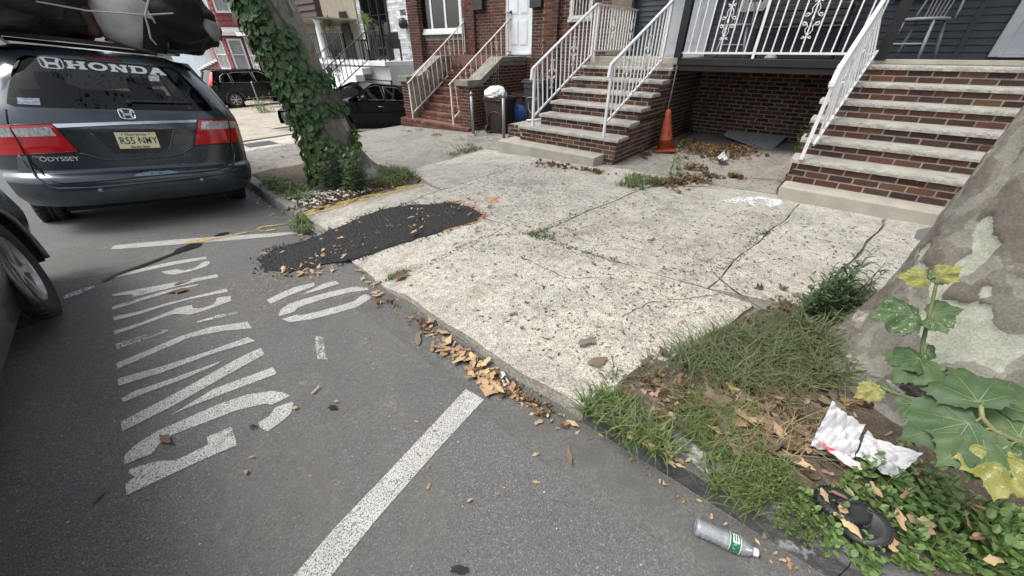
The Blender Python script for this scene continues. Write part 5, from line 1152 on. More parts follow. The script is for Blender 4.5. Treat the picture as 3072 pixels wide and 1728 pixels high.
for s in (-1, 1):
    wheel(van, (s * .84, 1.02, .335), .335, .225, s); wheel(van, (s * .84, 4.02, .335), .335, .225, s)
    MB().tube([(s * .62, .55, 1.77), (s * .64, 1.5, 1.80), (s * .64, 3.0, 1.79)], .02, 8).build('roof_rail', A['blackplastic'], van, local=True)
# ---------------------------------------------------------------- load on the van's roof
def lump(name, pts_uvz, rad, mat, label, cat, group=None, n=(40, 28), amp=.12, fr=3.1, seed=1, flat=None):
    """a lumpy bundle: ellipsoid about local point with radii"""
    c = Vector(pts_uvz); W_ = VM @ c; ph = seed * 1.7; m = MB()
    def fn(u, v):
        a = u * 2 * math.pi; b = (v - .5) * math.pi; d = Vector((math.cos(a) * math.cos(b), math.sin(a) * math.cos(b), math.sin(b)))
        f = 1 + amp * (math.sin(d.x * fr * 2 + ph) * math.sin(d.y * fr * 2.3 + ph * 2) + .6 * math.sin(d.z * fr * 3 + d.x * 5 + ph) + .25 * math.sin(d.x * 17 + d.z * 13 + ph) * math.cos(d.y * 15))
        p = Vector([math.copysign(abs(d[i]) ** .8, d[i]) * rad[i] * f for i in range(3)]); q = c + p
        if flat is not None: q.z = max(q.z, flat)
        return VM @ q
    m.grid(fn, *n); o = m.build(name, mat, loc=W_, smooth=True); return tag(o, label, cat, group)
TARP = pm('dark_tarp', (.010, .014, .013), (.018, .022, .020), 6, .75, bump=.6, bscale=14, bdist=.02, stretch=(1, 1, 3)); BAGM = pm('black_cloth', (.006, .006, .007), (.012, .012, .012), 8, .85, bump=.6, bscale=16, bdist=.02)
WJ = pm('dirty_white_plastic', (.46, .455, .44), (.33, .325, .315), 5, .5, bump=.1, bscale=10)
RZT = 1.80
cb = thing('roof_crossbar', tuple(VM @ Vector((0, .66, 1.80))), 'grey roof rack crossbar under the load on the minivan', 'roof rack', None, VR, 'YXZ')
for yy in (.66, 1.9): MB().beam((-.68, yy, RZT), (.68, yy, RZT), .05, .035).build('bar', pm('grey_bar', (.022, .023, .025), (.015, .015, .015), 10, .6), cb); o_ = cb.children[-1]; o_.data.transform(MATX[cb.name].inverted() @ VM @ MATX[cb.name]) if 0 else None
for ch in cb.children: ch.data.transform(MATX[cb.name]); ch.data.transform(Matrix.Translation((0, -.66, -1.80)))
def vl(px, py, c=.45): return v_pl(px, py, c)
c_ = vl(60, 20); lump('tarp_bundle', (-.52, 1.12, 2.16), (.62, .78, .42), TARP, 'dark green tarp bundle on the left of the minivan roof', 'tarp', n=(60, 40), amp=.09, fr=3.4, seed=2, flat=1.815)
# tarp sheet hanging over the rear left corner
m = MB()
def hang(u, v):
    top = Vector((-1.05 + 1.0 * u, .40 + .1 * u, 2.34 - .16 * u)); bot = Vector((-1.08 + .90 * u, .38 + .05 * math.sin(u * 9), 1.66 + .30 * u ** 1.3 + .02 * math.sin(u * 23)))
    p = top.lerp(bot, v); p.y += -.05 * math.sin(v * 3.1) + .018 * math.sin(u * 19 + v * 4) + .010 * math.sin(v * 21 + u * 8); return VM @ p
m.grid(hang, 44, 24); tag(m.build('hanging_tarp', TARP, loc=tuple(VM @ Vector((-.6, .5, 1.8))), smooth=True, solid=.006), 'dark tarp edge hanging over the rear left corner of the minivan roof', 'tarp')
def barrel(name, c, rad, axis_tilt, label, patch=True, group='white containers on the minivan roof'):
    Bm = VM @ Matrix.Translation(c) @ Euler(axis_tilt).to_matrix().to_4x4(); t = thing(name, tuple(Bm.translation), label, 'container', group)
    r, h = rad; MB().lathe([(0.02, -h), (r * .55, -h * .98), (r * .85, -h * .82), (r, -h * .45), (r * 1.02, 0), (r, h * .5), (r * .9, h * .9), (r * .5, h), (.02, h)], 28, Bm).build('shell', WJ, t, smooth=True)
    if patch:
        m = MB(); m.grid(lambda u, v: Bm @ Vector((r * 1.03 * math.cos(-1.35 + .75 * u), r * 1.03 * math.sin(-1.35 + .75 * u), -h * .75 + h * 1.15 * v)), 8, 4); m.build('black_label', BAGM, t, smooth=True)
    return t
c_ = vl(385, 35, .62); barrel('plastic_barrel', (c_.x, .78, 2.06), (.33, .26), (R(12), R(16), 0), 'large white plastic container with black square label on the van roof')
c_ = vl(455, 2, .62); barrel('plastic_ball', (c_.x, .66, 2.17), (.155, .13), (0, 0, 0), 'small round white container at the top middle of the van roof load', False)
c_ = vl(600, 8, .62); barrel('plastic_tub', (c_.x + .03, .70, 2.06), (.12, .10), (R(10), R(10), R(40)), 'round white tub with black centre at the right end of the van roof load')
lump('black_bag', (.66, 1.0, 2.12), (.44, .55, .33), BAGM, 'black cloth bag bulging over the right side of the van roof', 'bag', n=(56, 36), amp=.085, fr=3.6, seed=5, flat=1.80)
lump('crumpled_sheeting', (.34, .72, 1.86), (.22, .14, .065), pm('clear_sheeting', (.30, .27, .24), (.12, .10, .09), 9, .25, bump=.5, bscale=20), 'crumpled clear plastic sheeting under the black bag on the van roof', 'sheeting', n=(36, 24), amp=.18, fr=4, seed=9)
c_ = vl(262, 40, .62); barrel('orange_jug', (c_.x - .02, .62, 1.99), (.07, .15), (0, R(-8), 0), 'dark orange jug between the tarp and the white container on the van roof', False, None)
bpy.data.objects[[o.name for o in COL.objects if o.get('label', '').startswith('dark orange jug')][0]].children[0].data.materials[0] = pm('orange_plastic', (.08, .022, .005), (.03, .009, .003), 6, .5)
RP = pm('grey_rope', (.42, .42, .41), (.30, .30, .29), 60, .9)
def rope(pts, label, r=.007):
    q = [VM @ v_pl(a, b, c) for a, b, c in pts]; tag(MB().tube(q, r, 6).build('rope', RP, loc=tuple(q[0])), label, 'rope', 'ropes tying down the roof load')
rope([(60, -4, .35), (150, 12, .34), (240, 28, .34), (257, 32, .34), (340, 38, .33), (437, 45, .33), (520, 40, .36)], 'grey rope stretched across the back of the van roof load')
rope([(446, -3, .33), (440, 25, .32), (435, 48, .32), (446, 85, .33), (452, 115, .34), (469, 134, .36)], 'grey rope hanging straight down from the knot on the van roof load', .008)
rope([(437, 46, .325), (455, 52, .32), (466, 70, .33)], 'short loose rope end beside the knot on the van roof load')
rope([(520, 118, .5), (560, 130, .48), (605, 124, .46), (632, 112, .46), (655, 142, .46)], 'dark cord drooping below the black bag at the van roof corner', .009); COL.objects[-1].data.materials[0] = BAGM
# ---------------------------------------------------------------- generic cars
def make_car(name, label, loc, rot, order, paint, P, cat='car', only=None):
    t = thing(name, loc, label, cat, None, rot, order)
    L, hw, zb = P['L'], P['hw'], P.get('zb', .22); sh = P['sh']; wy = P['wy']; r = P['r']; gw = P['gw']
    def taper(y): e = P.get('tp', .12); return 1 - e * (max(0, 1 - y / .5) ** 2 + max(0, 1 - (L - y) / .7) ** 2)
    def Wp(v): return hw * (.90 + .10 * math.sin(min(1, v * 1.5) * math.pi / 2) - .035 * max(0, v - .62) / .38)
    nl, nv = 110, 14
    for s in (-1, 1):
        vs = []; fs = []
        for j in range(nv + 1):
            for i in range(nl + 1):
                y = L * i / nl; v = j / nv; z = zb + (interp(y, sh) - zb) * v; vs.append((s * Wp(v) * taper(y), y, z))
        for j in range(nv):
            for i in range(nl):
                y = L * (i + .5) / nl; z = zb + (interp(y, sh) - zb) * (j + .5) / nv
                if any((y - w_) ** 2 + (z - r) ** 2 < (r + .055) ** 2 for w_ in wy): continue
                a = j * (nl + 1) + i; fs.append((a, a + 1, a + nl + 2, a + nl + 1))
        MB().add(vs, fs).build('side_panel', paint, t, local=True, smooth=True)
        for w_ in wy:
            MB().tube([(s * hw * .975 * taper(w_), w_ + (r + .055) * math.cos(a), r + (r + .055) * math.sin(a)) for a in [R(-12) + R(204) * k / 24 for k in range(25)]], .02, 6).build('arch_lip', P.get('lip', paint), t, local=True, smooth=True)
            m = MB(); m.grid(lambda u, v: (s * (hw * .96 - .28 * v), w_ + (r + .06) * math.cos(R(-15) + R(210) * u), r + (r + .06) * math.sin(R(-15) + R(210) * u)), 20, 1); m.grid(lambda u, v: (s * (hw * .96 - .28), w_ + (r + .06) * (2 * u - 1), (r + .06) * 2 * v), 2, 2); m.build('arch_liner', GAP, t, local=True)
            wheel(t, (s * (hw * .955 * taper(w_) - .10), w_, r), r, .21, s, P.get('steer', 0) if w_ == wy[1] else 0, P.get('spokes', 7))
        # side glass
        def gp(y, z, off=0.): zz0 = interp(y, sh); f = (z - zz0) / max(.05, P['zr'] - zz0); return Vector((s * (Wp(1) * taper(y) - .012 + (gw - Wp(1)) * f + off), y, z))
        for poly in P['wins']:
            pts = [gp(*q) for q in poly]; MB().add(pts, [tuple(range(len(pts)))]).build('side_window', TINT, t, local=True)
            MB().tube([gp(q[0], q[1], .004) for q in poly], .009, 5, closed=True).build('window_trim', P.get('wtrim', A['blackplastic']), t, local=True)
        for a, b in P['pillars']: MB().beam(gp(*a, -.006), gp(*b, -.006), P.get('pw', .07), .02, up=(s, 0, 0)).build('pillar', paint, t, local=True)
        for yd in P.get('doors', ()):
            MB().tube([(s * (Wp(v) * taper(yd) + .001), yd, zb + .06 + (interp(yd, sh) - zb - .07) * v) for v in [k / 8 for k in range(9)]], .006, 4).build('door_gap', GAP, t, local=True)
        for yd in P.get('handles', ()):
            z = interp(yd, sh) - .13; MB().tube([(s * (hw * .985 + .0), yd - .09, z), (s * (hw * .985 + .028), yd - .06, z), (s * (hw * .985 + .028), yd + .06, z), (s * (hw * .985), yd + .09, z)], .012, 6).build('door_handle', P.get('hm', paint), t, local=True, smooth=True)
        ym = P.get('mirror')
        if ym: MB().lathe([(0, -.12), (.075, -.11), (.085, 0), (.07, .10), (0, .12)], 14, Matrix.Translation((s * (hw + .09), ym, interp(ym, sh) + .09)) @ Matrix.Rotation(math.pi / 2, 4, 'Y'), cap=False).build('mirror', paint, t, local=True, smooth=True)
        for sp in P.get('mould', ()): MB().tube([(s * (Wp(sp) * taper(y) + .004), y, zb + (interp(y, sh) - zb) * sp) for y in [wy[0] + .45 + (wy[1] - wy[0] - .9) * k / 10 for k in range(11)]], .012, 5).build('side_moulding', P.get('mm', paint), t, local=True, smooth=True)
    gb = P['gb']   # rear glass base y, roof rear y, roof front y, windshield base y
    def top(u, y, crown=.05): a = -1 + 2 * u; return (a * Wp(1) * taper(y), y, interp(y, sh) + crown * (1 - a * a))
    if gb[3] < L - .1: MB().grid(lambda u, v: top(u, gb[3] - .05 + (L - gb[3] + .05) * v), 14, 14).build('hood', paint, t, local=True, smooth=True)
    if gb[0] > .1: MB().grid(lambda u, v: top(u, (gb[0] + .05) * v), 14, 8).build('boot_lid', paint, t, local=True, smooth=True)
    zr_ = P['zr']
    MB().grid(lambda u, v: ((-1 + 2 * u) * gw, gb[1] + (gb[2] - gb[1]) * v, zr_ + P.get('crown', .06) * (1 - (2 * u - 1) ** 2) * (1 - (2 * v - 1) ** 4 * .4)), 14, 12).build('roof', paint, t, local=True, smooth=True)
    def scr(y0, y1): return lambda u, v: ((-1 + 2 * u) * (Wp(1) * taper(y0) * (1 - v) + gw * v), y0 + (y1 - y0) * v + .0, interp(y0, sh) + .05 * (1 - (2 * u - 1) ** 2) + (zr_ - interp(y0, sh)) * v)
    MB().grid(scr(gb[3], gb[2]), 12, 6).build('windshield', TINT, t, local=True, smooth=True); MB().grid(scr(gb[0], gb[1]), 12, 6).build('rear_window', TINT, t, local=True, smooth=True)
    for y0, yt in ((0, 1), (L, -1)):
        def end(u, v): a = -1 + 2 * u; z = zb + (interp(y0, sh) - zb) * v; return (a * Wp(v) * taper(y0), y0 + yt * (.0 + .10 * abs(a) ** 3 - .05 * math.sin(v * math.pi) * (1 - a * a)), z)
        MB().grid(end, 16, 8).build('bumper', paint, t, local=True, smooth=True)
    MB().box(-hw * .72, hw * .72, .3, L - .3, zb - .02, zb + .1).build('underbody', GAP, t, local=True)
    for s in (-.38, .38):
        for ys in P.get('seats', (gb[2] - .35,)): MB().box(s - .22, s + .22, ys - .06, ys + .06, .4, interp(ys, sh) + .22).build('seat_back', INT, t, local=True, bevel=.05); MB().box(s - .12, s + .12, ys - .05, ys + .05, interp(ys, sh) + .24, interp(ys, sh) + .40).build('headrest', INT, t, local=True, bevel=.04)
    return t
sed = dict(L=4.82, hw=.90, zb=.22, sh=[(0, .95), (.5, 1.0), (1.2, 1.0), (3.3, .95), (3.9, .88), (4.5, .74), (4.82, .55)], wy=(1.02, 3.82), r=.325, gw=.60, zr=1.40,
  gb=(.85, 1.55, 2.55, 3.5), wins=[[(1.38, 1.03), (2.28, 1.02), (2.24, 1.37), (1.75, 1.37)], [(2.36, 1.02), (3.22, .99), (2.72, 1.33), (2.5, 1.38), (2.33, 1.38)]],
  pillars=[((2.31, .98), (2.28, 1.40)), ((3.5, .95), (2.55, 1.40)), ((.9, 1.0), (1.55, 1.40)), ((1.32, 1.0), (1.66, 1.40)), ((1.55, 1.395), (2.55, 1.395))], doors=(1.42, 2.33, 3.42), handles=(1.62, 2.52), mirror=3.12, wtrim=A['chrome'], hm=A['chrome'], seats=(2.35, 1.35))
sc_ = make_car('black_sedan', 'black sedan sunk in the sloping driveway beyond the red brick stoop', (9.15, 11.72, -1.02), (R(6.6), 0, R(90)), 'XYZ', NAVY, sed)
MB().box(-.62, .62, 4.74, 4.80, .38, .52).build('grille', GAP, sc_, local=True)
for s in (-1, 1): MB().lathe([(0, .05), (.09, .04), (.13, 0), (.13, -.05)], 12, Matrix.Translation((s * .66, 4.62, .60)) @ Matrix.Rotation(-math.pi / 2, 4, 'X')).build('headlight', CLRL, sc_, local=True, smooth=True)
suvp = dict(L=4.55, hw=.91, zb=.30, sh=[(0, 1.04), (.6, 1.08), (3.1, 1.03), (3.7, .98), (4.3, .85), (4.55, .65)], wy=(.95, 3.58), r=.35, gw=.64, zr=1.60, gb=(.12, .42, 2.45, 3.3), tp=.10, crown=.05,
  wins=[[(.55, 1.12), (1.05, 1.12), (1.05, 1.50), (.85, 1.50), (.66, 1.40)], [(1.13, 1.11), (2.08, 1.08), (2.06, 1.54), (1.13, 1.53)], [(2.16, 1.08), (3.05, 1.05), (2.62, 1.45), (2.42, 1.55), (2.14, 1.55)]],
  pillars=[((2.12, 1.05), (2.1, 1.6)), ((1.09, 1.08), (1.09, 1.6)), ((3.3, 1.03), (2.45, 1.6)), ((.2, 1.08), (.5, 1.6)), ((.38, 1.08), (.6, 1.6)), ((.42, 1.59), (2.45, 1.59))], doors=(1.1, 2.12, 3.2), handles=(1.3, 2.32), mirror=2.95, wtrim=A['chrome'], lip=pm('grey_cladding', (.10, .10, .105), None, rough=.6), mould=(.12,), mm=A['alloy'], pw=.12, spokes=7)
_c = on_z(716, 323, -.95)
sv = make_car('dark_suv', 'black suv parked nose in towards the red house', (_c.x - .95, _c.y + .78, -.95), (0, 0, R(-90)), 'XYZ', BLACKP, suvp)
for s in (-1, 1): MB().add([(s * .80, .02, 1.02), (s * .915, .16, 1.02), (s * .87, .26, 1.25), (s * .72, .42, 1.58), (s * .62, .36, 1.58), (s * .74, .15, 1.25)], [(0, 1, 2, 5), (5, 2, 3, 4)]).build('tail_light', REDL, sv, local=True)
c2_ = make_car('distant_car', 'dark car just visible between the minivan window and the suv', (6.6, 31, -1.28), (0, 0, R(-90)), 'XYZ', GREYP, dict(sed, wins=sed['wins'][:1]), 'car')
# near car at the left edge
wc_ = on_z(128, 822, .36); yaw = R(-6.5)
fw = Vector((-math.sin(yaw), math.cos(yaw), 0)); rt = Vector((math.cos(yaw), math.sin(yaw), 0))
gz_ = zr(wc_.x, wc_.y)
ncar = dict(sed, steer=R(3), spokes=5, sh=[(0, .95), (.5, 1.0), (1.2, 1.0), (3.3, .93), (3.9, .84), (4.5, .72), (4.82, .55)], doors=(1.42, 2.33, 3.30))
org = wc_ - fw * 3.82 - rt * (.90 * .955 + .035); 
nc = make_car('grey_sedan', 'grey sedan at the left edge with its front wheel turned out', (org.x, org.y, zr(org.x, org.y + 2) + .0), (0, 0, yaw), 'XYZ', GREYP, ncar)
# ================================================================== trees, ivy, weeds, grass
BARK = m_bark()
def trunk_mesh(name, parent, path, mat, nseg=64, ridge=.0, flare=(), seed=0, nz=None, pscale=3.2, thr=.2):
    """path: list of (x,y,z,r); smooth interpolation, root flares: (angle, strength)"""
    rd = random.Random(seed); P = []; n = nz or 60; ex = 1.4 if n < 100 else 1.7
    zs_ = [p[2] for p in path]
    for i in range(n + 1):
        z = zs_[0] + (zs_[-1] - zs_[0]) * (i / n) ** ex; P.append((interp(z, [(p[2], p[0]) for p in path]), interp(z, [(p[2], p[1]) for p in path]), z, interp(z, [(p[2], p[3]) for p in path])))
    for _ in range(3): P = [P[0]] + [tuple((P[i - 1][k] + 2 * P[i][k] + P[i + 1][k]) / 4 for k in range(4)) for i in range(1, len(P) - 1)] + [P[-1]]
    vs = []; z0 = zs_[0]; pl = []
    from mathutils import noise as mn
    for (x, y, z, r) in P:
        for j in range(nseg):
            a = 2 * math.pi * j / nseg; f = 1 + ridge * (math.sin(3 * a + 1 + z * .8) * .6 + math.sin(5 * a - z * 1.3) * .35) + .012 * math.sin(11 * a + z * 7) + .018 * math.sin(z * 5 + 2 * a)
            for fa, st, hh in flare: f += st * max(0, math.cos((a - fa))) ** 6 * math.exp(-(z - z0) / hh)
            q = Vector((x + r * f * math.cos(a), y + r * f * math.sin(a), z * .72))
            wq = q * pscale + Vector((mn.noise(q * 6), mn.noise(q * 6 + Vector((9, 3, 1))), mn.noise(q * 6 + Vector((2, 8, 5))))) * .34 + Vector((mn.noise(q * 19), mn.noise(q * 19 + Vector((4, 4, 4))), mn.noise(q * 17))) * .20 + Vector((mn.noise(q * 47), mn.noise(q * 47 + Vector((4, 4, 4))), 0)) * .09 + Vector((seed, 0, 0))
            n1 = mn.noise(wq * 1.15); n2 = mn.noise(wq * 1.7 + Vector((30, 0, 0))); n3 = mn.noise(wq * 1.4 + Vector((0, 40, 0)))
            pv = (n1 - thr, n2 - .02, -.30 - n3); pl.extend(pv); S_ = lambda t_: sstep(-.02, .012, t_); l_ = S_(pv[0]); rel = (1 - l_) * (.003 * S_(pv[2]) - .0035 * S_(pv[1])) - .009 * l_ + .004 * mn.noise(q * 30) + .006 * mn.noise(q * 9)
            vs.append((x + (r * f + rel) * math.cos(a), y + (r * f + rel) * math.sin(a), z))
    fs = [(i * nseg + j, i * nseg + (j + 1) % nseg, (i + 1) * nseg + (j + 1) % nseg, (i + 1) * nseg + j) for i in range(n) for j in range(nseg)]
    o = MB().add(vs, fs).build(name, mat, parent, smooth=True); at = o.data.attributes.new('plate', 'FLOAT_VECTOR', 'POINT'); at.data.foreach_set('vector', pl); return o, P
def leafy_crown(parent, tips, mat, n, rad, size, seed):
    rg = np.random.default_rng(seed); V = []; F = []
    cen = np.array(tips)[rg.integers(0, len(tips), n)]; off = rg.normal(0, 1, (n, 3)); off /= np.linalg.norm(off, axis=1)[:, None]; off *= (rg.random(n) ** .4)[:, None] * rad * np.array([1, 1, .7])
    c = cen + off; a = rg.random((n, 3)) * 6.28
    for i in range(n):
        M = Euler(a[i]).to_matrix(); s = size * rg.uniform(.6, 1.3); o = len(V); C = Vector(c[i])
        for x, y, z in ((-.5, 0, 0), (0, -.45, .05), (.55, 0, -.05), (0, .45, .05)): V.append(tuple(C + M @ Vector((x * s, y * s, z * s))))
        F.append((o, o + 1, o + 2, o + 3))
    m = MB(); m.v = V; m.f = F; m.m = [0] * len(F); return tag(m.build('crown', mat, parent), kind='stuff')
CANOPY = m_leaf('canopy_leaf', (.045, .085, .02), (.10, .15, .035), .4)
def big_limbs(parent, base, r0, specs, mat):
    tips = []
    for (az, el, L, r) in specs:
        d = Vector((math.cos(az) * math.cos(el), math.sin(az) * math.cos(el), math.sin(el))); b = Vector(base); pts = [b + d * L * t + Vector((0, 0, .25 * L * t * t)) + Vector((math.sin(t * 5 + az), math.cos(t * 4 + az), 0)) * .12 * t for t in [k / 7 for k in range(8)]]
        MB().tube(pts, [r * (1 - .75 * k / 7) for k in range(8)], 14).build('limb', mat, parent, smooth=True)
        for k in (3, 5, 7):
            for q in range(3):
                aa = random.uniform(0, 6.28); e = Vector((math.cos(aa), math.sin(aa), random.uniform(.1, .7))) * random.uniform(.8, 1.6); tips.append(tuple(pts[k] + e)); MB().tube([pts[k], pts[k] + e * .5 + Vector((0, 0, .1)), pts[k] + e], [r * .2, r * .12, r * .04], 6, False).build('branch', mat, parent)
    return tips
# ---- near tree on the right
TX, TY = 2.62, -1.02
trR = thing('plane_tree', (TX, TY, .1), 'mottled grey plane tree trunk at the right edge, near the camera', 'tree', 'plane trees by the kerb')
GT = zs(TX, TY) - .04
tko, PR = trunk_mesh('trunk', trR, [(TX, TY, GT, .61), (TX, TY, GT + .12, .55), (TX, TY, GT + .35, .50), (TX + .01, TY, .8, .475), (TX + .02, TY - .01, 1.4, .465), (TX + .04, TY - .04, 2.4, .45), (TX + .1, TY - .1, 4.2, .42)], BARK, 240, .035, ((R(140), .36, .22), (R(200), .25, .2), (R(262), .3, .2), (R(330), .2, .2), (R(75), .08, .22)), 14, 230, 5.8, .21)
tipsR = big_limbs(trR, (TX + .1, TY - .1, 4.1), .4, [(.4, .9, 3.2, .24), (2.5, .85, 3.4, .25), (4.6, .9, 3.0, .22), (5.6, .6, 2.8, .16)], BARK)
leafy_crown(trR, tipsR, CANOPY, 5200, 1.0, .11, 4)
# burl at the foot
bl = MB(); bc = Vector((2.12, -.83, .23))
def bfn(u, v):
    a = u * 6.2832; b = (v - .5) * math.pi; d = Vector((math.cos(a) * math.cos(b), math.sin(a) * math.cos(b), math.sin(b))); return bc + Vector((d.x * .15, d.y * .17, d.z * .13)) * (1 + .10 * math.sin(d.x * 14 + d.z * 11) * math.sin(d.y * 15) + .05 * math.sin(d.z * 31 + d.y * 27))
bl.grid(bfn, 40, 24); bl.build('burl', pm('rough_bark', (.065, .05, .042), (.13, .105, .088), 26, .95, bump=1., bscale=38, bdist=.03, coord='pos'), trR, smooth=True)
# ---- ivy-clad tree
LTX = 2.62; LTY = 5.55
trL = thing('plane_tree', (LTX, LTY, -.1), 'leaning plane tree wrapped in ivy beside the minivan', 'tree', 'plane trees by the kerb')
def lt_c(z): return interp(z, [(-.14, 2.66), (.1, 2.60), (.45, 2.53), (.8, 2.47), (1.17, 2.40), (2.03, 2.20), (3.2, 1.90), (4.4, 1.65)])
def lt_r(z): return interp(z, [(-.14, .50), (.02, .44), (.2, .38), (.45, .335), (.8, .31), (1.17, .295), (2.03, .30), (3.2, .30), (4.4, .29)])
_, PL = trunk_mesh('trunk', trL, [(lt_c(z), LTY, z, lt_r(z)) for z in (-.16, .02, .2, .45, .8, 1.17, 2.03, 3.2, 4.4)], BARK, 120, .04, ((R(-70), .30, .2), (R(-20), .45, .22), (R(200), .2, .2), (R(90), .3, .2)), 5, 150, 2.6)
tipsL = big_limbs(trL, (1.66, LTY, 4.3), .29, [(.3, .9, 3.0, .2), (2.6, .8, 3.0, .2), (4.6, .95, 2.8, .18)], BARK)
leafy_crown(trL, tipsL, CANOPY, 5200, 1.0, .11, 6)
# ivy: lobed leaves laid over the trunk
def leaf_shape(kind):
    if kind == 'ivy': pr = [(0, -.38), (.24, -.46), (.46, -.28), (.45, -.04), (.47, .13), (.29, .21), (0, .56)]
    elif kind == 'plane': pr = [(0, -.28), (.10, -.40), (.26, -.46), (.40, -.40), (.46, -.30), (.62, -.26), (.60, -.14), (.70, -.02), (.66, .06), (.74, .18), (.58, .20), (.56, .32), (.40, .34), (.34, .46), (.24, .48), (.20, .60), (.10, .64), (0, .80)]
    elif kind == 'oval': pr = [(0, -.5), (.22, -.32), (.30, -.02), (.20, .30), (0, .56)]
    elif kind == 'serr': pr = [(0, -.6), (.14, -.45), (.10, -.35), (.24, -.22), (.15, -.10), (.26, .08), (.14, .20), (.16, .38), (0, .66)]
    return pr
def leaf_mesh(kind, mat, cup=.12, nm='leaf', fold=.10, wave=0.):
    pr = leaf_shape(kind); V = []; F = []
    mid = [(0, y) for _, y in pr]
    for s in (-1, 1):
        o = len(V)
        for (x, y) in pr: V.append((0, y, 0)); V.append((s * x, y, abs(x) * fold * 2 - cup * (x * x + y * y) + wave * math.sin(y * 13 + s) * abs(x)))
        for i in range(len(pr) - 1):
            a = o + 2 * i; q = (a, a + 1, a + 3, a + 2); F.append(q if s > 0 else q[::-1])
    for k, v in enumerate(V):
        if v[0] == 0 and v[2] == 0: V[k] = (0, v[1], -cup * v[1] * v[1])
    m = MB(); m.v = V; m.f = F; m.m = [0] * len(F); return m.mesh(nm, mat, smooth=False)
IVY = m_leaf('ivy_leaf', (.045, .095, .040), (.095, .165, .062), .25, .5); IVY2 = m_leaf('young_ivy_leaf', (.085, .15, .035), (.15, .22, .055), .3, .45)
ivy = thing('ivy', (lt_c(0), LTY - .4, -.1), 'thick dark green ivy covering the leaning tree trunk', 'ivy')
rd = random.Random(11); leaves = []
def ivy_cover(a, z):
    """a: angle on the trunk seen from above (camera is near -98 deg); 1 where ivy grows"""
    # left/front-left side (towards -x) is covered, bands wrap round to the right
    da = (a - R(190) + math.pi) % (2 * math.pi) - math.pi        # 0 = -x side
    lim_r = interp(z, [(-.1, R(36)), (.25, R(38)), (.40, R(42)), (.55, R(46)), (.8, R(54)), (1.0, R(62)), (1.3, R(74)), (1.6, R(86)), (1.9, R(94)), (2.2, R(70)), (3.2, R(55))])
    if -R(150) < da < lim_r: return True
    if .36 < z + .10 * math.sin(a * 3) < .56 and da < R(150): return True
    if .74 < z - .06 * (da - 1) + .03 * math.sin(a * 5) < .92 and da < R(140): return True
    if 1.10 < z + .05 * math.sin(a * 4) < 1.36 and da < R(138): return True
    return False
tries = 0
while len(leaves) < 2300 and tries < 12000:
    tries += 1; z = -.12 + 3.4 * rd.random() ** 1.1; a = rd.random() * 2 * math.pi
    if not ivy_cover(a, z): continue
    if math.sin(a) > .35 and rd.random() < .8: continue
    if 1.75 < z < 2.3 and abs((a - R(262) + math.pi) % 6.2832 - math.pi) < .34: continue
    leaves.append((a, z))
items = []
for a, z in leaves:
    r = lt_r(z) + rd.uniform(.02, .10); nrm = Vector((math.cos(a), math.sin(a), 0)); p = Vector((lt_c(z) + r * nrm.x, LTY + r * nrm.y, z))
    up = Vector((0, 0, 1)); tn = Vector((-math.sin(a), math.cos(a), 0)); tip = (-up * rd.uniform(.5, 1) + tn * rd.uniform(-.7, .7) + nrm * rd.uniform(.0, .5)).normalized()
    nn = (nrm + up * rd.uniform(.2, .9) + tn * rd.uniform(-.4, .4)); nn = (nn - tip * nn.dot(tip)).normalized(); xx = tip.cross(nn)
    young = (z < .56 and rd.random() < .75); s = rd.uniform(.04, .08) if young else rd.choice((rd.uniform(.045, .075), rd.uniform(.07, .115)))
    items.append((Matrix.Translation(p) @ Matrix((xx, tip, nn)).transposed().to_4x4() @ Matrix.Scale(s, 4), young))
LM = leaf_mesh('ivy', IVY); LM2 = leaf_mesh('ivy', IVY2)
vis = [it for it in items]
vis.sort(key=lambda it: -it[0].to_scale()[0] / (it[0].translation - C0).length * (1 if it[0].translation.y < LTY and it[0].translation.z < 2.1 else .2))
for M, y in vis[:300]: inst(LM2 if y else LM, 'leaf', ivy, M)
def scatter_join(name, mats, mesh, mat, parent=None, **kw):
    vs = np.array([v.co[:] for v in mesh.vertices]); fs = [tuple(p.vertices) for p in mesh.polygons]; V = []; F = []; k = len(vs)
    for i, M in enumerate(mats):
        A_ = np.array(M); V.append(vs @ A_[:3, :3].T + A_[:3, 3])
        F.extend([tuple(j + i * k for j in f) for f in fs])
    m = MB(); m.v = [tuple(p) for p in np.concatenate(V)] if V else []; m.f = F; m.m = [0] * len(F); return tag(m.build(name, mat, parent, **kw), kind='stuff')
for k_ in range(9):
    a0 = R(165 + 12 * k_); MB().tube([(lt_c(z) + (lt_r(z) + .012) * math.cos(a0 + .25 * math.sin(z * 4 + k_)), LTY + (lt_r(z) + .012) * math.sin(a0 + .25 * math.sin(z * 4 + k_)), z) for z in [-.1 + .2 * q for q in range(16)]], [.016 * (1 - .04 * q) for q in range(16)], 6).build('vine_stem', pm('ivy_stem', (.10, .075, .055), (.15, .12, .09), 20, .9), ivy)
scatter_join('leaf_mass', [M for M, y in vis[300:] if not y], LM, IVY, ivy); scatter_join('young_leaf_mass', [M for M, y in vis[300:] if y], LM2, IVY2, ivy)
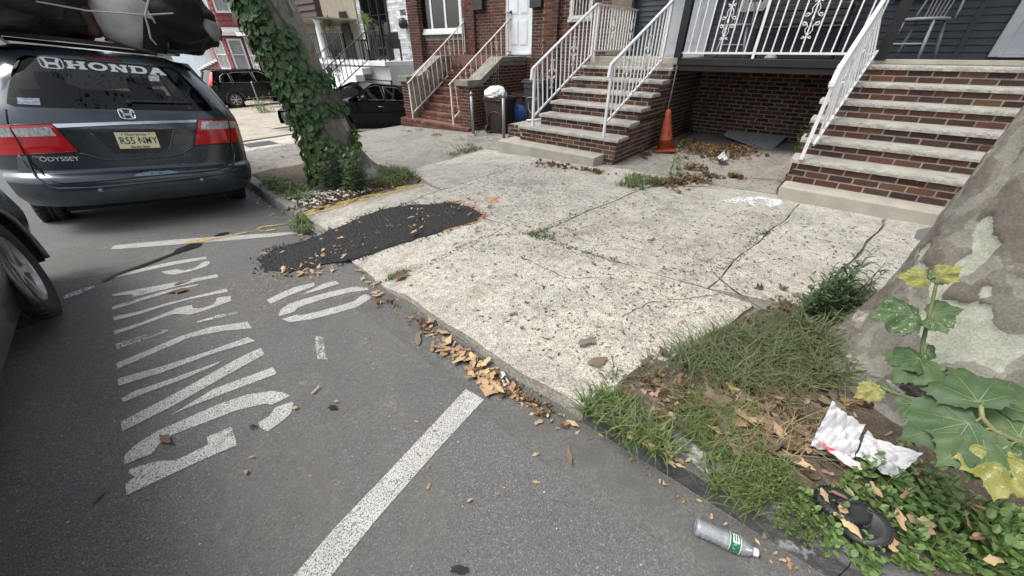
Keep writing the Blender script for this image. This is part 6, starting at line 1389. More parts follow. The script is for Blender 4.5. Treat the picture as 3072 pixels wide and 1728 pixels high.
# ---- generic weeds
def blades(name, pts, mat, label, cat, h=(.10, .25), w=.006, per=18, spread=.05, lean=.6, zf=zs, seed=0, seg=3, parent=None):
    rd = random.Random(seed); m = MB()
    for (x, y) in pts:
        for _ in range(per):
            a = rd.random() * 6.28; rr = spread * rd.random() ** .5; bx, by = x + rr * math.cos(a), y + rr * math.sin(a); H_ = rd.uniform(*h); d = rd.random() * 6.28; ln = rd.uniform(.15, lean) * H_ * 1.6; z0 = zf(bx, by) - .01
            sd = Vector((-math.sin(d), math.cos(d), 0)) * w * rd.uniform(.6, 1.3); prev = None; V = []; F = []
            for k in range(seg + 1):
                t = k / seg; c = Vector((bx + math.cos(d) * ln * t * t, by + math.sin(d) * ln * t * t, z0 + H_ * t * (1 - .35 * t * t * (lean > .5)))); ww = sd * (1 - t * .95)
                V += [c - ww, c + ww]
            F = [(2 * k, 2 * k + 1, 2 * k + 3, 2 * k + 2) for k in range(seg)]; m.add(V, F)
    if parent is not None: return m.build(name, mat, parent)
    o = m.build(name, mat, loc=(pts[0][0], pts[0][1], zf(*pts[0]))); return tag(o, label, cat, kind='stuff')
GRS = m_leaf('grass_blade', (.10, .135, .06), (.19, .22, .105), .35, .6); GRS2 = m_leaf('fresh_grass', (.095, .155, .045), (.19, .245, .085), .35, .5); DRY = m_leaf('dry_grass', (.30, .25, .13), (.42, .36, .20), .3, .7)
WEED = m_leaf('weed_leaf', (.105, .185, .055), (.20, .29, .095), .3, .45); DWEED = m_leaf('dark_weed_leaf', (.062, .105, .050), (.11, .165, .078), .25, .5)
zg = lambda px, py: on_g(px * kk, py * kk, zs)
def region(poly_px, n, seed=0):
    rd = random.Random(seed); xs = [p[0] for p in poly_px]; ys = [p[1] for p in poly_px]; out = []
    P = [tuple(zg(*p).xy) for p in poly_px]; x0, x1, y0, y1 = min(p[0] for p in P), max(p[0] for p in P), min(p[1] for p in P), max(p[1] for p in P)
    while len(out) < n:
        x, y = rd.uniform(x0, x1), rd.uniform(y0, y1)
        if inside(x, y, P): out.append((x, y))
    return out
# grass tussock left of the near tree
blades('grass_tussock', region([(1700, 900), (1790, 850), (1900, 840), (2050, 870), (2150, 920), (2130, 970), (2000, 985), (1800, 975)], 110, 1), GRS, 'soft green grass tussock in front of the near tree trunk', 'grass', (.08, .18), .0052, 15, .06, 1.2, seed=2, seg=4)
blades('grass_tussock', region([(1690, 1010), (1760, 990), (1900, 1020), (1830, 1120), (1740, 1120)], 70, 2), GRS2, 'short grass between tree bed and pale slab', 'grass', (.04, .10), .003, 14, .05, .9, seed=3)
blades('kerb_grass', region([(1450, 1040), (1500, 990), (1560, 1010), (1640, 1075), (1700, 1150), (1650, 1150)], 44, 4), GRS2, 'broad bladed grass growing out of the kerb joint', 'grass', (.06, .14), .006, 9, .04, 1.0, seed=5)
blades('bed_grass', region([(1750, 1120), (1950, 1150), (2000, 1230), (1900, 1290), (1800, 1240)], 46, 6), GRS2, 'straggly grass and weeds along the kerb of the tree bed', 'grass', (.05, .13), .004, 12, .06, 1.0, seed=7)
blades('dry_stalks', region([(1750, 1000), (2080, 1000), (2050, 1150), (1850, 1150)], 46, 8), DRY, 'dry straw stalks lying in the tree bed', 'straw', (.06, .16), .002, 6, .08, 1.6, seed=9)
blades('slab_edge_grass', [(1.3 + 1.4 * t_ + random.uniform(-.05, .05), .43 - .70 * t_ + random.uniform(-.05, .07)) for t_ in [k_ / 46 for k_ in range(47)]], GRS, 'ragged grass fringe spilling over the edge of the pale slab', 'grass', (.03, .10), .0045, 9, .06, 1.3, seed=71)
# leafy ground-cover stems
def stem_weed(name, x, y, h, nl, mesh, size, mat, zf=zs, rd=random, spread=.3, droop=.2):
    z0 = zf(x, y) - .01; a = rd.random() * 6.28; l = rd.uniform(0, spread) * h; top = Vector((x + math.cos(a) * l, y + math.sin(a) * l, z0 + h)); b = Vector((x, y, z0)); mats = []
    for k in range(nl):
        t = (k + 1) / nl; p = b.lerp(top, t); d = k * 2.4 + rd.uniform(-.4, .4); el = rd.uniform(-.1, .6) * (1 - droop) + .3 * t
        tip = Vector((math.cos(d) * math.cos(el), math.sin(d) * math.cos(el), math.sin(el))); nn = Vector((-math.cos(d) * math.sin(el), -math.sin(d) * math.sin(el), math.cos(el))); xx = tip.cross(nn); s = size * rd.uniform(.5, 1.45) * (1.1 - .5 * t)
        mats.append(Matrix.Translation(p + tip * s * .6) @ Matrix((xx, tip, nn)).transposed().to_4x4() @ Matrix.Scale(s, 4))
    return (b, top, mats)
OV = leaf_mesh('oval', WEED, .2); SE = leaf_mesh('serr', DWEED, .25, fold=.2)
def weed_patch(name, pts, h, nl, mesh, size, mat, label, cat='weeds', seed=0, zf=zs, top=300, kind='stuff'):
    rd = random.Random(seed); mats = []; m = MB()
    for x, y in pts:
        b, tp_, ms = stem_weed('', x, y, rd.uniform(*h), nl, mesh, size, mat, zf, rd); mats += ms; m.tube([b, b.lerp(tp_, .5) + Vector((.005, .005, 0)), tp_], [.003, .0025, .0015], 4, False)
    x, y = pts[0]
    vs = np.array([v.co[:] for v in mesh.vertices]); fs = [tuple(p.vertices) for p in mesh.polygons]
    for M in mats: m.add([M @ Vector(v) for v in vs], fs)
    return tag(m.build(name, mat, loc=(x, y, zf(x, y))), label, cat, kind=kind)
weed_patch('ground_cover', region([(1990, 1310), (2100, 1200), (2200, 1130), (2300, 1180), (2420, 1250), (2576, 1330), (2576, 1449), (2130, 1449)], 170, 12), (.03, .15), 7, OV, .034, WEED, 'bright green leafy weeds filling the bottom right corner of the bed', seed=13)
weed_patch('ground_cover', region([(1800, 1240), (1900, 1180), (2000, 1230), (2080, 1330), (2050, 1390), (1950, 1330)], 70, 14), (.05, .12), 12, leaf_mesh('oval', GRS2, .1), .014, GRS2, 'feathery small leaved weed by the plastic bottle', seed=15)
weed_patch('ground_cover', region([(2420, 1320), (2576, 1300), (2576, 1449), (2450, 1449)], 60, 16), (.08, .17), 6, OV, .05, WEED, 'larger leaved weeds under the yellow sapling leaf', seed=17)
weed_patch('dark_weed_bush', region([(2005, 800), (2060, 755), (2130, 765), (2160, 800), (2090, 822)], 52, 18), (.10, .44), 13, SE, .056, DWEED, 'dark green spiky weed bush behind the grass tussock', 'weeds', seed=19)
blades('dark_weed_blades', region([(1960, 830), (2050, 790), (2180, 800), (2200, 850), (2060, 880)], 40, 20), GRS, 'long thin blades round the dark weed bush', 'grass', (.08, .22), .006, 6, .06, 1.3, seed=21)
# at the ivy tree
weed_patch('tree_foot_weed', region([(815, 480), (830, 450), (900, 440), (920, 470), (905, 490)], 70, 22), (.28, .55), 18, leaf_mesh('oval', DWEED, .15), .075, DWEED, 'grey green leafy weed at the foot of the ivy tree', 'weeds', seed=23)
blades('tree_foot_grass', region([(930, 470), (960, 420), (1020, 425), (1040, 440), (1000, 470)], 70, 24), GRS2, 'fresh grass on the right of the ivy tree foot', 'grass', (.06, .17), .008, 12, .07, 1.0, seed=25)
blades('tree_foot_grass', region([(650, 460), (690, 445), (760, 470), (800, 500), (760, 510), (690, 480)], 60, 26), GRS2, 'grass and weeds between the minivan and the ivy tree', 'grass', (.05, .15), .008, 10, .07, 1.0, seed=27)
weed_patch('tree_foot_weed', region([(660, 470), (720, 455), (780, 480), (740, 500)], 40, 28), (.06, .16), 7, leaf_mesh('oval', WEED, .15), .045, WEED, 'low leafy weeds on the kerb side of the ivy tree', 'weeds', seed=29)
blades('corner_weed', region([(740, 575), (765, 545), (785, 570), (770, 590)], 14, 30), GRS2, 'weed tuft at the broken slab corner by the white line', 'grass', (.06, .14), .010, 8, .06, 1.2, seed=31)
# weeds in the slab joints and by the leaf pile
gz = lambda pts, n, s: region(pts, n, s)
blades('joint_moss', region([(1330, 585), (1370, 575), (1390, 600), (1340, 600)], 26, 32), GRS, 'tuft of moss and grass in the joint between slabs', 'grass', (.015, .05), .006, 12, .05, 1.0, seed=33)
blades('joint_weed', region([(965, 700), (1020, 680), (1025, 690), (975, 705)], 20, 34), GRS2, 'small weed in the apron joint beside the patch', 'grass', (.02, .06), .005, 10, .03, 1.0, seed=35)
blades('joint_grass', region([(1400, 625), (1480, 630), (1560, 655), (1550, 665), (1470, 645)], 30, 36), GRS, 'thin moss line in the diagonal slab joint', 'grass', (.008, .03), .004, 8, .03, 1.0, seed=37)
blades('joint_grass', region([(1880, 600), (1925, 575), (1935, 585), (1890, 612)], 20, 38), GRS, 'moss growing in the crack of the far slab', 'grass', (.01, .035), .005, 10, .04, 1.0, seed=39)
blades('driveway_grass', region([(1555, 470), (1590, 440), (1660, 450), (1690, 465), (1600, 478)], 60, 40), GRS2, 'green grass patch in front of the leaf pile', 'grass', (.05, .14), .006, 12, .05, 1.0, seed=41)
weed_patch('driveway_weed', region([(1680, 440), (1700, 415), (1715, 430), (1700, 450)], 5, 42), (.22, .34), 14, leaf_mesh('serr', WEED, .2), .055, WEED, 'tall single weed in front of the porch opening', 'weeds', seed=43)
weed_patch('stair_weed', [(7.6, .36), (7.7, .34), (7.8, .4), (7.3, .36), (7.4, .38)], (.25, .6), 14, leaf_mesh('serr', WEED, .2), .07, WEED, 'green weed growing behind the right stoop', 'weeds', seed=45)
blades('far_driveway_grass', region([(1110, 392), (1180, 372), (1215, 372), (1150, 388)], 24, 46), GRS, 'grass strip on the edge of the sunken grey driveway', 'grass', (.03, .09), .01, 8, .08, 1.0, seed=47)
for i, (a, b) in enumerate(((1200, 338), (1040, 330), (1100, 340), (1180, 372))):
    p = on_g(a * kk, b * kk, zs, -.03); blades('stoop_weed', [(p.x + random.uniform(-.2, .2), p.y + random.uniform(-.2, .2)) for _ in range(6)], GRS, 'small weed tuft %s' % ['between the steel posts', 'left of the red brick steps', 'in front of the red brick steps', 'on the grey driveway edge'][i], 'grass', (.03, .09), .008, 8, .08, 1.0, seed=50 + i)
weed_patch('gate_weed', [(6.3 + random.uniform(-.3, .3), 19.4 + random.uniform(-.6, .6)) for _ in range(22)], (.3, .8), 12, leaf_mesh('oval', GRS2, .1), .10, GRS2, 'overgrown weeds round the chain link gate', 'weeds', seed=60)
# ---- plane-tree sapling with big leaves
PLV = m_leaf('plane_leaf', (.065, .115, .048), (.10, .155, .062), .3, .55, (11, .72, (.30, .32, .22))); PLY = m_leaf('yellowed_plane_leaf', (.26, .27, .07), (.36, .33, .12), .3, .55, (9, .60, (.46, .44, .28))); PLS = m_leaf('chewed_plane_leaf', (.06, .11, .045), (.09, .15, .06), .3, .55, (12, .60, (.42, .42, .32)))
def leaf_zf(x, y, cup, fold, wave, ph): r = math.hypot(x, y + .28); return -cup * (x * x + y * y) + fold * abs(x) + wave * r * (math.sin(math.atan2(x, y + .28) * 5 + ph) * .5 + .35 * math.sin(x * 11 + ph) * math.sin(y * 9))
def big_leaf(mat, cup, fold, wave, ph=0.):
    half = leaf_shape('plane'); out = []
    full = half + [(-x, y) for x, y in half[::-1] if x > 0]
    for (a, b), (c, d) in zip(full, full[1:] + full[:1]):       # small teeth along the margin
        out.append((a, b)); mx_, my_ = (a + c) / 2, (b + d) / 2; nl_ = math.hypot(mx_, my_) or 1; out.append((mx_ * (1 - .035 / nl_), my_ * (1 - .035 / nl_)))
    bm = bmesh.new(); bm.faces.new([bm.verts.new((x, y, 0)) for x, y in out]); bmesh.ops.triangulate(bm, faces=bm.faces[:])
    for _ in range(4):
        es = [e for e in bm.edges if e.calc_length() > .13]
        if not es: break
        bmesh.ops.subdivide_edges(bm, edges=es, cuts=1); bmesh.ops.triangulate(bm, faces=bm.faces[:])
    for v in bm.verts: v.co.z = leaf_zf(v.co.x, v.co.y, cup, fold, wave, ph)
    me = bpy.data.meshes.new('leaf'); bm.to_mesh(me); bm.free(); me.materials.append(mat); me.polygons.foreach_set('use_smooth', [True] * len(me.polygons)); return me
LPAR = {'g': (.22, .12, .16, 0.), 'y': (.45, .2, .30, 1.), 's': (.35, .15, .30, 2.)}
PM = {'g': big_leaf(PLV, *LPAR['g']), 'y': big_leaf(PLY, *LPAR['y']), 's': big_leaf(PLS, *LPAR['s'])}
VEIN = pm('leaf_vein', (.16, .20, .10), (.20, .24, .12), 20, .6)
STM = pm('sapling_stem', (.10, .14, .05), (.20, .19, .09), 12, .6)
def sapling(label, stem_px, leaves_):
    """stem_px: (x,y,depthplane y) in view pixels; leaves_: (base px, tip px, depth, size kind)"""
    q = [on_y_dist(a, b, d) for a, b, d in stem_px]; t = thing('tree_sapling', tuple(q[0]), label, 'sapling', 'plane saplings at the tree foot')
    MB().tube(q, [.009 * (1 - .6 * i / len(q)) for i in range(len(q))], 7).build('stem', STM, t, smooth=True)
    for (bx, by, tx_, ty_, d0, d1, wd, kd) in leaves_:
        B, T = on_y_dist(bx, by, d0), on_y_dist(tx_, ty_, d1); ax = T - B; Ln = ax.length; ax.normalize(); toC = (C0 - (B + T) / 2).normalized(); nn = (toC * .75 + Vector((0, 0, .65))); nn = (nn - ax * nn.dot(ax)).normalized(); xx = ax.cross(nn)
        M = Matrix.Translation(B + ax * Ln * .26) @ Matrix((xx * wd, ax * 1.0, nn)).transposed().to_4x4() @ Matrix.Scale(Ln / 1.42, 4)
        lf = inst(PM[kd], 'leaf', t, M)
        st_ = min(stem_px, key=lambda s_: (s_[0] - bx) ** 2 + (s_[1] - by) ** 2); S_ = on_y_dist(*st_)
        MB().tube([S_, (S_ + B) / 2 + Vector((0, 0, .008)), B], .0028, 5, False).build('leaf_stalk', VEIN, t)
        m = MB()
        for ang, ll in ((0, .98), (.66, .66), (-.66, .66), (1.3, .5), (-1.3, .5)):
            pts = [M @ Vector((math.sin(ang) * r_, -.27 + math.cos(ang) * r_, .004 + leaf_zf(math.sin(ang) * r_, -.27 + math.cos(ang) * r_, *LPAR[kd]))) for r_ in [ll * q / 8 for q in range(9)]]; m.tube(pts, [.0016 * (1 - .8 * q / 8) for q in range(9)], 4, False)
        m.build('vein', VEIN, lf)
    return t
def on_y_dist(vx, vy, dist): r = ray(vx * kk, vy * kk); return C0 + r.normalized() * dist
sapling('upright plane sapling with pale chewed leaves in front of the trunk', [(2345, 985, 2.32), (2318, 940, 2.28), (2322, 860, 2.24), (2338, 790, 2.2), (2352, 730, 2.18), (2358, 700, 2.16)],
  [(2338, 700, 2235, 690, 2.16, 2.12, .8, 'y'), (2355, 700, 2440, 660, 2.16, 2.16, .9, 'y'), (2352, 710, 2380, 650, 2.16, 2.2, .8, 's'), (2310, 790, 2150, 800, 2.2, 2.12, .85, 's'), (2335, 790, 2455, 770, 2.2, 2.24, .8, 'g'), (2345, 800, 2395, 850, 2.2, 2.14, .9, 's'), (2320, 900, 2215, 915, 2.24, 2.14, .8, 'g'), (2325, 900, 2230, 975, 2.25, 2.12, .9, 'g'), (2330, 880, 2370, 905, 2.25, 2.3, 1, 'g')])
sapling('low plane sapling with big dark leaves at the right edge', [(2600, 1130, 1.75), (2560, 1110, 1.72), (2500, 1085, 1.68), (2470, 1050, 1.66), (2468, 1020, 1.66)],
  [(2468, 1020, 2380, 905, 1.66, 1.75, 1.15, 'g'), (2455, 1060, 2215, 1110, 1.66, 1.62, .95, 'g'), (2480, 1080, 2330, 1190, 1.67, 1.58, .9, 'g'), (2520, 1130, 2500, 1290, 1.66, 1.56, .8, 'y'), (2560, 1110, 2620, 960, 1.72, 1.85, 1, 'g'), (2520, 1095, 2410, 1240, 1.7, 1.6, .7, 's'), (2560, 1120, 2620, 1200, 1.72, 1.7, 1, 'g'), (2500, 1020, 2570, 930, 1.75, 1.95, 1, 'g')])
sapling('small plane shoot with yellow and green leaves beside the white paper', [(2330, 1010, 2.2), (2280, 1000, 2.12), (2240, 985, 2.08), (2220, 975, 2.06)], [(2235, 985, 2170, 955, 2.08, 2.06, .8, 'g'), (2215, 975, 2130, 1005, 2.06, 2.02, .7, 'y'), (2240, 990, 2230, 960, 2.08, 2.1, .8, 's'), (2300, 1010, 2260, 1060, 2.1, 2.04, .9, 'g'), (2330, 1015, 2340, 1070, 2.12, 2.05, 1, 'g')])
# ================================================================== bins, cone, small things
def gpt(px, py, dz=0.): p = on_g(px, py, zs); return p
# ---- steel posts by the bins
for px, py, h, lab in ((1380 + 245 / 6.036, 200 + 1255 / 6.036, .88, 'grey steel pipe post with cap left of the open bin'), (1380 + 795 / 6.036, 200 + 1330 / 6.036, .86, 'grey steel pipe post right of the open bin')):
    p = on_g(px, py, lambda x, y: zs(x, y) - .035); t = thing('pipe_post', tuple(p), lab, 'post', 'steel pipe posts by the bins')
    MB().tube([p + Vector((0, 0, -.05)), p + Vector((0, 0, h))], .033, 14).build('pipe', A['steel'], t, smooth=True)
    MB().lathe([(.036, 0), (.037, .05), (.022, .07), (.0, .085)], 14, Matrix.Translation(p + Vector((0, 0, h - .05)))).build('cap', A['steel'], t, smooth=True)
    MB().lathe([(.055, 0), (.05, .03), (.036, .04)], 14, Matrix.Translation(p)).build('footing', A['treadtop'], t, smooth=True)
BINB = pm('brown_black_plastic', (.022, .016, .014), (.055, .032, .024), 3, .45, bump=.1, coord='obj'); BINK = pm('charcoal_plastic', (.020, .022, .024), (.045, .047, .05), 4, .5)
def wheelie_bin(name, c, w, d, h, mat, label, rot=0., lid=False, wheels=True):
    t = thing(name, c, label, 'bin', 'bins beside the red brick stoop', (0, 0, rot))
    rows = []; n = 8
    def ring(z, f):
        out = []
        for sx, sy, in ((-1, -1), (1, -1), (1, 1), (-1, 1)):
            for k in range(5):
                a0 = {(-1, -1): 180, (1, -1): 270, (1, 1): 0, (-1, 1): 90}[(sx, sy)]; a = R(a0 + 90 * k / 4); r = .07; out.append((sx * (d * f - r) + r * math.cos(a), sy * (w * f - r) + r * math.sin(a), z))
        return out
    prof = [(0, .40), (.02, .41), (h * .5, .455), (h * .9, .49), (h * .905, .52), (h, .525), (h, .49), (h * .6, .45)]
    vs = [p for z, f in prof for p in ring(z, f)]; k = 20
    fs = [(i * k + j, i * k + (j + 1) % k, (i + 1) * k + (j + 1) % k, (i + 1) * k + j) for i in range(len(prof) - 1) for j in range(k)] + [tuple(range(k - 1, -1, -1)), tuple((len(prof) - 1) * k + j for j in range(k))]
    MB().add(vs, fs).build('tub', mat, t, local=True, smooth=False, bevel=.006)
    # arch moulding on the front
    MB().tube([(-d * .455 - .01, y, z) for y, z in ((-w * .26, h * .08), (-w * .3, h * .45), (-w * .2, h * .58), (0, h * .62), (w * .2, h * .58), (w * .3, h * .45), (w * .26, h * .08))], .012, 6).build('moulding', mat, t, local=True, smooth=True)
    MB().tube([(-d * .53, -w * .42, h * .86), (-d * .6, -w * .42, h * .93), (-d * .6, -w * .12, h * .93), (-d * .53, -w * .12, h * .86)], .018, 8).build('handle', A['blackplastic'], t, local=True, smooth=True)
    if wheels:
        for s in (-1, 1): MB().lathe([(.03, -.025), (.085, -.025), (.09, 0), (.085, .025), (.03, .025)], 18, Matrix.Translation((-d * .40, s * w * .38, .088)) @ Matrix.Rotation(R(90), 4, 'X')).build('wheel', A['rubber'], t, local=True, smooth=True)
    if lid:
        m = MB(); m.box(-d * .56, d * .56, -w * .55, w * .55, h + .002, h + .04); m.box(-d * .50, d * .50, -w * .49, w * .49, h + .041, h + .075); m.build('lid', mat, t, local=True, bevel=.012)
        for zz in (h * .80, h * .87): MB().box(-d * .505, -d * .495, -w * .46, w * .46, zz, zz + .012).build('ridge', mat, t, local=True)
    return t
gb_ = lambda x, y: zs(x, y) - .033
b1 = wheelie_bin('open_bin', (6.98, 6.22, gb_(7, 6.2)), .60, .55, .76, BINB, 'brown black wheeled bin with a white bag on top, between the steel posts', R(12))
bc = Vector((6.95, 6.32, gb_(7, 6.2) + .80)); BAGW = pm('white_bin_bag', (.70, .71, .73), (.60, .61, .64), 6, .25, bump=.8, bscale=18, bdist=.03)
def bagf(u, v):
    a = u * 6.2832; b = (v - .5) * math.pi; d = Vector((math.cos(a) * math.cos(b), math.sin(a) * math.cos(b), math.sin(b))); f = 1 + .05 * math.sin(a * 3 + d.z * 4) + .03 * math.sin(a * 5 - d.z * 9) + .02 * math.sin(d.x * 13 + d.z * 17); return bc + Vector((d.x * .25 * f, d.y * .27 * f, d.z * .17 * f))
tag(MB().grid(bagf, 70, 40).build('rubbish_bag', BAGW, loc=tuple(bc), smooth=True), 'shiny white rubbish bag bulging from the open bin', 'bag')
wheelie_bin('brown_bin', (7.72, 6.02, gb_(7.7, 6)), .55, .5, .78, BINB, 'dark brown bin in the shade behind the blue lid', R(4))
b4 = wheelie_bin('tall_bin', (7.42, 5.38, gb_(7.4, 5.4)), .58, .56, 1.0, BINK, 'tall charcoal bin with chalk scrawl behind the white railing', R(-4), lid=True)
CH_ = pm('chalk_scrawl', (.42, .43, .45), (.25, .26, .27), 60, .9)
for pts in ([(.16, .72), (.05, .74), (-.04, .73)], [(-.10, .74), (-.13, .71), (-.10, .68), (-.07, .71), (-.10, .74)], [(.12, .62), (.11, .48), (.04, .42), (-.03, .47), (-.04, .58), (-.08, .62)], [(.06, .2), (.05, .06)], [(-.02, .22), (0, .08), (-.05, .2)]):
    MB().tube([(-.56 * (.46 + .05 * z) - .006, y, z) for y, z in pts], .007, 5).build('scrawl', CH_, b4, local=True)
Mb = Matrix.Translation((7.30, 5.93, gb_(7.3, 5.9) + .30)) @ Matrix.Rotation(R(20), 4, 'Z') @ Matrix.Rotation(R(78), 4, 'Y')
bl_ = thing('round_lid', (7.3, 5.93, gb_(7.3, 5.9)), 'round blue plastic lid leaning on edge between the bins', 'lid'); BLU = pm('blue_plastic', (.012, .055, .20), (.02, .075, .26), 5, .4)
MB().lathe([(.02, .05), (.12, .05), (.14, .035), (.24, .03), (.27, .0), (.295, -.02), (.29, -.03)], 32, Mb).build('disc', BLU, bl_, smooth=True); MB().tube([Mb @ Vector((.06 * math.cos(a), .06 * math.sin(a) * .3, .06 + .02 * math.sin(a))) for a in [k * math.pi / 6 for k in range(7)]], .012, 6).build('grip', BLU, bl_)
_a, _b = on_x(1380 + 1020 / 6.036, 200 + 985 / 6.036, 6.0), on_x(1380 + 1155 / 6.036, 200 + 1030 / 6.036, 6.3)
tag(MB().tube([(5.95, 4.62, .415), (6.25, 4.40, .415)], .02, 12).build('plastic_pipe', A['trimw'], loc=(6.1, 4.5, .395), smooth=True), 'short white plastic pipe lying on the low brick block', 'pipe')
vn = thing('dead_vine', (7.6, 6.93, 1.3), 'thin dry vine hanging down the side of the sloped coping', 'vine')
for k, (dx, dz) in enumerate(((0, 0), (.12, .1), (-.1, .05))): MB().tube([(7.62 + dx, 6.925, 1.42 + dz), (7.66 + dx * .5, 6.92, 1.1), (7.60 + dx, 6.925, .8), (7.66, 6.92, .55), (7.58 + dx, 6.93, .42)], .006, 5, False).build('stem', pm('dry_vine', (.30, .26, .20), None, rough=.9), vn)
# ---- traffic cone
cp = on_g(1985, 452, zs); cp = Vector((cp.x, 2.16, zs(cp.x, 2.16)))
cn = thing('traffic_cone', tuple(cp), 'grubby orange traffic cone leaning by the brick stoop', 'cone', None, (R(-7), R(5), R(20))); ORG = pm('faded_orange', (.36, .065, .022), (.27, .05, .022), 5, .6, dirt=(11, .52, .66, (.085, .03, .02)), bump=.2, bscale=30)
MB().lathe([(.135, .03), (.13, .05), (.125, .06), (.082, .36), (.045, .60), (.034, .645), (.028, .645), (.04, .58), (.13, .05)], 28, None).build('cone_body', ORG, cn, local=True, smooth=True)
MB().prism([(x, y, .0) for x, y in ((-.19, -.14), (-.14, -.19), (.14, -.19), (.19, -.14), (.19, .14), (.14, .19), (-.14, .19), (-.19, .14))], (0, 0, .032)).build('base', ORG, cn, local=True, bevel=.008)
# ---- ribbed sheet, papers
sh_ = MB(); a_, b_, c__ = Vector((8.55, 1.6, .22)), Vector((8.66, .66, .22)), Vector((7.70, .76, .085))
d__ = a_ + (c__ - b_) * .35
def shf(u, v): p = (a_.lerp(b_, u)).lerp(d__.lerp(c__, u), v); p = p + Vector((0, 0, .006 * math.sin(u * 120) + .05 * math.sin(v * 2.6) * (1 - u) * .6)); return p
sh_.grid(shf, 160, 10); tag(sh_.build('ribbed_sheet', pm('grey_ribbed_plastic', (.46, .48, .50), (.38, .40, .42), 4, .5), loc=(8.3, 1.1, .1), solid=.004), 'grey ribbed plastic sheet lying under the porch', 'sheet')
def paper(name, corners, mat, label, amp=.03, seed=1, cat='paper', n=26, lift=.0, red=None):
    q = [Vector(c) for c in corners]; ph = seed * 1.3
    def f(u, v):
        p = q[0] * (1 - u) * (1 - v) + q[1] * u * (1 - v) + q[2] * u * v + q[3] * (1 - u) * v; e = .012 * math.sin(u * 31 + ph) * (v > .96 or v < .04)
        return p + Vector((e * .3, 0, max(-.2, amp * (math.sin(u * 5 + ph) * math.sin(v * 4 + ph * 2) + .5 * abs(math.sin(u * 7 - v * 5 + ph)) + .45 * abs(math.sin(u * 4 + v * 9 + ph)) - .3 * abs(math.sin(u * 13 + v * 3)) + .2 * abs(math.sin(v * 17 - u * 6))) + lift)))
    t = MB().grid(f, n, n).build(name, mat, loc=tuple(q[0]), smooth=False, solid=.0015); return tag(t, label, cat)
PW = pm('white_paper', (.56, .56, .58), (.48, .48, .50), 8, .7, dirt=(15, .66, .72, (.45, .12, .12)))
def vg_(a, b, h): p = on_g(a * kk, b * kk, zs, h); return p
paper('crumpled_paper', [vg_(2040, 1120, .05), vg_(2085, 1020, .20), vg_(2175, 1070, .16), vg_(2140, 1160, .04)], PW, 'crumpled white paper sheet leaning on the near tree root', .022, 3)
paper('torn_paper', [vg_(2150, 1150, .07), vg_(2180, 1085, .12), vg_(2310, 1150, .10), vg_(2250, 1210, .06)], PW, 'torn white paper strip beside the big plane leaves', .018, 5)
paper('paper_wrapper', [vg_(2050, 1110, .08), vg_(2080, 1125, .07), vg_(2175, 1180, .06), vg_(2150, 1190, .05)][::1], pm('pink_white_paper', (.72, .60, .62), (.62, .08, .07), 9, .7, lo=.55, hi=.6), 'folded white and red wrapper below the crumpled paper', .012, 7, 'wrapper')
_w = [on_g(a, b, zr, .012) for a, b in ((1498, 1120), (1512, 1117), (1525, 1150), (1512, 1162))]; paper('paper_wrapper', _w, pm('blue_white_wrapper', (.72, .76, .80), (.25, .45, .62), 60, .4, lo=.6, hi=.62), 'small white and blue wrapper beside the large bark piece', .004, 2, 'wrapper', 10, .006)
_w = [on_g(1900 + a / 2.264, b / 2.264, zs, .05) for a, b in ((555, 1085), (610, 1060), (640, 1100), (570, 1105))]; paper('crumpled_paper', _w, PW, 'small crumpled white paper on the leaf pile', .03, 8, n=16, lift=.03)
paper('black_rag', [(8.3, 2.3, .15), (8.2, 2.36, .3), (8.45, 2.38, .32), (8.5, 2.25, .12)], A['blackplastic'], 'dark rag crumpled in the corner under the porch', .05, 9, 'rag', 18)
# ---- plastic bottle
B0 = on_g(1748 * kk, 1322 * kk, zr, .033); B1 = on_g(1890 * kk, 1385 * kk, zr, .022); ax = (B1 - B0); ax.z = -.01; ax.normalize()
zx = Vector((0, 0, 1)); sx = ax.cross(zx).normalized(); ux = sx.cross(ax); MBt = Matrix.Translation(B0) @ Matrix((sx, ux, ax)).transposed().to_4x4()
bt = thing('plastic_bottle', tuple(B0), 'clear plastic water bottle with green label lying in the gutter', 'bottle'); PET = NT('clear_pet'); PET.t.nodes.remove(PET.b)
_tr = PET.n('BsdfTransparent', Color=(.86, .89, .91)); _gl = PET.n('BsdfGlossy', Roughness=.08); _df = PET.n('BsdfDiffuse', Color=(.75, .8, .84)); _lw = PET.n('LayerWeight', Blend=.35).outputs['Facing']
_m1 = PET.n('MixShader', i_0=.26, i_1=_tr.outputs[0], i_2=_df.outputs[0]); _m2 = PET.n('MixShader', i_0=PET.math('ADD', PET.math('MULTIPLY', _lw, .6), .14), i_1=_m1.outputs[0], i_2=_gl.outputs[0]); PET.t.links.new(_m2.outputs[0], PET.out.inputs[0])
rb = [(.012, .004), (.026, .0), (.031, .006)] + [(.0328 - (.0045 if k % 2 else 0), .012 + .0085 * k) for k in range(11)] + [(.0325, .108), (.0322, .150), (.031, .160), (.024, .182), (.014, .196), (.0125, .200), (.0125, .206)]
MB().lathe(rb, 28, MBt, cap=False).build('bottle_body', PET.mat, bt, smooth=True)
LBL = NT('bottle_label'); _z = LBL.n('SeparateXYZ', Vector=LBL.coord('obj')); LBL.P(Base_Color=LBL.mix(LBL.step(LBL.noise(LBL.coord('obj'), 60, 2), .45, .55), (.02, .10, .05), (.10, .28, .22)), Roughness=.35)
lb = MB().lathe([(.0336, .112), (.0336, .148)], 28, MBt, cap=False).build('label', LBL.mat, bt, smooth=True)
for zc_, hh, cc in ((.1115, .002, A['trimw']), (.1465, .002, A['trimw'])): MB().lathe([(.0340, zc_), (.0340, zc_ + hh)], 28, MBt, cap=False).build('label_edge', cc, lb, smooth=True)
